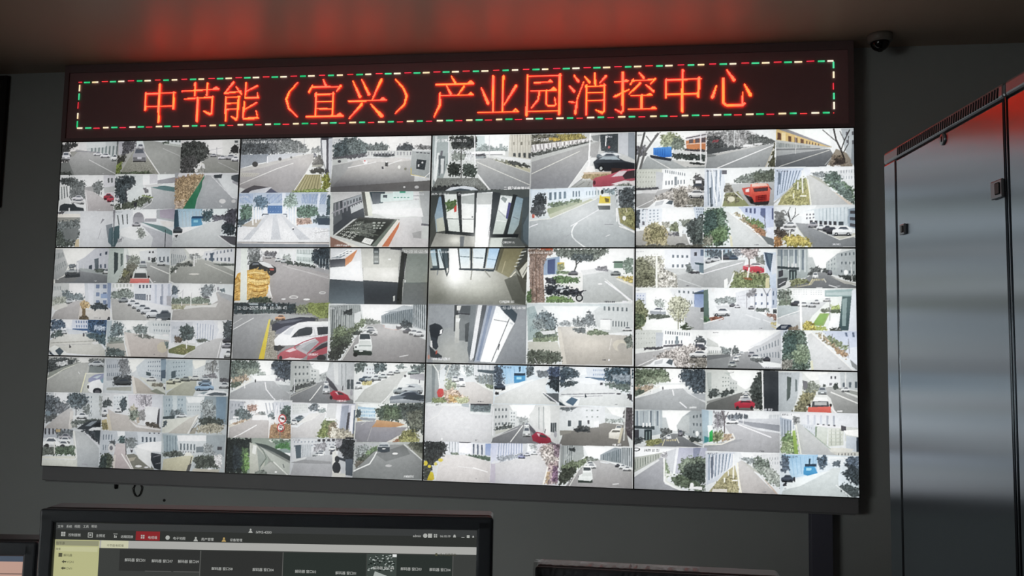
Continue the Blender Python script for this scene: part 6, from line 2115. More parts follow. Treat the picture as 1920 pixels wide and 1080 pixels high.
FEEDS[1, 2] = (420, 670, .217637, '''
@ d5dada 6,2 58,3 57,37 5,37
p f5f8f5 29,3 42,3 40,15 32,15
f 5f6e66 .7 6,3 28,3 31,8 30,14 20,15 14,17 6,18
f 7a8878 .5 10,10 30,10 30,14 14,16
f 46525f .7 40,8 43,3 58,3 58,20 50,20 44,16
f 9aa8a0 .5 29,12 35,12 36,16 28,16
p eef2f0 24,16 44,15 43,20 28,21
f a08a70 .5 6,18 20,15 22,19 14,22 6,26
f 5a6a5a .5 6,22 16,20 14,25 6,27
l e0e0d5 1.2 10,27 22,20 24,18
g aaadb0 999c9e 22,22 28,20 42,20 57,32 57,37 5,37 6,30
l eef .8 35,21 36,27 44,37
p c5c8ca 42,20 57,29 57,32 46,24
p a5aaac 46,23 58,24 57,30 50,28
l eee .8 18,22 18,26
e 223 27,20 .5,1.4
p 889 44,18 50,18 50,20 44,20
l 667 .4 17,12 17,18
e eee 48,20 1,1
t dde 46,35.5 .9 CAMERA
@ b5baba 58,4 113,4 112,40 57,38
p f0f3f2 74,4 91,4 89,12 82,15 78,12
g b5bab8 a5aaa8 58,5 74,5 75,22 62,25 58,26
w 5f686a 4 3 .4 .35 61,6 74,6 74,22 61,23
g c5cac8 b5bab8 74,9 82,11 83,20 75,20
w 6a7476 2 3 .4 .35 75,10 80,11 80,20 75,20
f 8a9292 .5 82,15 88,14 88,19 83,20
g c0c5c8 b0b4b6 89,12 94,5 112,4 112,28 100,28 90,20
w 8a9092 3 1 .2 1 96,6 106,6 106,26 96,22
p d0d4d4 94,5 98,5 98,24 95,22
w 4a5256 2 1 .8 1 105,19 111,19 111,27 105,27
f 4a5050 .5 60,24 78,20 80,23 66,28 58,30
p a5a8a0 62,28 76,24 74,26 64,30
g 8a8d8f 74777a 80,22 87,20 90,24 110,36 112,40 57,39 58,32
l b8b8b0 .5 58,33 80,23
l e8e8e2 .7 84,24 74,37
l dde .6 61.5,18 61.5,30
p 445 88,16 94,22 98,28 96,29 88,22
c d5d8d8 86,20 4,4 r
c c0c5c8 85,23 6,8 r
g b83848 9a2838 91,30 94,28 100,29 106,32 108,36 100,38 93,35
p d5b0b8 95,29 100,29.5 98,32
p 444 97,29 101,30 103,32 98,31.5
e 333 92,34 1.2,1.8
l 334 .6 102,24 101.5,28
e 99a 109,30 1.2,2.5
t f5f8f5 97,36 2 AUKB
t 556 72,5.5 1.1 4*16*20
@ e5eae8 113,4 173,5 172,40 112,39
p f5f8f5 140,5 168,6 158,10 142,12
f 5f6f6c .6 113,5 124,5 124,11 114,14
f 5a6c70 .6 128,6 140,5 140,12 130,14
f 8a9a98 .5 148,8 154,6 158,9 150,11
f 6a7a78 .5 160,8 173,5 173,12 168,14
p dde5e8 122,8 130,8 130,16 120,18
w 889 3 2 .4 .4 123,9 130,9 130,15 123,15
g c5c8c4 b5b8b4 122,27 150,13 158,12 152,20 146,30 138,39 113,38
c 556878 117,16 10,5 s
c aab5ba 122,16 8,5 s
c ccd5d8 127,15 9,5 s
c c5d0d0 133,14 8,4 s
c d5dada 140,12 7,3.5 s
c bcc5c5 146,11 6,3 s
f c0b060 .4 119,21 128,20 128,23 120,24
c e8eeee 113,20 7,7 r
l 556 .6 168,8 168,22
c 99a8a5 158,11 10,4 s
p aab 160,15 172,14 172,20 160,18
e 445 156,16 1,1
l eee .8 146,28 136,39
p d0d5d0 147,25 150,24 142,39 138,39
c 9aa5a8 146,25 12,6 s
c c5cccf 153,22 18,9 s
p bcc5ca 156,23 162,22.5 170,24 168,26
c 707a84 143,28 30,12 s
p a5b0b8 145,33 152,32 156,30 164,28 170,30 166,28 160,28
p 3f4850 154,34 160,31 172,32 172,35 156,37
g b5bcc2 8a9298 143,36 154,35 172,37 172,39.5 143,39
@ dde0e2 4,37 58,38 57,71 3,69
p f2f5f5 26,38 50,39 40,46 28,48
g b5bac2 a5aab0 5,38 18,39 14,52 5,54
w 8a9098 3 2 .3 .4 6,39 15,39 13,50 6,50
f 5a6a6c .6 10,46 16,43 22,48 26,50 22,54 10,53
f b08878 .6 19,42 26,41 29,44 27,47 21,47
f 7a8484 .5 29,48 34,47 36,50 29,51
f 6a7a80 .6 37,50 41,47 43,49 43,53 37,52
p d0d5dd 42,39 56,39 56,46 48,50 43,50
w aab0ba 6 1 .3 1 34,40 52,40 52,48 36,49
l eef .7 45,42 43,58
l eef .5 47,40 46,50
f 4a605a .7 48,46 52,42 57,44 57,58 52,55 48,52
g bcb8b6 aca8a6 24,52 28,48 37,52 40,60 38,70 4,70 5,60
p e8e8e8 25,50 37,50 38,54 24,54
p d5cfc0 4,58 20,54 24,53 14,57 5,60
f b09070 .4 5,57 18,53 22,53 10,58
l eee .8 8,69 28,58
g b08060 a07850 40,58 57,58 57,71 38,70
f a88058 .4 40,57 57,57 57,71 39,70
l eee .7 39,52 38,69
e c83838 49.5,53 3.4,3.8
e f0e8e8 49.5,53 2.5,2.9
e c83838 48.2,60.2 3.2,3.6
e f5f0f0 48.2,60.2 2.4,2.7
l 333 .9 47.5,52 51.5,53.8
p 4a4040 49,52 51,52 51,53.8 49,53.8
t 222 47,58.3 4.4 5
l 778 .6 47.5,63 47.5,71
l 998a60 .7 42,67 52,68
p e8eee8 6,54 7.5,54 7.5,57 6,57
p eee 8,51 13,51 13,52.5 8,52.5
t 556 14,39 1 2*12*23
@ e0e4e8 58,40 114,41 113,70 58,69
p f5f8f8 74,41 90,41 88,49 80,48
g dde2e0 d0d5d5 59,41 73,41 73,48 60,50
w b5c0bc 8 3 .3 .3 60,41 72,41 72,47 60,48
f 707c84 .6 73,43 78,40 82,42 82,47 75,47
f 90a0a0 .4 82,45 88,44 88,48 82,49
g d5d8da c8caca 89,41 98,41 96,53 88,52
g c5c8d8 b5b8c8 99,41 113,41 113,70 97,69
p e8ebf0 97,41 101,41 98,65 95,60
p 98a0b0 101,43 107,42 105,62 99,65
p 445 106,48 108,48 106,64 104,64
p eef 109,42 112,42 109,69 107,68
p 556478 111,46 113,46 113,68 110,69
c 889498 62,50 8,4 s
c 667880 60,51 9,5 s
c d0d8da 70,49 9,4 s
c dde0e0 58,53 6,5 r
g d0d0d0 c0bebe 64,60 78,50 88,48 84,58 80,69 58,69 59,60
p e0e0dc 74,49 84,48 76,54 62,58
f 6a7a48 .6 84,57 88,53 96,54 94,60 89,69 80,69
f 8a9a50 .5 83,60 88,58 88,68 81,69
p f0f0ec 87,53 96,53 96,54.5 88,54.5
f 8a7a60 .4 90,56 97,56 94,69 89,69
f a8a08a .6 96,60 106,62 112,66 110,70 94,70
f e0d8c0 .4 92,60 97,60 95,68 91,68
p 223 104,68 113,68 113,70.5 104,70
@ d5d8d0 114,41 173,40 172,76 112,74
p f0f5f2 115,41 150,41 140,46 125,46
p cfe5f0 116,44 132,44 131,53 117,53
w 6aa0c8 10 2 .4 .6 117,46 131,46 131,52 117,52
p a8c8e0 116,43 131,44.5 131,46 116,45
f 4a5a60 .5 114,46 118,45 119,51 114,52
f 46584a .7 131,46 136,42 148,41 155,44 156,52 150,56 134,54
f 5a6e50 .6 138,44 150,44 152,53 138,54
f 4a5450 .7 150,41 173,40 172,66 160,62 154,52
f 6a7060 .6 156,48 170,46 170,62 160,60
f c0a060 .4 115,52 124,52 124,54 115,55
g c49468 b48458 132,54 150,56 156,58 148,60 128,60
p 889098 118,52 132,53 130,55 118,54
g 94949c 84848a 114,56 132,55 128,60 158,60 150,68 138,74 113,74
l bbb .5 119,58 124,55
l aaa .5 124,72 128,60
p dcd8cc 150,67 152,68 142,75 138,74
f 80804a .6 149,70 154,63 164,62 168,68 166,75 148,75
f b07048 .4 144,73 150,69 152,74 144,75
f a0a058 .5 152,69 160,67 167,70 166,75 150,75
p f5f5f0 168,62 169,62 169,66 168,66
p dde 168,74 172,71 172,76
@ 8f9a90 3,70 58,71 57,102 2,101
f 2a3434 .6 2,70 24,71 24,80 20,88 16,99 2,100
f 4a6a40 .5 16,78 21,80 22,92 19,100 15,98
f 6a9a4a .5 17,84 21,82 22,96 18,98
l 778 1 10,80 13,84 
l 89a .8 11,88 14,86
f 344048 .5 8,76 15,78 16,92 8,98
g b5b8ae a8aaa0 22,74 28,76 36,86 34,94 28,100 22,100 22,88
p e8eae5 38,72 58,71 58,74 40,74
f 70907a .4 40,72 57,72 57,76 44,78
f 4a8a48 .4 43,78 48,74 54,75 58,78 58,81 44,81
p f0f5f5 42,80 47,79 57,82 57,86 50,85
p 889a98 44,80 52,79 57,81 57,83 46,82
g 5a6260 a8aaa2 26,74 34,76 44,82 57,90 57,102 34,101 38,88 36,84
p 3f4848 27,74.5 36,76 48,81 57,86 57,90 42,82 30,77
p aab0a8 30,77 42,84 57,92 57,102 54,102 40,89 33,80
p 8a928c 28,78 34,84 36,88 32,93 30,99
p d8dad5 25,76 28,77 27,84 24,83
l 667068 .8 33,80 36,87 31,94
l 889288 .5 36,88 42,90
g a5a8a2 969a96 34,94 40,90 54,102 30,101
l dddfd8 .7 42,90 54,101
l 3f4448 .6 50,92 51,95
f 667068 .5 26,98 34,96 38,101 26,101
e eee 44,98.5 1,.7
p 4a4f4a 2,99 57,101 57,102 2,101
@ b8bcc0 58,70 113,71 112,104 57,101
g d0d4d8 c0c4c8 58,71 98,71 96,78 80,80 60,90
w 8a94a0 12 2 .3 .4 60,72 96,72 95,77 60,79
w 445 4 1 .6 1 80,71.5 96,71 96,73 80,73.5
p 4a5a64 62,76.5 67,76 67,87 63,88
g c5cacf b8bdc2 67,76 75,75 74,84 68,86
w 8a949a 6 1 .3 1 67,76 76,76 75,86 68,87
f 889 .5 78,75 88,74 88,80 78,82
c d5dada 80,80 7,5 r
c aab0b2 76,82 10,4 s
c e5eaea 81,82 5,4 r
c dde2e2 90,77 6,4 r
c 556 91,80 5,4 r
g a8abae 98999c 62,88 74,86 92,84 94,94 92,103 58,101
p 8a8c8e 58,91 68,88 92,90 92,92
p c5c8c8 60,88 72,86 70,88 62,90
f 30363c .7 95,76 102,71 112,72 112,92 104,90 100,82
p 3a4048 98,86 112,90 112,93 98,88
g 5a6470 4a545e 104,88 110,88 110,102 104,101
p d8d8d0 93,82 97,80 100,100 93,103
e 2f3338 97,88 2,2.8
e 2f3338 96.5,95 3.5,5
e 4a4a4a 97,79 1,2
e e5e8ea 97,82.5 .8,1.5
p c5c5bc 93,99 104,100 104,104 93,103
f 889 .4 96,71 102,70 100,78 96,78
t 667 60,71.5 1.3 2*12*23
@ b5bab8 113,74 172,74 171,106 111,104
g b5b8bc a8aaac 114,75 132,75 126,86 114,92
f 8a9494 .6 114,78 124,76 130,82 126,88 114,92
f 6a8a58 .6 122,84 128,78 134,77 132,84 126,86
f 556050 .5 116,86 126,84 130,82 130,86 122,92 113,94
f 6a6458 .5 113,90 122,90 128,86 127,90 113,96
g 8f9292 7e8282 130,82 144,76 155,76 171,90 171,105 111,104 112,98
p 747878 131,84 156,76 160,84 140,90 
l f0f3f0 1 112,98 126,92 130,86 132,82
l dcdfdc .8 155,76 172,90
p 8a8c80 157,76 172,78 172,90
f 5f6454 .5 157,76 172,75 172,84 166,82
f 4f5548 .5 160,74 172,74 172,80
e 2f3338 138,81 5,1.6
p c5ccd0 134,76 137,74 141,74 143,77 142.5,80 133,80
p 3a444c 133,78 143,78 143,82 133,82
p 6a747c 134.5,76 141.5,76 142,77.5 134,77.5
e eee 138,79.5 1.5,.5
e f0f0ec 147.5,83.5 2.4,.9
e b8b8b8 142,93.5 2.8,1
t fff 155,101.5 1.8 AUKBE
''')
FEEDS[2, 2] = (790, 675, .226891, '''
@ d5dcdf 4,3 61,4 60,36 3,35
p f0f5f5 24,4 44,4 38,14 34,12
g a5acac 90989a 4,4 16,4 14,32 4,35
p 7f888a 9,5 12,5 11,32 9,32
f 8a9698 .6 20,4 32,4 32,12 24,16 20,14
f 9aa8aa .6 34,5 43,4 44,13 38,14
g dfe5ea d0d5d8 43,4 61,4 61,20 43,18
w c0c8d0 5 1 .3 1 45,4 60,5 60,10 45,9
p 56646c 46,8 61,9 61,12 46,10
f 7a8484 .5 44,13 60,12 60,20 46,19
w 8a98a0 5 1 .2 1 46,11 60,12 60,20 46,18
l e8ece8 .8 16,28 14,10 10,4
l c8c8bc .5 14,10 20,4
l d5d5cc .7 18,30 20,14 24,4
g d0cdca c2beba 36,18 43,18 52,22 60,26 60,36 30,35 30,24
p e5e8e2 43,17 52,21 61,25 61,27 50,22
f 7a8a6a .4 52,20 60,20 60,24 54,23
f 9aa888 .5 20,16 28,15 30,22 26,26 20,24
c eef2f2 29,14 7,8 r
c dde2e4 25,13 6,5 r
g c86058 b84848 13,26 15,23.5 18,23.5 19,27 17,30 14,30
e d04848 16,26.5 2.8,3.5
f c8a890 .6 18,26 26,22 32,27 39,31 38,35 20,35
f d0a058 .4 22,28 34,30 38,34 24,35
f 889a60 .5 9,31 18,30 22,34 9,35
f b8c088 .4 26,30 38,30 38,35 30,35
t 445 46,33 1 CAMERA
t eef 6,4.5 .9 2025
@ cfdce4 61,4 115,5 114,37 60,36
p f0f6f8 93,5 108,5 104,12 94,10
g 9ac8f0 aac8e0 63,5 87,5 87,17 70,20
w 8ab8e0 5 1 .15 1 68,6 86,6 86,17 70,19
p 334a5a 81,6 82.5,6 82,10 81,10
f 4a5a6c .6 61,5 67,5 69,14 68,20 61,20
f 56646c .6 87,6 93,5 92,12 88,15
p dfe5e8 93,6 106,6 106,13 94,13
f 6a747c .4 95,9 104,9 104,14 95,14
f 4a5c7c .6 105,6 115,6 114,18 108,16 104,12
f 3a4450 .6 104,13 114,14 114,18 106,18
g 3a90d0 3080b8 77,13 80,11 86,12 86,18 77,19
p 2a3a4c 77,11 86,11 86,13 77,13
p 8ad0f0 79,14 83,14 83,16 79,16
g d8dcdc c8cbc8 62,30 84,20 96,16 105,14 102,22 104,28 112,36 61,35
p e8ecea 62,24 86,17 94,16 70,26 61,29
p 334 67,23 70,22 70,24 67,25
c 445060 61,19 9,5 s
f 344048 .7 103,19 110,16 115,18 114,27 108,24
p 5a6064 100,27 114,27 114,35 106,33
l eef .7 100,26 114,36
f 334 .4 62,26 65,26 65,28 62,28
t 334 68,6 1 2025*12*23
@ dde5ea 115,5 176,6 174,40 114,37
p eff5f8 128,6 140,5 138,12 130,13
f 4a5c68 .6 115,7 120,6 130,10 132,14 124,16 115,17
f 3f5060 .5 115,11 120,11 120,19 115,20
g dfe8f2 c5d0dc 136,6 152,6 152,16 138,15
w 6a80a8 6 2 .35 .4 142,7 152,7 152,14 142,14
p 56708c 136,14 152,15 152,17 136,16
f 445a68 .8 152,8 160,6 174,7 174,22 162,19 152,17
f 8a9aa8 .4 156,12 172,12 172,18 158,16
g dadfe2 cdd2d0 115,27 132,16 140,16 152,19 172,30 174,38 115,36
p e5ebf0 128,15 140,15 152,18 140,20 126,18
f 46545a .6 115,19 126,17 131,18 126,21 115,22
f 5f7068 .5 150,18 172,20 172,26 156,23 
l 778 .6 116,28 160,27
l 99a .5 118,30 150,29
p 334 148,18.5 150,18.5 150,20.5 148,20.5
p 3a444c 135.5,27 137.5,30 135.5,30.5
e 556 163,27.5 2,.7
f 445 .5 170,27 174,28 174,34 170,31
p eef3f2 114,30 120,29 132,31 130,37 120,37
p 506a80 120,34 125,30 130,32 126,37
p 33424c 114,33 122,38 115,38
l ddd .8 173,7 173,28
t 556 160,35.5 .8 CAM
@ d0d2d5 3,37 59,37 58,67 2,66
g d8dadd c5c6c8 3,37 59,37 58,67 2,66
p e5eaea 4,37 59,37 59,39 4,39
p aab5bc 33,37 39,37 39,40 33,39
g 5f7078 8a9a98 40,37 57,37 56,44 40,43
f 6a7a80 .4 41,38 56,38 55,43 42,43
p 445 40,37 55,37 55,38.5 40,38
p dfe4e4 39,43.5 57,44 58,46 40,45
l ddd .6 19,39 14,46 4,51
l c8cacd .6 3,55 58,58
t 556 12,37.5 .9 2025*12
t 445 44,65 .8 CAM
e eee 17,64.5 .8,.8
@ c5c9c8 59,38 115,38 114,70 58,68
p f5f8f6 73,38 94,38 90,48 82,52 78,46
g c8cccc b8bcbc 59,38 73,38 73,54 60,56
w 5a6468 4 3 .4 .35 61,39 72,39 72,55 61,56
g d5dada c5caca 73,42 79,43 80,54 74,54
w 667074 2 4 .4 .35 74,43 78,43 78,54 74,54
f 98a0a0 .4 80,47 88,48 88,53 81,54
g d5d8d6 c2c5c4 89,46 95,38 115,38 114,62 104,62 92,55
w 9aa0a0 3 1 .2 1 95,40 106,39 106,62 95,56
p e0e3e0 101,38 106,38 106,62 102,61
w 4a5256 3 1 .8 1 106,52 111,52 111,60 106,59
f 4f5856 .5 61,56 76,52 76,56 62,59
p b8bab2 62,58 76,56 72,58 62,61
g 85878a 707275 76,56 86,52 92,60 112,69 114,70 58,68 60,64
l bbb .5 59,64 80,56
l e8e8e2 .7 84,54 74,67
l eef .7 60,39 60,62
p 556 88,52 93,57 96,61 94,62 88,56
c d8dcdc 85,52 4,4 r
c c5caca 84,55 6,8 r
g a83048 882838 91,62 95,59 100,60 106,64 107,67 100,69 92,66
p d8b0b8 95,60 98,60.5 97,63
p 444 97,61 102,62 104,64 98,63
l 334 .6 102,57 101.5,60
e 99a 110,61 1.2,2.5
t eee 98,68 2 AUKB
@ d5dad8 115,40 175,40 174,72 114,70
p f5f8f5 152,39 168,39 166,48 160,48
g d8dde0 ccd2d2 115,42 134,40 134,57 115,58
w 4a545a 2 1 .3 .9 119,50 136,50 136,55 119,55
g dfe4e8 d0d5d8 133,40 152,39 152,52 134,56
w 8a9490 3 2 .3 .2 135,40 148,40 148,50 135,50
w 445 2 1 .3 1 136,50 146,50 146,53 136,53
g d8dfe0 c8cfd0 152,44 166,48 168,51 152,51
f 98a4a0 .5 152,49 166,49 167,52 152,52
p 4a4248 168,40 174,40 174,66 168,60
f 5a5458 .4 167,42 174,40 174,62 168,56
f 6a7478 .4 115,40 122,39 130,40 124,43 115,42
g 85837e 72706c 118,60 136,56 152,52 168,54 172,72 114,70
p 8a8880 115,58 126,58 124,60 115,62
f 464a4c .5 126,57 132,54 139,55 140,59 128,59
f 3a4044 .4 128,57 138,57 138,59 128,59
p dfe4e2 140,50 147,50 147,55.5 140,56
p eef 143,51 147,51 147,55 143,55
c dfdfd8 160,54 6,5 r
g f0efe5 c5c2b5 155,60 158,57 164,57 165,60 163,65 155,64
p 6a6a64 158,58 164,58 164,59.5 157,59.5
l c8ccc8 1 168.5,39 167,66
p c0b8a0 165,56 167,56 164,68 162,68
t fff 158,68.5 1.6 AU*KB
@ ccd0d5 2,67 58,69 57,101 1,99
g dfe3ea d2d6dc 20,68 58,70 58,79 20,78
w a0a8b0 6 1 .25 1 22,68 36,68 36,78 22,77
p eef 31,69 41,69 41,78 31,77
w 566074 3 1 .35 1 41,70 51,71 51,79 41,78
g 8aa0d0 a0b0d8 52,70 58,70 58,80 52,79
p 667 31,68 42,68 38,69.5 31,69
f 56705a .5 36,79 46,79 58,81 58,84 46,82 36,80
f 6a7a68 .4 24,77 30,77 31,79 25,79
g d0ccca c0bcba 18,79 36,79 58,85 57,101 12,100 14,88
l eee .7 42,89 54,92.5
l ddd .5 30,88 42,89.5
f 3a3f40 .7 2,68 18,68 22,72 20,77 16,82 8,88 2,90
f 444a48 .6 2,86 8,86 10,94 6,99 1,99
e e0c838 4,85.5 1.6,2
e e0c838 7,88 1.4,1.2
e d8c040 16,83 2,1.4
e d8c858 12,86 1.2,1.4
g e0cc30 c0a820 6,96 8,92 10,93 11,98 8,100 5,99
t 556 44,97.5 .9 CAM
@ d5d8de 58,69 115,70 114,103 57,101
p f2f5f8 85,69 97,69 92,76 86,76
g c5cce8 ccd0e0 58,70 64,69 63,82 58,86
g d5daea c8cede 64,69 84,69 84,77 62,84
w 98a4c0 10 1 .35 1 64,69 84,69 84,77 63,82
f 8a94a0 .4 63,80 74,79 84,78 84,80 66,85
g d0d4da c0c4c8 84,70 88,69 87,78 84,78
f a0a8a8 .5 89,70 95,69 95,75 90,75
g cacaca bdbcc0 60,86 80,82 92,78 98,79 104,88 100,103 58,101
p b8b2c0 58,86 62,86 62,101 57,101
c 8a90b8 80,78 6,4 s
c c8ccd5 84,77 6,3 s
c e0e5e8 90,76 7,3 s
f d0ccd0 .4 94,74 100,72 102,80 96,80
f b5a8a0 .8 98,72 106,68 114,70 113,88 104,88 99,82
f 806a78 .6 108,69 114,70 114,82 109,80
f a08888 .8 104,86 113,84 113,102 104,102
f 7a5a78 .6 108,88 112,88 112,100 107,100
f b89870 .4 103,92 106,92 104,102 101,102
l f0ece0 1 104,88 100,103
@ dde2e2 115,71 175,72 174,106 113,104
p f8fafa 134,71 166,73 156,77 148,82 138,80
g a5abab 969c9a 115,71 134,71 135,80 126,90 115,92
w 4a5254 6 1 .45 1 116,72 126,71 125,88 116,90
w c8d0d0 6 1 .2 1 118,72 127,71 126,86 118,90
f 3a4244 .4 123,74 128,73 128,77 123,76
g 9aa4ac 828c90 148,79 156,75 160,73 165,74 165,86 148,83
w 56646a 10 1 .4 1 150,79 165,74 165,85 150,83
g c0c8cc b5bcc0 165,73 174,73 174,90 165,86
w 5a6468 6 1 .45 1 165,73 174,73 174,89 165,86
f 707a70 .5 135,82 140,80 147,83 147,84 140,85
f 6a7a58 .6 116,88 122,84 130,84 138,80 138,85 128,92 116,94
f 454c40 .6 115,90 128,88 128,94 122,102 114,103
g aaaaaa 949292 138,85 148,83 174,91 174,106 120,104 130,92
l d8d8d2 .7 130,92 123,104
p d8dde0 148,84 156,85.5 154,86 148,85
c 445 160,86 4,3 s
c e0e5e5 163,86.5 6,4 s
c dde0e2 166,88 7,4 s
c d5dad8 135,84 9,5 s
c e5e8e8 136,86 9,4 s
p 3a443e 130,96 141,96 142,101 131,101
g eef2f0 d5dcd8 134,90 135,87.5 140,87.5 141,91 142,98 140,100 130,99 131,95 134,94
p 3f474c 134.5,89 140,89 140.5,91.5 134.5,91.5
p c8ceca 134,93 141,93 141,96 133,96
p 2f3a34 130,99 141,100 141,101.5 130,101
l ddd .7 158,102.5 163,102
''')
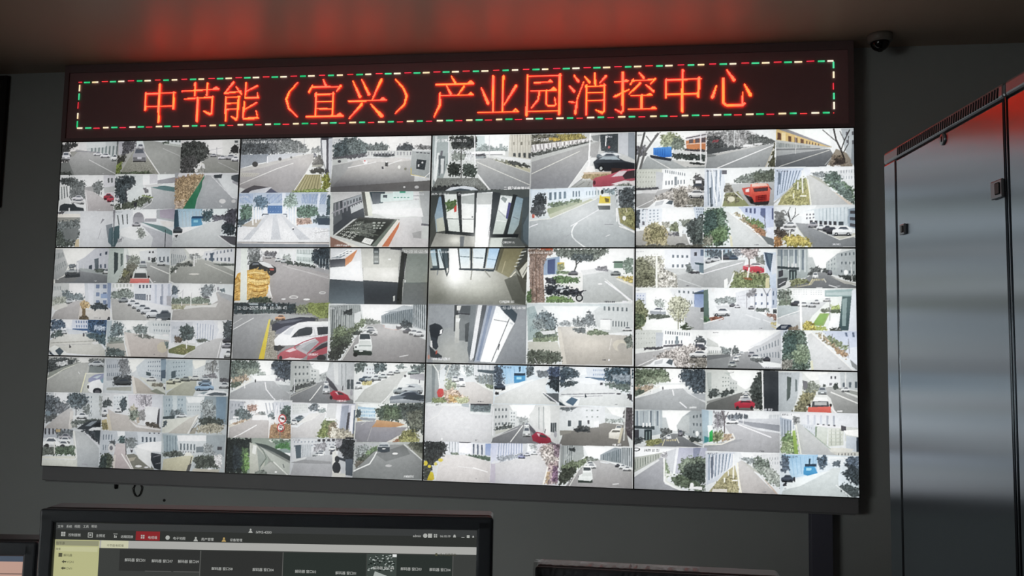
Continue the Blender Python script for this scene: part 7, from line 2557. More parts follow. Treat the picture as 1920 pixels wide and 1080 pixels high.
FEEDS[3, 2] = (1180, 685, .236052, '''
@ d8dddc 3.5,2 61,3 61,36 3,35
p f5f8f5 29,3 41,3 40,14 30,14
f 66765c .7 4,3 28,3 31,8 34,12 24,14 12,15 4,18
f 7f8e70 .5 10,9 30,9 34,12 16,15
f 46545f .7 38,8 42,3 61,4 61,21 50,21 44,15
p f2f5f2 20,16 44,15 43,19 28,20
f a08a70 .5 4,17 19,15 20,18 12,21 4,23
f 5a6a5a .5 4,19 12,19 12,23 4,24
l e0e0d5 1.2 8,24 18,19 24,16.5
g aaaeb0 989c9e 20,22 27,19 42,18 61,29 61,36 3,35 4,26
l eef .8 34,19 35,23.5
l eef .8 39.5,28.5 45,33
p cdd0d2 42,18 61,28 61,30 46,22
p a5aaae 48,22 61,22 61,28 54,26
l eee .9 18,19 18,22
e 223 26.5,18 .5,1.2
e f0f0f0 48.5,18.5 .8,1
p d5d8d8 47,32 52.5,32 52.5,33.3 47,33.3
@ c8cdc8 61,3 119,4 118,37 61,36
p f2f5f2 78,4 104,5 98,16 92,19 84,14
g b0b8b4 a0a8a4 62,6 80,6 80,24 64,25
p c5cac5 66,6 74,5 80,9 80,22 66,23
w 6a7472 3 3 .35 .3 74,8 80,9 80,17 74,18
g c0c5c2 b0b5b2 80,10 86,13 86,20 80,21
w 7a8482 3 2 .3 .35 80,12 86,13 86,19 80,20
f 3f4846 .6 75,20 77,18 79,20 80,22 75,23
f 3f4846 .6 80,20 82,18 84,20 84,22 80,22
f 4a5452 .5 64,20 70,18 72,24 64,26
f 46504e .5 72,22 78,20 82,22 74,25
g 747674 606260 66,28 86,22 95,20 97,32 99,37 61,36 62,31
p 8f918e 62,28 78,24 84,23 68,28 62,30
f 3f4844 .7 95,20 98,11 102,6 104,4 106,8 106,34 100,34 97,30
g 42474c 363b40 106,4 119,5 118,37 106,36
l e8eaea 1.1 105,4 106,36
c d5d8d5 90,20 5,3 s
c dde0dd 88,22.5 8,4 s
c c8ccc8 87,24 10,5 s
g d03a50 9a2838 83.5,29.5 88,27.5 96,27.5 99.5,29.5 99,33 84,33
p a8b0b5 88,27.5 90,25.5 95,25.5 97,27.5
p 5a3a42 89,27.6 95,27.6 97,29 88,29
e 333 86,33 1.2,1.4
e 333 97,33 1.2,1.4
t eef 104,33.5 1.8 -AU*KB
t 667 80,5.5 1 16*20
@ d5d9d5 119,5 182,6 182,38 119,37
p eef0ec 138,6 158,6 156,10 145,13
p dfe3e5 150,8 168,6 168,18 152,16
w 445 2 1 .4 1 159,9 165,9 165,11 159,11
w 667 1 1 1 1 159,14 161,14 161,16 159,16
g b8c0c5 aab2b5 119,6 136,6 137,18 130,36 119,37
w 56625f 1 1 1 1 126,9 129.5,10 128.5,25 126,28
w 6a7678 1 1 1 1 132.5,11 134,12 134,20 132.5,21
p d5dadd 136,6 138,7 138,18 134,26
g c0c8ca b5bcbe 167,6 182,6 182,20 168,18
w 556068 3 1 .4 1 168,14 182,13 182,18 168,17
p dfe2e0 171,6 172,6 172,18 171,18
f 778070 .5 139,14 146,13 152,17 150,21 139,22
p 667 138,12 142,13 142,18 139,20
f 7a7858 .6 137,22 150,20 148,26 142,32 141,38 130,37
f 8a8458 .5 138,21 146,22 140,28 136,28
g a5a7a5 8a8c8a 152,18 160,17 182,26 182,38 164,38 160,26
p 90948f 158,17 168,18 182,21 182,24
l eeeee8 .8 160,21 182,30
c d8dcdc 168,17 7,4 s
f 3f4a44 .5 162,15 165,14 166,19 162,19
f 4a5450 .5 154,15 156,15 156,17 154,17
c a5adb0 150,17 7,6 r
p f0f3f0 147,25 157,25 158,28 146,29
p 4a5256 146,28 158,28 159,33 145,33
p aab0b0 147.5,28.5 157,28.5 157,31 147.5,31
g e8685c d05848 142.5,32.5 160,32 160.5,38 142,37.5
e 333 143.5,31 1,1.2
e 333 160,31 1,1.2
l eee .9 160.5,33 166,38.5
p ddd 165,35 169,35 169,36.2 165,36.2
t 889 120,6.5 1 2025-12-23*23
@ d0d5d5 3,36 58,37 58,64 3,63
p f5f8f5 25,37 48,37 44,43 38,52 30,52 27,44
g aab5ba 9aa5aa 3.5,37 26,36 26,54 4,58
w 6a7680 4 1 .25 1 4,37 25,37 25,48 4,48
w c0c8ca 5 1 .2 1 6,37 26,37 26,50 6,48
p 3a4448 4,48 20,48.5 20,51 4,50
p 2f3a3e 12,51 18,51 18,59 12,59
w 708080 2 1 .5 .9 12.5,52 17.5,52 17.5,59 12.5,59
p 445 4,51 8,51 8,57 4,58
w eee 3 1 .4 1 10,46 18,46 18,49 10,49
g b0b8ba a5adad 26,42 29,42 31,50 28,56 26,56
g a5adb0 959da0 41,42 48,37 58,36 58,60 42,54
w 4f5a60 3 3 .35 .35 49,39 57,37 57,58 49,55
g b5bdbd a5aaaa 37,48 42,41 47,40 47,54 38,52
f 5a6060 .5 25,50 32,50 34,53 27,57 25,57
f 4a5252 .4 38,51 44,52 43,56 38,55
g 7f8284 686b6e 33,54 38,54 52,62 58,64 10,64 18,61
f 85884a .5 13,60 18,58 26,58 27,60 20,63 13,63
f 4a5254 .5 4,57 12,57 12,60 4,62
p b0b0a8 44,56 52,60 58,62 58,63 48,60
w d8c890 6 1 .4 1 29,58 37,58 37,59.5 29,59.5
l e5d8a0 .5 28,58 26,63
l e0dcc8 .6 37,57 39,61
c e5e8e8 29,54.5 4,4 r
c 778 38,51 4,5 r
e f5f8f5 53,54 1.3,2
f 3f4846 .5 46,56 56,57 56,60 48,60
l eee .4 57.5,38 57.8,60
@ d8dce0 58,36 120,37 120,70 59,68
p eff3f5 72,37 98,38 94,42 80,46
g a8c0d0 9ab0b8 58,36 66,37 66,60 58,62
p cde0e5 64,37 67,37 66,60 64,60
f 8a8a90 .6 68,38 76,37 77,44 75,50 68,50
l 6a6468 1 76,54 76,44 74,37
l 6a6468 .6 76,44 79,38
l 77707a .5 71,50 71,38
f 6a7480 .6 77,41 84,39 94,40 94,43 80,44
p e8ecee 95,37 120,38 120,44 95,43
w aab2b8 18 1 .4 1 110,40 120,40 120,43 110,43
g c8ccd2 b5b8be 78,44 94,43 120,43 120,51 100,50
p 8a8e96 82,44 120,48 120,53 98,49
c eef0f2 77,43 10,4 s
l eee .6 90.5,38 90.5,47
l dde .4 81,40 81,45
g b5b6ba 9c9da0 76,48 88,47 104,52 120,54 120,70 59,67 60,63 84,60
l eef .8 86,47 112,57
p 9a9ca0 60,63 90,58 88,60 64,65
f 7a8458 .6 66,53 74,52 76,58 70,61 66,60
f b89a78 .4 76,54 82,55 83,58 74,60
l e5e2d5 1 60,62.5 74,62 84,58 82,54
p f5f8f8 63,48 66.5,48 67,52 64,60
g 3ac060 2aa048 64.5,53 67,51 67,60 64,60.5
p 3a8a90 60,56 64,57 64,60 60,61
t 445 103,67 .9 CAMERA
@ d8dde0 120,37 183,39 183,72 120,70
p f0f3f5 121,39 138,39 134,47 122,42
g a8b5c5 b0b8c2 120,42 130,44 132,50 124,56 121,60
w 6f7a88 4 1 .35 1 121,43 130,45 130,54 121,57
f 8a8f90 .5 131,41 136,42 136,47 131,48
g dfe4ea d5dae0 136,39 183,39 183,52 150,50 137,46
w b5bcc8 5 1 .3 1 140,40 165,41 165,49 140,47
p e0e0e5 150,47 168,49 168,50 150,49
w 445 4 1 .4 1 148,46.5 165,48 165,49 148,47.5
p c5ccd5 137,47 148,48 148,56 140,53
w a0a8b0 6 2 .3 .5 137,47 148,49 148,56 138,52
g c8d0c8 b5bcb0 148,48 158,50 157,63 148,57
g d0d5cc bcc2b5 158,50 170,50 170,63 158,64
w 9aa298 3 1 .2 1 159,51 169,51 169,63 159,63
w b0b5a8 1 4 1 .2 159,51 169,51 169,62 159,62
p 7a8a78 148,49 149.5,49 149,57 148,57
p c5cac5 171,49 183,50 183,60 171,60
p 445 168,48 172,49 172,53 168,52
p f5f5f0 170,52 183,51 183,57 172,55
p b8c2cc 172,56 180,57 180,68 172,66
p 2f3a44 180,57 183,57 183,69 180,68
g bcc0c0 b0b2b2 134,46 138,48 158,65 172,72 136,71 132,52
p d5d5cc 158,65 170,65 178,66 176,68 160,68
f 6f9058 .6 122,56 128,53 133,54 135,70 121,70
f 98b078 .6 121,60 127,58 132,63 130,69 121,69
g 98b858 88a850 130,52 132.5,52 135,70 132,70
l e8e8d8 .8 133,47 137,70
l 889a88 .5 140,50 160,66
p c5c5bc 160,68 183,68 183,71 168,72
l eef .7 130,43 130,56
w 445 6 1 .2 1 165,69 180,69 180,71 165,71
t 445 122,39.5 1.1 2025*12*23
@ d8dce0 3,65 61,66 61,100 3,98
p f5f8fa 4,65 36,67 28,72 4,73
g b0b5ac a0a59c 3,74 26,70 26,73 14,80 3,86
w 667068 10 1 .25 .9 4,75 24,71 24,74 4,84
g c8ccd2 b5bac0 28,70 38,66 36,88 30,82
p e8ecf0 37,66 39,66 36,88 34,88
g b5b8cc b0b2c0 39,66 61,66 61,80 48,86 36,86
p 8a90a8 50,66 56,66 54,74 50,74
f 99a .4 24,71 30,69 30,74 25,74
g a0a2a8 919398 24,74 29,74 27,88 28,94 44,100 3,98 3,88
p d5d8d8 3,87 23,75 24,76 4,89
f 7a9068 .5 28,74 30,78 32,86 30,90 27,88
l e8eae5 1.2 27.5,74 27.5,92 34,96 46,101
l d0d5c8 .8 29,84 29,92 40,97
p d5d8d0 28,86 34,86 33,88 29,88
f 6f8068 .7 38,80 44,74 54,72 61,74 61,92 50,90 40,86
f 445048 .7 44,80 56,76 61,80 61,94 50,94 42,88
f 5a6a52 .6 32,88 40,87 52,92 60,96 58,100 46,98 34,94
p eee 47,96 57,96 57,98.5 47,98
e f5f5f5 49,95 1.5,2
e 223 6,67.5 3,1.6
e f5f8fa 6,67.5 2,1
t 223 12,67.5 1.7 2025*12*23
@ dde2e5 61,69 120,70 120,104 61,101
p f2f5f5 88,70 120,71 110,74 92,76
g c8d0dc c0c8d5 61,71 84,70 82,80 70,92 62,95
w 7a8a9c 7 1 .35 1 63,72 82,71 80,82 63,92
p 667080 65,74 68,73 68,88 66,90
w eef 7 1 .15 1 64,72 83,71 80,84 64,92
p dfe5e8 84,70 88,70 87,76 84,77
f 8a9698 .5 88,74 98,74 100,79 94,79
g dfe2e5 d5d8da 98,72 120,71 120,84 108,82
w aab0b5 5 2 .3 .5 110,73 120,73 120,80 110,80
f 667468 .7 98,76 102,73 106,75 111,77 112,82 104,83 98,81
f 808e80 .7 97,82 104,80 112,83 120,88 120,98 112,94 104,87
f a0aaa0 .5 104,82 114,83 120,90 118,96 110,90
g bcbab8 aeaaa8 86,78 89,76 97,83 112,98 118,103 88,102 87,90
p b0b0a8 89,76 96,80 104,87 98,84
p c5b0a0 104,88 114,98 118,103 115,101
g b0a880 a09a70 76,86 84,80 86,88 87,101 64,100 70,93
f a09868 .5 72,92 84,84 87,100 64,100
l f5f5f0 .9 83,71 83,90
l ede8d0 1 86,78 87,90 89,102
p eee 82,91 86,91 86,92 82,92
l f0f0e0 1 76,89.5 76,93
l eee .8 79,84 79,88
p d5cfc5 67,98 78,98 78,101 66,101
t 445 63,70.5 1.1 2025*12*23
t 778 105,100 .8 CAMERA
@ d0dde5 120,71 183,73 183,106 120,104
p eef5f8 158,73 176,74 168,79 158,78
g 9ac5ea a8c8e0 122,72 150,72 149,86 130,90
w 8ab8dd 6 1 .15 1 128,74 148,73 148,85 130,88
f 56687c .5 121,72 127,72 128,84 121,86
f 4a6074 .7 150,74 156,72 158,78 154,83 150,82
p 334a5a 143,75 144.5,75 144,79 143,79
p dfe8ec 159,75 170,75 170,80 160,80
f 5a6c78 .4 161,77 168,76 168,81 161,81
f 56687c .6 172,74 183,74 183,86 176,84 172,80
g 3a98d8 2a80b8 139,82 142,79 147,80 150,86 142,88 139,87
p 2a3a4c 140,79 149,79 149,81 140,81
p 8ad0f0 141,82 145,82 145,84 141,84
g c5cfcf b5bebe 122,100 150,88 162,82 168,82 166,88 166,95 178,106 121,104
p dfe8e8 128,92 150,86 160,84 136,96 122,99
c 4a5564 121,87 10,6 s
p 334 131,89 132.5,89 132.5,93 131,92
f 334 .5 123,94 126,93 126,96 123,96
f 38444a .7 169,86 176,82 183,84 183,96 176,93
f 4a5658 .5 166,96 172,94 183,97 183,105 174,104
f 3a464e .6 170,78 180,80 183,86 174,86
l dde5e5 .7 164,95 178,106
t 334 126,73 1.2 2025*12*23
t 667 124,97.5 .8 CAM
''')

LED_POWER = 10.0
SAMPLING = 'AUTO'
GLYPHS = [
(1, '615,340,14 610,465,14;615,345,9 835,335,9;825,335,16 820,455,16;610,440,9 822,435,9;720,275,18 708,555,18'),
(1, '885,325,9 1160,308,9;1118,308,4 1142,298,14 1158,308,4;985,265,16 982,355,16;1078,265,16 1070,355,14;905,383,9 1120,368,9;1002,375,18 998,550,18;1115,368,16 1108,490,14 1090,500,12;1045,472,6 1090,495,18'),
(1, '1272,258,16 1210,335,10;1205,340,14 1330,325,8;1290,290,6 1330,345,14;1215,370,14 1212,545,14;1215,372,9 1320,365,9;1312,365,16 1300,520,14 1290,540,12;1255,515,6 1295,538,16;1215,418,8 1310,412,8;1215,462,8 1310,456,8;1365,262,14 1358,370,12;1450,285,12 1362,328,6;1358,375,12 1460,370,12;1455,372,8 1450,335,5;1352,405,14 1345,525,12;1445,410,12 1350,465,6;1348,530,14 1455,525,14;1452,525,8 1442,470,5'),
(1, '1752,262,8 1690,330,12 1668,385,18 1685,450,14 1748,515,8'),
(2, '425,238,8 445,285,18;340,295,9 560,290,9;345,280,8 318,330,18;555,285,18 525,325,6;370,340,16 368,510,14;370,350,9 510,345,9;500,335,18 492,510,16;370,402,8 500,402,8;370,456,8 495,456,8;295,515,10 572,510,10;525,508,6 548,495,16 572,510,4'),
(2, '648,250,8 700,365,22;715,238,8 768,350,22;860,240,22 792,388,6;615,400,9 895,392,9;850,392,6 872,378,18 897,392,4;715,420,20 620,528,5;780,420,6 862,510,28'),
(2, '968,238,6 1020,295,14 1050,355,18 1035,420,14 962,495,6'),
(3, '265,213,8 295,262,20;150,275,9 430,268,9;385,268,5 408,250,18 432,268,4;230,285,6 262,345,18;360,290,18 318,348,5;180,358,9 430,352,9;392,352,5 410,338,16 430,352,4;180,340,14 178,430,20 135,518,6'),
(3, '580,215,20 578,478,18;655,213,18 650,478,16;488,295,6 540,415,24;750,285,22 660,430,5;465,485,9 768,478,9;725,478,5 748,460,16 768,478,4'),
(3, '838,205,18 830,505,18;838,213,9 1088,205,9;1080,200,18 1073,495,18;838,475,9 1078,470,9;885,262,8 1020,255,8;990,255,5 1008,242,14 1024,255,4;860,325,8 1050,315,8;1010,316,5 1032,300,16 1052,316,4;925,325,14 918,385,14 862,455,5;980,320,14 975,420,12 990,435,12 1040,432,14;1048,425,12 1040,370,5'),
(3, '1185,205,6 1218,250,20;1150,285,6 1185,325,20;1258,255,6 1210,380,10 1195,490,22;1148,405,6 1190,408,8;1265,212,6 1302,258,20;1340,190,18 1345,285,16;1425,210,18 1378,265,6;1278,280,18 1278,498,18;1280,290,9 1420,282,9;1412,275,18 1412,470,16 1395,490,12;1345,465,6 1395,485,20;1280,338,8 1410,335,8;1280,395,8 1410,390,8'),
(3, '1552,185,18 1550,470,16 1540,485,12;1492,460,6 1540,485,16;1492,255,8 1590,248,8;1560,248,4 1575,242,12 1592,248,4;1490,365,18 1600,310,6;1672,182,6 1708,225,20;1620,248,8 1795,235,9;1630,235,8 1608,275,14;1795,230,16 1760,270,6;1680,265,18 1600,345,5;1725,275,6 1780,325,20;1615,358,8 1770,352,8;1735,352,4 1752,344,14 1770,352,4;1693,355,18 1692,455,18;1595,460,9 1800,455,9;1762,455,4 1780,443,14 1800,455,4'),
(4, '375,270,12 373,390,14;370,275,8 598,268,8;585,262,18 580,380,18;373,368,8 585,362,8;480,212,18 478,475,18'),
(4, '697,310,6 672,385,22;742,268,20 740,420,18 760,438,14 865,435,16 880,425,14;865,425,12 865,355,5;765,212,6 810,275,22;875,300,6 915,370,26'),
]
DISPLAY_LABELS = {
(0, 0): ('wall display with a green fence beside brown earth among its nine feeds', ['street with a row of parked white cars', 'silver car parked on paving', 'round dark tree beside a road', 'street with parked dark and red cars', 'bend in a road round a tree', 'green fence beside brown earth', 'pale wall above a parking yard', 'grey yard with a low building', 'blue container beside a bluish building']),
(1, 0): ('wall display showing a floor plan model table and a blue fronted plaza', ['long road lined with trees', 'wide gate area with a grey booth', 'white plaza before a blue fronted building', 'hall with a dark floor plan model table']),
(2, 0): ('wall display with dark glass doors and a yellow truck on its four feeds', ['road beside a tree and an umbrella shaped roof', 'road with black and red parked cars', 'open dark framed glass doors', 'road with a yellow and white truck']),
(3, 0): ('wall display with a red truck and a yellow building among its nine feeds', ['blue truck beside an orange building', 'empty road beside dark trees', 'yellow building behind a fence and a bare tree', 'white buildings behind bare shrubs', 'red truck on a road', 'path between a wall and bushes', 'yellow green tree in a yard', 'pale path beside brown ground', 'row of parked cars before a white hall']),
(0, 1): ('wall display with a palm stump and a row of white cars among its nine feeds', ['dim street between white halls', 'red car in front of a wall', 'wide yard between white halls', 'small palm beside a bluish building', 'slanting row of white cars', 'curved road round a low hedge', 'bluish yard with dark trees', 'brownish hazy crossing', 'tree on a triangular lawn']),
(1, 1): ('wall display with orange covers and a white van on its four feeds', ['heap of orange covers beside a white post', 'dim lobby with a dark counter', 'white van and red car beside a yellow line', 'white pickup between grey halls']),
(2, 1): ('wall display with a tree trunk and motorcycles on its four feeds', ['lobby floor lit through dark window frames', 'thick tree trunk beside parked motorcycles', 'corridor with a person in black and a bright doorway', 'hazy crossing between pale halls']),
(3, 1): ('wall display with a bright green lawn strip among its nine feeds', ['bushes before a white hall', 'red car behind a bare tree', 'dark street between grey blocks', 'pale tree in a yard', 'white van at a crossing', 'bright green lawn by a glass front', 'white buildings behind bare shrubs', 'grey street with a line of cars', 'path beside a green tree']),
(0, 2): ('wall display with a white awning beside a drive among its nine feeds', ['white car beside a road', 'alley between bluish halls', 'yard with a blue car', 'tree and parked cars', 'pale forecourt with a bare tree', 'empty drive beside a hedge', 'white cars behind a hedge', 'drive beside a white awning', 'courtyard before a white hall']),
(1, 2): ('wall display with two round red traffic signs among its nine feeds', ['road curving between trees', 'dark street with a red car', 'bright road with grey cars', 'two round red traffic signs by a road', 'pale lane with a lawn strip', 'road beside orange ground and trees', 'leaves before a bent drive', 'yard with a person on a scooter', 'grey car on a dark drive']),
(2, 2): ('wall display with a red lantern and yellow flowers among its nine feeds', ['red lantern beside a bare tree', 'blue cabin on a bright yard', 'bright yard with a tilted panel', 'empty grey yard', 'street with a dark red car', 'dark yard with a white car', 'yellow flowers before an empty yard', 'lilac flowering shrub by a road', 'white pickup between dark halls']),
(3, 2): ('wall display with a pale freight container and a green sign among its nine feeds', ['road curving between dark trees', 'red car before dark trees', 'red car below a grey wall', 'street between grey blocks', 'green and white sign at a bend', 'pale freight container beside a path', 'path beside a large shrub', 'path between a fence and bushes', 'blue truck on a bright yard']),
}

# ---------------------------------------------------------------- helpers
def lin(c):
    c = np.asarray(c, float)
    return np.where(c <= .04045, c / 12.92, ((c + .055) / 1.055) ** 2.4)

def mat(name, rgb, rough=.6, metal=0.0, emit=0.0, var=.06, scale=20, spec=.5, aniso=0.0):
    """rgb: sRGB 0..255; subtle procedural variation"""
    m = bpy.data.materials.new(name); m.use_nodes = True
    nt = m.node_tree; b = nt.nodes['Principled BSDF']
    c = lin(np.array(rgb) / 255.0)
    b.inputs['Roughness'].default_value = rough
    b.inputs['Metallic'].default_value = metal
    b.inputs['Specular IOR Level'].default_value = spec
    if aniso:
        b.inputs['Anisotropic'].default_value = aniso; b.inputs['Anisotropic Rotation'].default_value = 0.0
    if emit:
        b.inputs['Base Color'].default_value = (0, 0, 0, 1)
        b.inputs['Emission Color'].default_value = (*c, 1)
        b.inputs['Emission Strength'].default_value = emit
        return m
    tc = nt.nodes.new('ShaderNodeTexCoord'); nz = nt.nodes.new('ShaderNodeTexNoise')
    nz.inputs['Scale'].default_value = scale; nz.inputs['Detail'].default_value = 4
    mx = nt.nodes.new('ShaderNodeMix'); mx.data_type = 'RGBA'
    nt.links.new(tc.outputs['Object'], nz.inputs['Vector'])
    nt.links.new(nz.outputs['Fac'], mx.inputs[0])
    mx.inputs[6].default_value = (*(c * (1 - var)), 1); mx.inputs[7].default_value = (*np.minimum(c * (1 + var), 1), 1)
    nt.links.new(mx.outputs[2], b.inputs['Base Color'])
    return m

def link(name, me, parent=None, loc=None, rot=None):
    o = bpy.data.objects.new(name, me); COL.objects.link(o)
    if parent is not None:
        o.parent = parent
    if loc is not None:
        o.location = loc
    if rot is not None:
        o.rotation_euler = rot
    return o

def tag(o, label=None, cat=None, group=None, kind=None):
    for k, v in (('label', label), ('category', cat), ('group', group), ('kind', kind)):
        if v:
            o[k] = v
    return o

def thing(name, label, cat, loc=(0, 0, 0), rz=0, group=None):
    o = link(name, None, None, loc, (0, 0, rz))
    o.empty_display_size = .05
    return tag(o, label, cat, group)

class MB:
    """mesh builder"""
    def __init__(self):
        self.bm = bmesh.new()
    def box(self, x0, x1, y0, y1, z0, z1, bev=0.0, seg=2):
        r = bmesh.ops.create_cube(self.bm, size=1.0)
        vs = r['verts']
        for v in vs:
            v.co = Vector(((x0 + x1) / 2 + v.co.x * (x1 - x0), (y0 + y1) / 2 + v.co.y * (y1 - y0), (z0 + z1) / 2 + v.co.z * (z1 - z0)))
        if bev:
            es = list({e for v in vs for e in v.link_edges})
            bmesh.ops.bevel(self.bm, geom=es, offset=bev, segments=seg, affect='EDGES', profile=.5)
        return self
    def quad(self, pts):
        self.bm.faces.new([self.bm.verts.new(p) for p in pts])
        return self
    def prism(self, pts, axis, a, b):
        """polygon pts (2D) extruded along axis 0/1/2 from a to b"""
        def P(p, t):
            q = list(p); q.insert(axis, t); return q
        va = [self.bm.verts.new(P(p, a)) for p in pts]; vb = [self.bm.verts.new(P(p, b)) for p in pts]
        n = len(pts)
        self.bm.faces.new(va); self.bm.faces.new(vb[::-1])
        for i in range(n):
            self.bm.faces.new((va[i], vb[i], vb[(i + 1) % n], va[(i + 1) % n]))
        bmesh.ops.recalc_face_normals(self.bm, faces=self.bm.faces)
        return self
    def lathe(self, prof, n=32, M=None):
        """profile [(r, z)] revolved about z"""
        M = M or Matrix.Identity(4)
        rings = []
        for r, z in prof:
            rings.append([self.bm.verts.new(M @ Vector((r * math.cos(2 * math.pi * i / n), r * math.sin(2 * math.pi * i / n), z))) for i in range(n)])
        for A, B in zip(rings[:-1], rings[1:]):
            for i in range(n):
                self.bm.faces.new((A[i], A[(i + 1) % n], B[(i + 1) % n], B[i]))
        self.bm.faces.new(rings[0][::-1]); self.bm.faces.new(rings[-1])
        bmesh.ops.recalc_face_normals(self.bm, faces=self.bm.faces)
        return self
    def tube(self, pts, r, n=10):
        pts = [Vector(p) for p in pts]
        rings = []
        for i, p in enumerate(pts):
            t = (pts[min(i + 1, len(pts) - 1)] - pts[max(i - 1, 0)]).normalized()
            a = t.cross(Vector((0, 1, 0.01))).normalized(); b = t.cross(a)
            rings.append([self.bm.verts.new(p + (a * math.cos(2 * math.pi * k / n) + b * math.sin(2 * math.pi * k / n)) * r) for k in range(n)])
        for A, B in zip(rings[:-1], rings[1:]):
            for k in range(n):
                self.bm.faces.new((A[k], A[(k + 1) % n], B[(k + 1) % n], B[k]))
        self.bm.faces.new(rings[0][::-1]); self.bm.faces.new(rings[-1])
        bmesh.ops.recalc_face_normals(self.bm, faces=self.bm.faces)
        return self
    def build(self, name, m, parent=None, smooth=False, loc=None, rot=None):
        me = bpy.data.meshes.new(name); self.bm.to_mesh(me); self.bm.free()
        me.materials.append(m)
        if smooth:
            me.polygons.foreach_set('use_smooth', [True] * len(me.polygons))
        return link(name, me, parent, loc, rot)

# ---------------------------------------------------------------- materials
M_wall = mat('grey_plaster', (166, 172, 172), .75, var=.04, scale=3)
M_ceil = mat('satin_ceiling_board', (176, 156, 138), .40, var=.03, scale=2, spec=.5)
M_floor = mat('dark_floor_tile', (60, 60, 60), .5, var=.1, scale=6)
M_black = mat('black_plastic', (16, 17, 19), .45, var=.15, scale=60)
M_case = mat('dark_grey_monitor_plastic', (84, 90, 98), .4, var=.08, scale=60)
M_bezel = mat('black_bezel', (9, 9, 10), .5, var=.1, scale=50)
M_trim = mat('dark_grey_metal', (128, 130, 134), .6, metal=0, var=.05, scale=8)
M_post = mat('blue_black_metal', (88, 90, 106), .6, var=.05, scale=8)
M_sign = mat('red_haze_led_board', (146, 108, 112), .7, var=.04, scale=30)  # reddish lift in the base colour stands in for the LEDs' red haze
M_steel = mat('grey_steel_sheet', (160, 170, 180), .19, metal=1.0, var=.01, scale=5, aniso=1.0)
M_steel2 = mat('grey_painted_steel', (150, 156, 162), .35, metal=.6, var=.03, scale=12)
M_darkgap = mat('dark_rubber_gap', (8, 8, 9), .8)
M_board = mat('dark_brown_board', (20, 18, 18), .6)
M_desk = mat('dark_wood_desk', (58, 46, 38), .5, var=.15, scale=8)

# ---------------------------------------------------------------- room shell
WY = 0.12                                   # wall plane behind the display wall
CZ = Z0 + 2.553                             # ceiling height
def slab(name, x0, x1, y0, y1, z0, z1, m):
    return tag(MB().box(x0, x1, y0, y1, z0, z1).build(name, m), kind='structure')
slab('floor', -3.2, 6.2, -8.0, WY + .2, -.1, 0, M_floor)
slab('ceiling', -3.2, 6.2, -8.0, WY + .2, CZ, CZ + .1, M_ceil)
slab('wall_back', -3.2, 6.2, WY, WY + .2, 0, CZ, M_wall)
slab('wall_left', -3.3, -3.2, -8.0, WY, 0, CZ, M_wall)
slab('wall_right', 6.2, 6.3, -8.0, WY, 0, CZ, M_wall)
rw = MB()                                   # unseen rear wall; its window opening is added for light from the left
for bx in ((-3.2, -2.95, 0, CZ), (.55, 6.2, 0, CZ), (-2.95, .55, 0, .65), (-2.95, .55, 2.45, CZ)):
    rw.box(bx[0], bx[1], -8.1, -8.0, bx[2], bx[3])
tag(rw.build('wall_rear', M_wall), kind='structure')
wf = MB()
for bx in ((-2.95, -2.88, .65, 2.45), (.48, .55, .65, 2.45), (-1.235, -1.165, .65, 2.45), (-2.88, .48, .65, .72), (-2.88, .48, 2.38, 2.45)):
    wf.box(bx[0], bx[1], -8.07, -8.02, bx[2], bx[3])
w1 = tag(wf.build('added_window_1', M_trim), kind='structure')  # unseen window, added to go with the fill lamp
mg = mat('window_glass', (235, 240, 240), .02); mg.node_tree.nodes['Principled BSDF'].inputs['Transmission Weight'].default_value = 1.0
MB().box(-2.9, .5, -8.06, -8.054, .7, 2.4).build('pane', mg, w1)

# ---------------------------------------------------------------- wall displays
mf = bpy.data.materials.new('screen_picture'); mf.use_nodes = True
nt = mf.node_tree; b = nt.nodes['Principled BSDF']
b.inputs['Base Color'].default_value = (.004, .004, .004, 1); b.inputs['Roughness'].default_value = .45
b.inputs['Specular IOR Level'].default_value = .25
at = nt.nodes.new('ShaderNodeAttribute'); at.attribute_name = 'picture'
nt.links.new(at.outputs['Color'], b.inputs['Emission Color']); b.inputs['Emission Strength'].default_value = 1.0
mf.cycles.emission_sampling = SAMPLING

def picture_mesh(name, rgb, x0, x1, z0, z1):
    """flat grid in the xz plane facing -y whose vertices carry the picture's colours; rgb[row from top][col]"""
    h, w = rgb.shape[:2]
    X, Z = np.meshgrid(np.linspace(x0, x1, w), np.linspace(z1, z0, h))
    co = np.stack([X, np.zeros_like(X), Z], -1).reshape(-1, 3).astype(np.float32)
    i = np.arange(h * w).reshape(h, w)
    f = np.stack([i[1:, :-1], i[1:, 1:], i[:-1, 1:], i[:-1, :-1]], -1).reshape(-1, 4)
    me = bpy.data.meshes.new(name)
    me.vertices.add(h * w); me.vertices.foreach_set('co', co.ravel())
    n = len(f)
    me.loops.add(n * 4); me.loops.foreach_set('vertex_index', f.ravel().astype(np.int32))
    me.polygons.add(n); me.polygons.foreach_set('loop_start', np.arange(0, n * 4, 4, dtype=np.int32))
    me.update(calc_edges=True)
    a = me.attributes.new('picture', 'FLOAT_COLOR', 'POINT')
    c = np.ones((h * w, 4), np.float32); c[:, :3] = lin(rgb.reshape(-1, 3))
    a.data.foreach_set('color', c.ravel())
    me.materials.append(mf)
    return me

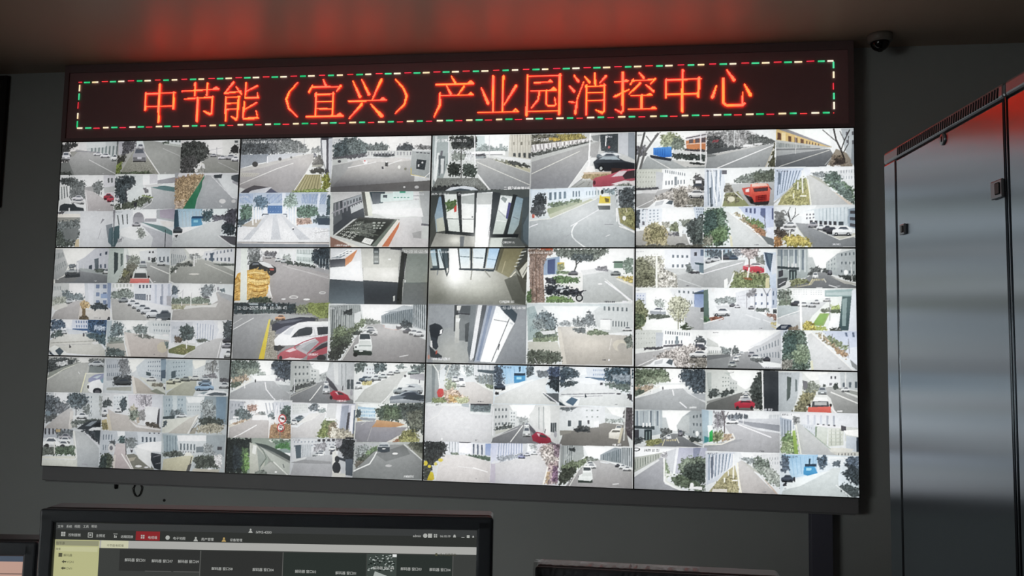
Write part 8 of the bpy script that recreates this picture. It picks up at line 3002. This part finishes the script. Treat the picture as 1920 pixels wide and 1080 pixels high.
CW, CH = 372, 210
for row in range(3):
    for col in range(4):
        P = Painter(col, row, FEEDS[col, row], CW, CH)
        n = 2 if (col, row) in ((1, 0), (2, 0), (1, 1), (2, 1)) else 3
        lab, feeds = DISPLAY_LABELS[col, row]
        x0, z1 = col * PW, Z0 + (3 - row) * PH
        t = thing('wall_display', lab, 'screen', (x0, 0, z1 - PH), 0, 'video wall displays')
        g = .0004
        MB().box(g, PW - g, .002, .09, g, PH - g, .002, 1).build('housing', M_black, t)
        bz = MB(); e = .0042
        for bx in ((g, e, g, PH - g), (PW - e, PW - g, g, PH - g), (e, PW - e, g, e), (e, PW - e, PH - e, PH - g)):
            bz.box(bx[0], bx[1], -.003, .002, bx[2], bx[3])
        bz.build('bezel', M_bezel, t)
        fw, fh = CW // n, CH // n
        e2 = e - .0006
        for j in range(n):
            for i in range(n):
                rgb = P.out[j * fh:(j + 1) * fh, i * fw:(i + 1) * fw]
                me = picture_mesh('video_feed', rgb, max(e2, i * PW / n), min(PW - e2, (i + 1) * PW / n),
                                  max(e2, PH - (j + 1) * PH / n), min(PH - e2, PH - j * PH / n))
                o = link('video_feed', me, t)
                o['label'] = feeds[j * n + i]

# ---------------------------------------------------------------- LED sign
SX0, SX1, SZ0, SZ1 = -.008, 4 * PW + .002, 3 * PH + .002, 2.552
sign = thing('led_sign', 'long black LED sign with orange red Chinese characters above the video wall', 'sign', (0, 0, Z0))
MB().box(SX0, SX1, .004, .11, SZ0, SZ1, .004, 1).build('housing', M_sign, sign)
fr = MB()
for bx in ((SX0, SX0 + .03, SZ0, SZ1), (SX1 - .03, SX1, SZ0, SZ1), (SX0 + .03, SX1 - .03, SZ0, SZ0 + .02), (SX0 + .03, SX1 - .03, SZ1 - .05, SZ1)):
    fr.box(bx[0], bx[1], -.004, .004, bx[2], bx[3])
fr.build('frame', mat('dark_sign_frame', (112, 90, 93), .6, var=.05), sign)

def led_mat(name, c1, c2, strength):
    m = bpy.data.materials.new(name); m.use_nodes = True
    nt = m.node_tree; nt.nodes.remove(nt.nodes['Principled BSDF'])
    em = nt.nodes.new('ShaderNodeEmission'); out = nt.nodes['Material Output']
    tc = nt.nodes.new('ShaderNodeTexCoord'); nz = nt.nodes.new('ShaderNodeTexNoise'); nz.inputs['Scale'].default_value = 9
    mx = nt.nodes.new('ShaderNodeMix'); mx.data_type = 'RGBA'
    mx.inputs[6].default_value = (*c1, 1); mx.inputs[7].default_value = (*c2, 1)
    mr = nt.nodes.new('ShaderNodeMapRange'); mr.inputs[1].default_value = .4; mr.inputs[2].default_value = .6
    nt.links.new(tc.outputs['Object'], nz.inputs['Vector']); nt.links.new(nz.outputs['Fac'], mr.inputs[0])
    nt.links.new(mr.outputs[0], mx.inputs[0])
    nt.links.new(mx.outputs[2], em.inputs[0]); em.inputs[1].default_value = strength
    nt.links.new(em.outputs[0], out.inputs[0])
    return m
M_led_text = led_mat('led_red_orange', (1.0, .027, .014), (1.0, .045, .009), LED_POWER)
M_led = {'r': led_mat('led_red', (1, .03, .07), (1, .05, .05), 1.6), 'g': led_mat('led_green', (.02, .62, .2), (.1, .85, .4), 1.0),
         'y': led_mat('led_warm_white', (1.0, .8, .42), (1, .95, .75), 1.1)}
PITCH = .00475

def leds(cells, y=-.002):
    """cells: set of (i, k) lit dots -> one mesh of square dots"""
    vs, fs = [], []
    h = PITCH * .48
    for i, k in sorted(cells):
        x, z = (i + .5) * PITCH, (k + .5) * PITCH
        b0 = len(vs)
        vs += [(x - h, y, z - h), (x + h, y, z - h), (x + h, y, z + h), (x - h, y, z + h)]
        fs.append((b0, b0 + 1, b0 + 2, b0 + 3))
    me = bpy.data.meshes.new('led_character'); me.from_pydata(vs, [], fs); me.update()
    return me

CROPS = {1: (120, 90, .25), 2: (500, 90, .25), 3: (780, 90, .25), 4: (1140, 70, 560 / 1920)}
for crop, strokes in GLYPHS:
    ox, oy, k = CROPS[crop]
    cells = set()
    for st in strokes.split(';'):
        pts = [tuple(float(q) for q in s.split(',')) for s in st.split()]
        W = []
        for x, y, w in pts:
            X, Z = on_wall(ox + x * k, oy + y * k); X2, _ = on_wall(ox + (x + w) * k, oy + y * k)
            W.append((float(X), float(Z), max(float(X2 - X) * .43, PITCH * .62)))
        for (ax, az, ar), (bx, bz_, br) in zip(W[:-1], W[1:]):
            m_ = max(ar, br)
            i0, i1 = int((min(ax, bx) - m_) / PITCH) - 1, int((max(ax, bx) + m_) / PITCH) + 1
            k0, k1 = int((min(az, bz_) - m_) / PITCH) - 1, int((max(az, bz_) + m_) / PITCH) + 1
            L2 = (bx - ax) ** 2 + (bz_ - az) ** 2 + 1e-12
            for i in range(i0, i1 + 1):
                for kk in range(k0, k1 + 1):
                    x, z = (i + .5) * PITCH, (kk + .5) * PITCH
                    t_ = min(1, max(0, ((x - ax) * (bx - ax) + (z - az) * (bz_ - az)) / L2))
                    if math.hypot(x - ax - t_ * (bx - ax), z - az - t_ * (bz_ - az)) <= ar + (br - ar) * t_:
                        cells.add((i, kk))
    me = leds(cells); me.materials.append(M_led_text)
    link('led_character', me, sign)

def dash_cells(x0, x1, z0, z1):
    return {(i, k) for i in range(round(x0 / PITCH), max(round(x0 / PITCH) + 1, round(x1 / PITCH))) for k in range(round(z0 / PITCH), max(round(z0 / PITCH) + 1, round(z1 / PITCH)))}
D = {'r': set(), 'g': set(), 'y': set()}
ZT, ZB = 2.440, 2.132
for k in range(-1, 26):
    for c, off, hh in (('r', .253, 1), ('g', .311, 2), ('y', .367, 2)):
        xa = off + .1813 * k
        xb = xa + .041
        if xb > .09 and xa < 4.745:
            D[c] |= dash_cells(max(xa, .092), min(xb, 4.748), ZT - hh * PITCH, ZT)
    for c, off, hh in (('y', .098, 2), ('g', .157, 2), ('r', .214, 1)):
        xa = off + .1812 * k
        if k >= 0 and xa < 4.745:
            D[c] |= dash_cells(xa, min(xa + .041, 4.748), ZB, ZB + hh * PITCH)
for c, z in (('y', 2.402), ('g', 2.345), ('r', 2.288), ('y', 2.218), ('g', 2.164)):
    D[c] |= dash_cells(.094, .094 + (1 if c == 'r' else 2) * PITCH, z - .02, z + .02)
for c, z in (('g', 2.413), ('y', 2.357), ('r', 2.289), ('g', 2.233), ('y', 2.177)):
    D[c] |= dash_cells(4.744, 4.744 + (1 if c == 'r' else 2) * PITCH, z - .02, z + .02)
allc = sorted([(cell, n) for n, c in enumerate('rgy') for cell in D[c]])
me = leds({cell for cell, n in allc})
for c in 'rgy':
    me.materials.append(M_led[c])
me.polygons.foreach_set('material_index', [n for cell, n in sorted({cell: n for cell, n in allc}.items())])
link('led_border', me, sign)['label'] = 'red, green and warm white dashes round the edge of the sign'

# ---------------------------------------------------------------- below and beside the displays
band = thing('lower_band', 'dark grey rail under the bottom row of wall displays', 'band', (0, 0, Z0))
MB().box(.002, 4 * PW - .002, .012, WY, -.088, -.001, .004, 1).build('band_beam', M_trim, band)  # plain grey box along the lower edge of the displays
MB().box(.02, 4 * PW - .02, .02, .05, -.096, -.088, .002, 1).build('lower_lip', M_trim, band)
tr = thing('upright_strip', 'dark upright strip below the right end of the video wall', 'cable duct', (4.668, WY, 0))
MB().box(-.058, .058, -.075, -.001, .002, Z0 - .098, .004, 2).build('cover', M_post, tr)  # narrow dark upright box against the wall
MB().box(-.064, .064, -.08, -.001, 0, .06, .004, 2).build('foot', M_post, tr)

def on_plane(px, py, y):
    X, Z = on_wall(px, py, y)
    return float(X), float(Z) + Z0
x, z = on_plane(217, 908, WY - .012)
c1 = thing('hanging_cable', 'short dark cable end hanging under the video wall, thick at its tip', 'cable', (x, WY - .012, z), 0)
MB().tube([(0.002, 0, .075), (0, -.002, .04), (0, 0, .02)], .004).build('cord', M_black, c1, True)
MB().lathe([(.003, -.03), (.008, -.022), (.0095, .012), (.006, .024), (.004, .03)], 14).build('plug', M_black, c1, True)
x, z = on_plane(258, 908, WY - .008)
pts = []
for k in range(25):
    a = math.radians(100 + 320 * k / 24)
    pts.append((.030 * math.cos(a) * (1 if math.sin(a) < 0 else .72), -.002 * (k % 2), .062 * math.sin(a) - .012))
pts[0] = (-.004, 0, .085); pts[-1] = (.004, -.002, .075)
tag(MB().tube(pts, .0035, 8).build('cable_loop', M_black, None, True, (x, WY - .008, z)), 'thin dark loop of cable hanging under the video wall', 'cable')
for (px, py, r, lb) in ((308, 938, .009, 'small dark screw head in the wall above the desk monitor, nearer the cable loop'), (515, 952, .007, 'small dark screw head in the wall above the title bar of the desk monitor')):
    x, z = on_plane(px, py, WY)
    s_ = thing('screw_head', lb, 'screw', (x, WY, z), 0, 'screws in the wall')
    MB().lathe([(r, 0), (r, .002), (r * .7, .005), (r * .2, .006)], 16, Matrix.Rotation(math.radians(90), 4, 'X')).build('head', M_black, s_)
    MB().box(-r * .7, r * .7, -.0068, -.0055, -.001, .001).build('slot', M_darkgap, s_)

# dark board at the left edge
x0, zt = on_plane(14, 141, WY - .03); _, zb = on_plane(14, 388, WY - .03)
wb = thing('notice_board', 'dark framed board on the wall at the left edge, beside the LED sign', 'board', (x0 - .62, WY, zb))
MB().box(0, .62, -.022, -.002, 0, zt - zb, .003, 1).build('panel', M_board, wb)
f_ = MB(); H_ = zt - zb
for bx in ((0, .03, 0, H_), (.59, .62, 0, H_), (.03, .59, 0, .03), (.03, .59, H_ - .03, H_)):
    f_.box(bx[0], bx[1], -.03, -.022, bx[2], bx[3], .003, 1)
f_.build('frame', M_black, wb)

# dome camera under the ceiling
d = ray(1650, 84); t_ = (CZ - Z0 - .055 - CAM[2]) / d[2]
dx_, dy_ = CAM[0] + d[0] * t_, CAM[1] + d[1] * t_
dy_ = min(dy_, WY - .08); print('dome', dx_, dy_)
dc = thing('dome_camera', 'small dome camera with a dark cover under the ceiling, above the steel cabinets', 'camera', (dx_, dy_, CZ))
MB().lathe([(.066, 0), (.068, -.012), (.066, -.034), (.058, -.042), (.05, -.043)], 36).build('base_ring', mat('grey_camera_body', (120, 116, 110), .5), dc, True)
prof = [(.05 * math.cos(math.radians(a)), -.043 - .048 * math.sin(math.radians(a))) for a in range(0, 86, 8)]
MB().lathe(prof, 32).build('dome_cover', mat('smoked_dome', (10, 10, 11), .12), dc, True)
MB().lathe([(.012, -.093), (.012, -.088), (.016, -.086)], 16).build('lens_cap', M_black, dc)

# ---------------------------------------------------------------- steel cabinets
def cabinet(loc, rz, depth, label, post, group='steel equipment cabinets'):
    """local +x runs along the visible side towards the camera, +y away to the far side, z up"""
    H, Wd = 2.054, .62
    c = thing('equipment_cabinet', label, 'cabinet', loc, rz, group)
    MB().box(.004, depth - .004, .012, Wd, .05, H - .04, .003, 1).build('body', M_steel2, c)
    MB().box(.0, depth, .0, Wd, H - .036, H, .008, 3).build('top_cover', M_steel2, c)
    vs = MB()
    n = 46
    for i in range(n):
        xx = .1 + (depth - .13) * i / (n - 1)
        vs.prism([(xx, H - .030), (xx + .005, H - .030), (xx + .009, H - .008), (xx + .004, H - .008)], 1, -.0012, .003)
    vs.build('vent_slots', M_darkgap, c.children[-1])
    MB().box(0, post, 0, .05, .05, H - .0365, min(.006, post * .3), 2).build('corner_post', M_steel, c)
    sp = MB().box(post + .004, depth - .007, 0.001, .012, .07, H - .042, .003, 2).build('side_panel', M_steel, c)
    MB().box(depth - .007, depth - .001, .008, .02, .05, H - .042).build('gap_seal', M_darkgap, c)
    MB().box(.01, depth - .01, .02, Wd - .02, 0, .05).build('plinth', M_black, c)
    return c, sp, H

def latch(sp, x, z, w, h):
    l = MB().box(x - w / 2, x + w / 2, -.007, .001, z - h / 2, z + h / 2, .003, 2).build('latch', M_steel2, sp)
    MB().box(x - w * .05, x + w * .33, -.009, -.0068, z - h * .32, z + h * .32, .002, 1).build('slider', M_black, l)
    return l

def cab_axis(px, py, dz):
    d = ray(px, py); t_ = dz / d[2]
    return CAM[0] + d[0] * t_, CAM[1] + d[1] * t_
A = cab_axis(1656, 288, .65); B = cab_axis(1881, 153, .65)
ang = math.atan2(B[1] - A[1], B[0] - A[0]); DEP = math.hypot(B[0] - A[0], B[1] - A[1])
c, sp, H = cabinet((A[0], A[1], 0), ang, DEP, 'far grey steel cabinet beside the video wall, with a round lock on its side', .085)
def cab_local(px, py):
    """photo pixel -> (x, z) on the cabinets' visible side"""
    d = ray(px, py); n = np.array([-math.sin(ang), math.cos(ang)])
    t_ = ((A[0] - CAM[0]) * n[0] + (A[1] - CAM[1]) * n[1]) / (d[0] * n[0] + d[1] * n[1])
    q = (CAM[0] + d[0] * t_ - A[0], CAM[1] + d[1] * t_ - A[1])
    return q[0] * math.cos(ang) + q[1] * math.sin(ang), CAM[2] + d[2] * t_ + Z0
x, z = cab_local(1768, 261)
lk = MB().lathe([(.016, 0), (.016, .003), (.013, .005), (.004, .005)], 24, Matrix.Translation((x, .001, z)) @ Matrix.Rotation(math.radians(90), 4, 'X')).build('lock', M_steel2, sp, True)
MB().box(x - .0015, x + .0015, -.0052, -.0035, z - .007, z + .007).build('keyhole', M_darkgap, lk)
x, z = cab_local(1695, 430); latch(sp, x, z, .034, .03)
x, z = cab_local(1873, 355); latch(sp, x, z, .05, .042)
u = (math.cos(ang), math.sin(ang))
cabinet((A[0] + u[0] * (DEP + .004), A[1] + u[1] * (DEP + .004), 0), ang, .80, 'near grey steel cabinet at the right edge of the view, red light on its top', .004)

# ---------------------------------------------------------------- desk and monitors
DESK = .75
dk = thing('desk', 'dark desk carrying the monitors in front of the video wall', 'desk', (2.95, -3.85, 0))
MB().box(-1.3, 1.25, -.42, .42, DESK - .035, DESK, .004, 2).build('desk_top', M_desk, dk)
for sx in (-1.24, 1.19):
    for sy in (-.36, .36):
        MB().box(sx - .025, sx + .025, sy - .025, sy + .025, 0, DESK - .036, .003, 1).build('leg', M_trim, dk)
MB().box(-1.2, 1.15, .33, .345, .3, DESK - .037).build('modesty_panel', M_desk, dk)

class Plane:
    """vertical plane through two top corner pixels whose top edge lies dz above the camera"""
    def __init__(self, pl, pr, dz):
        L, R = cab_axis(*pl, dz), cab_axis(*pr, dz)
        self.L = L; self.w = math.hypot(R[0] - L[0], R[1] - L[1]); self.top = CAM[2] + dz + Z0
        self.ang = math.atan2(R[1] - L[1], R[0] - L[0])
    def uv(self, px, py, off=0.0):
        """pixel -> local (x along, z above the origin at the top left corner); off = distance in front of the plane"""
        d = ray(px, py); n = np.array([-math.sin(self.ang), math.cos(self.ang)])
        t_ = ((self.L[0] - n[0] * off - CAM[0]) * n[0] + (self.L[1] - n[1] * off - CAM[1]) * n[1]) / (d[0] * n[0] + d[1] * n[1])
        qx, qy = CAM[0] + d[0] * t_ - self.L[0], CAM[1] + d[1] * t_ - self.L[1]
        return qx * math.cos(self.ang) + qy * math.sin(self.ang), CAM[2] + d[2] * t_ + Z0 - self.top

def monitor(pl, label, w, h, bl, bt, br, bb=.03):
    """origin: top left corner of the front; the front face is y = 0 and looks along -y"""
    m = thing('monitor', label, 'monitor', (pl.L[0], pl.L[1], pl.top), pl.ang, 'desk monitors')
    hs = MB().box(0, w, .002, .045, -h, 0, .006, 3)
    hs.build('housing', M_case, m, False)
    f = MB()
    f.box(0, w, -.006, .003, -bt, -.0005, .0035, 3); f.box(0, w, -.006, .003, -h, -h + bb, .0035, 3)
    f.box(0.0005, bl, -.006, .003, -h + .004, -.004, .0035, 3); f.box(w - br, w - .0005, -.006, .003, -h + .004, -.004, .0035, 3)
    f.build('bezel', M_case, m)
    foot = DESK - pl.top
    MB().box(w / 2 - .04, w / 2 + .04, .047, .075, foot + .012, -h * .45, .004, 2).build('stand', M_case, m)
    MB().box(w / 2 - .13, w / 2 + .13, -.04, .16, foot, foot + .014, .006, 2).build('stand_base', M_case, m)
    return m

def flat(name, quads, m, parent, y):
    """quads: list of 4 local (x, z) corners -> one flat mesh at depth y"""
    mb = MB()
    for q in quads:
        mb.quad([(p[0], y, p[1]) for p in q])
    return mb.build(name, m, parent)

_em = {}
def glow(rgb):
    if rgb not in _em:
        _em[rgb] = mat('screen_%02x%02x%02x' % rgb, rgb, .4, emit=1.0, spec=.2)
    return _em[rgb]

def text_mesh(items, name, m, parent, y):
    """items: (string, x, z, size) -> one mesh of lettering"""
    mb = bmesh.new()
    for s, x, z, size in items:
        cu = bpy.data.curves.new('lettering', 'FONT'); cu.body = s; cu.size = size; cu.resolution_u = 2
        ob = bpy.data.objects.new('lettering', cu); COL.objects.link(ob)
        dg = bpy.context.evaluated_depsgraph_get()
        me = bpy.data.meshes.new_from_object(ob.evaluated_get(dg))
        me.transform(Matrix.Translation((x, y, z)) @ Matrix.Rotation(math.radians(90), 4, 'X'))
        mb.from_mesh(me)
        bpy.data.objects.remove(ob); bpy.data.curves.remove(cu); bpy.data.meshes.remove(me)
    me = bpy.data.meshes.new(name); mb.to_mesh(me); mb.free(); me.materials.append(m)
    return link(name, me, parent)

pm = Plane((79, 952), (925, 968), -.20)
bl, bt = pm.uv(106, 978)[0], -pm.uv(106, 979)[1]
xr = pm.uv(894, 1002)[0]
mh = .345
mon = monitor(pm, 'black monitor on the desk showing the dark camera control software', pm.w, mh, bl, bt, pm.w - xr)
pic = flat('screen', [[(bl - .001, -mh + .029), (xr + .001, -mh + .029), (xr + .001, -bt + .001), (bl - .001, -bt + .001)]], glow((60, 62, 60)), mon, .0005)
c7 = lambda x, y: pm.uv(60 + x * 440 / 1920, 940 + y * 440 / 1920)
c8 = lambda x, y: pm.uv(480 + x * 460 / 1920, 940 + y * 460 / 1920)
def q7(*p): return [c7(*a) for a in p]
def q8(*p): return [c8(*a) for a in p]
def hor(x0, z0, x1, z1): return [(x0, z1), (x1, z1), (x1, z0), (x0, z0)]
x0, x1 = bl, xr
zt = -bt; z_title = c7(195, 228)[1]; z_nav = c7(190, 311)[1]; z_tab = c7(600, 381)[1]; zb = -mh + .03
xs = c7(550, 400)[0]
flat('title_bar', [hor(x0, zt, x1, z_title)], glow((58, 60, 60)), pic, -.0002)
flat('tool_bar', [hor(x0, z_title, x1, z_nav)], glow((48, 50, 48)), pic, -.0002)
flat('tab_strip', [hor(xs, z_nav, x1, z_tab)], glow((168, 168, 164)), pic, -.0002)
flat('active_tab', [hor(c7(567, 350)[0], z_nav, c7(790, 350)[0], z_tab)], glow((196, 196, 168)), pic, -.0004)
flat('side_panel', [hor(x0, z_nav, xs, zb)], glow((180, 180, 134)), pic, -.0002)
flat('side_panel_header', [hor(x0 + .001, z_nav - .001, xs - .001, c7(350, 362)[1])], glow((142, 142, 116)), pic, -.0004)
flat('search_box', [hor(x0 + .002, c7(350, 372)[1], xs - .002, c7(350, 410)[1])], glow((190, 190, 150)), pic, -.0004)
flat('active_button', [hor(c7(850, 290)[0], z_title - .0005, c7(1047, 290)[0], z_nav + .0008)], glow((132, 40, 44)), pic, -.0004)
zc = c7(950, 570)[1]
cells = [hor(c7(715, 480)[0], z_tab - .0012, c7(1372, 480)[0], zc), hor(c7(1385, 480)[0], z_tab - .0012, c8(205, 480)[0], zb + .002),
         hor(c8(215, 480)[0], z_tab - .0012, c8(862, 480)[0], zb + .002), hor(c8(1102, 480)[0], z_tab - .0012, c8(1535, 480)[0], zb + .002)]
for k_, q_ in enumerate(cells):
    flat('window_tile', [q_], glow((48, 49, 48) if k_ < 2 else (44, 50, 47)), pic, -.0004)
gl = []
for xx in (c7(1378, 480)[0], c8(210, 480)[0], c8(1542, 480)[0]):
    gl.append(hor(xx - .0003, z_tab - .0012, xx + .0003, zb + .002))
gl.append(hor(c7(925, 570)[0], zc + .0004, c7(1140, 570)[0], zc - .0003)); gl.append(hor(c7(1158, 570)[0], zc + .0004, c7(1372, 570)[0], zc - .0003))
for q_ in gl:
    flat('grid_line', [q_], glow((98, 98, 96)), pic, -.0006)
# small live picture tile
tx0, tx1 = c8(868, 480)[0], c8(1100, 480)[0]; tz0 = z_tab - .001; tz1 = zb + .12
rg = random.Random(3)
cw = (tx1 - tx0)
tile_h = .032
flat('live_tile', [hor(tx0, tz0, tx1, tz0 - tile_h)], glow((62, 70, 66)), pic, -.0004)
sp1, sp2 = [], []
for _ in range(90):
    a, bq = rg.random(), rg.random() * .62; s_ = .0005 + rg.random() * .0012
    xx, zz = tx0 + .001 + a * (cw - .004), tz0 - .001 - bq * tile_h
    (sp1 if rg.random() < .5 else sp2).append(hor(xx, zz, xx + s_ * 1.6, zz - s_))
flat('live_tile_leaves', sp1, glow((30, 36, 34)), pic, -.0006)
flat('live_tile_light', sp2 + [[(tx0 + cw * .28, tz0 - tile_h * .68), (tx0 + cw * .7, tz0 - tile_h * .86), (tx0 + cw * .95, tz0 - tile_h), (tx0 + cw * .2, tz0 - tile_h)]], glow((165, 172, 168)), pic, -.0006)
flat('live_tile_white', [hor(tx0 + cw * .86, tz0, tx1, tz0 - .0035)], glow((225, 228, 226)), pic, -.0007)

px = 1 / 1453.0
def T(s, cfun, x, y, h):
    a = cfun(x, y)
    return (s, a[0], a[1] - h * px * .38, h * px * 1.05)
white = [T(s, c7, x, 204, 5.2) for s, x in (('文件', 213), ('系统', 283), ('视图', 350), ('工具', 420), ('帮助', 488))]
white += [T(s, c7, x, y, 5.6) for s, x, y in (('控制面板', 300, 273), ('主预览', 525, 280), ('远程回放', 728, 288), ('电视墙', 950, 295), ('电子地图', 1155, 301), ('用户管理', 1386, 309), ('设备管理', 1620, 315))]
white += [T('iVMS-4200', c8, 0, 240, 6.4), T('admin', c8, 1228, 268, 6), T('16:10:19', c8, 1438, 271, 5.6)]
white += [T(s, c, x, y, 6.0) for s, c, x, y in (('解码器 窗口01', c7, 760, 478), ('解码器 窗口07', c7, 980, 486), ('解码器 窗口09', c7, 1195, 490), ('解码器 窗口58', c7, 1470, 549),
          ('解码器 窗口04', c7, 1805, 557), ('解码器 窗口02', c8, 306, 547), ('解码器 窗口01', c8, 622, 559), ('解码器 窗口44', c8, 915, 520), ('解码器 窗口03', c8, 1132, 527), ('解码器 窗口04', c8, 1357, 533))]
for it in white:
    text_mesh([it], 'screen_text', glow((186, 188, 184)), pic, -.0009)
dark = [T('信号源', c7, 200, 340, 5.2), T('解码器', c7, 260, 439, 5.2), T('VGA1', c7, 288, 493, 5.2), T('DVI1', c7, 284, 547, 5.2), T('中节能电视墙', c7, 615, 359, 5), T('进入配置界面', c8, 1436, 415, 5), T('搜索', c7, 196, 388, 4.6)]
for it in dark:
    text_mesh([it], 'screen_text', glow((72, 72, 56)), pic, -.0009)

def icon(cf, x, y, kind, s=.0052):
    a, z = cf(x, y); q = []
    if kind == 'grid':
        for i in (-1, 0):
            for j in (-1, 0):
                q.append(hor(a + i * s + .0003, z + j * s + s - .0003, a + i * s + s - .0003, z + j * s + .0003))
    elif kind == 'frame':
        q = [hor(a - s, z + s, a + s, z + s * .75), hor(a - s, z - s * .75, a + s, z - s), hor(a - s, z + s, a - s * .75, z - s), hor(a + s * .75, z + s, a + s, z - s), hor(a - s * .4, z + s * .3, a + s * .4, z - s * .3)]
    elif kind == 'bars':
        q = [hor(a - s, z + s, a + s, z + s * .75), hor(a - s * .6, z + s * .4, a - s * .2, z - s), hor(a + s * .1, z, a + s * .6, z - s)]
    elif kind == 'user':
        q = [[(a + s * .45 * math.cos(t), z + s * .4 + s * .45 * math.sin(t)) for t in np.linspace(0, 2 * math.pi, 10, endpoint=False)], [(a - s, z - s), (a + s, z - s), (a + s * .5, z - s * .1), (a - s * .5, z - s * .1)]]
    elif kind == 'round':
        q = [[(a + s * math.cos(t), z + s * math.sin(t)) for t in np.linspace(0, 2 * math.pi, 14, endpoint=False)]]
    elif kind == 'bell':
        q = [[(a - s * .8, z - s * .6), (a + s * .8, z - s * .6), (a + s * .4, z + s * .8), (a - s * .4, z + s * .8)]]
    elif kind == 'line':
        q = [hor(a - s, z, a + s, z - s * .4)]
    elif kind == 'box':
        q = [hor(a - s, z + s, a + s, z - s)]
    elif kind == 'arrow':
        q = [[(a - s, z), (a, z - s * .7), (a, z + s * .7)], hor(a, z + s * .3, a + s, z - s * .3)]
    return q
ic = [icon(c7, 258, 266, 'grid', .003), icon(c7, 480, 275, 'frame', .0031), icon(c7, 685, 281, 'bars', .0027), icon(c7, 908, 288, 'grid', .0026), icon(c7, 1112, 296, 'round', .0028), icon(c7, 1342, 306, 'user', .003)]
ic += [icon(c7, 1790, 238, 'user', .0028), icon(c8, 1325, 268, 'round', .0028), icon(c8, 1362, 268, 'box', .0026), icon(c8, 1405, 269, 'grid', .0024), icon(c8, 1554, 272, 'bell', .0024), icon(c8, 1620, 279, 'line', .002), icon(c8, 1661, 275, 'box', .0018), icon(c8, 1700, 277, 'bell', .0016)]
for q_ in ic:
    flat('screen_icon', q_, glow((170, 172, 168)), pic, -.0009)
flat('screen_icon', icon(c7, 1572, 310, 'user', .003), glow((176, 150, 96)), pic, -.0009)['label'] = 'orange icon in the tool bar'
for q_ in (icon(c7, 235, 437, 'box', .0024), icon(c7, 264, 492, 'arrow', .003), icon(c7, 258, 545, 'arrow', .003), icon(c8, 1412, 415, 'round', .0018)):
    flat('screen_icon', q_, glow((82, 82, 64)), pic, -.0009)

# monitor at the left edge
pl2 = Plane((-560, 1005), (74, 1014), -.25)
w2 = pl2.w
rb = w2 - pl2.uv(46, 1043)[0]; tb = -pl2.uv(30, 1042)[1]
mon2 = monitor(pl2, 'black monitor at the left edge of the desk showing a peach coloured window', w2, .27, .02, tb, rb)
scr = flat('screen', [hor(.02, -tb + .001, w2 - rb + .001, -.27 + .029)], glow((186, 152, 138)), mon2, .0005)
flat('title_bar', [hor(.02, -tb, w2 - rb, pl2.uv(30, 1053)[1])], glow((72, 82, 96)), scr, -.0002)
zl = pl2.uv(30, 1076)[1]
flat('divider_line', [hor(.02, zl + .0006, w2 - rb, zl - .0006)], glow((110, 90, 84)), scr, -.0002)

# monitor at the right, only its top edge shows
pr = Plane((1004, 1060), (1470, 1083), -.272)
mon3 = monitor(pr, 'black monitor low on the desk with crumpled clear film along its top edge', pr.w, .25, .018, .018, .018)
flat('screen', [hor(.017, -.017, pr.w - .017, -.25 + .029)], M_bezel, mon3, .0005)
mfilm = mat('clear_plastic_film', (150, 150, 156), .16, spec=.7)
mfilm.node_tree.nodes['Principled BSDF'].inputs['Alpha'].default_value = .3
mb = MB(); rg = random.Random(11); N = 60; rows = []
for i in range(N + 1):
    xx = -.002 + (pr.w * .68) * i / N
    a = rg.uniform(0, 1)
    h_ = .001 + .004 * a if i > 2 else .008
    rows.append([mb.bm.verts.new(p) for p in ((xx, -.0075 - .002 * rg.random(), -.010 - .004 * rg.random()), (xx + .001 * rg.uniform(-1, 1), -.009 - .004 * rg.random(), -.003), (xx, -.004, .0015 + h_ * .5), (xx + .002 * rg.uniform(-1, 1), .006 + .004 * rg.random(), .0015 + h_ * rg.uniform(.3, 1)), (xx, .025, .0025))])
for A_, B_ in zip(rows[:-1], rows[1:]):
    for k in range(4):
        mb.bm.faces.new((A_[k], B_[k], B_[k + 1], A_[k + 1]))
mb.build('plastic_film', mfilm, mon3)['label'] = 'crumpled clear plastic film'
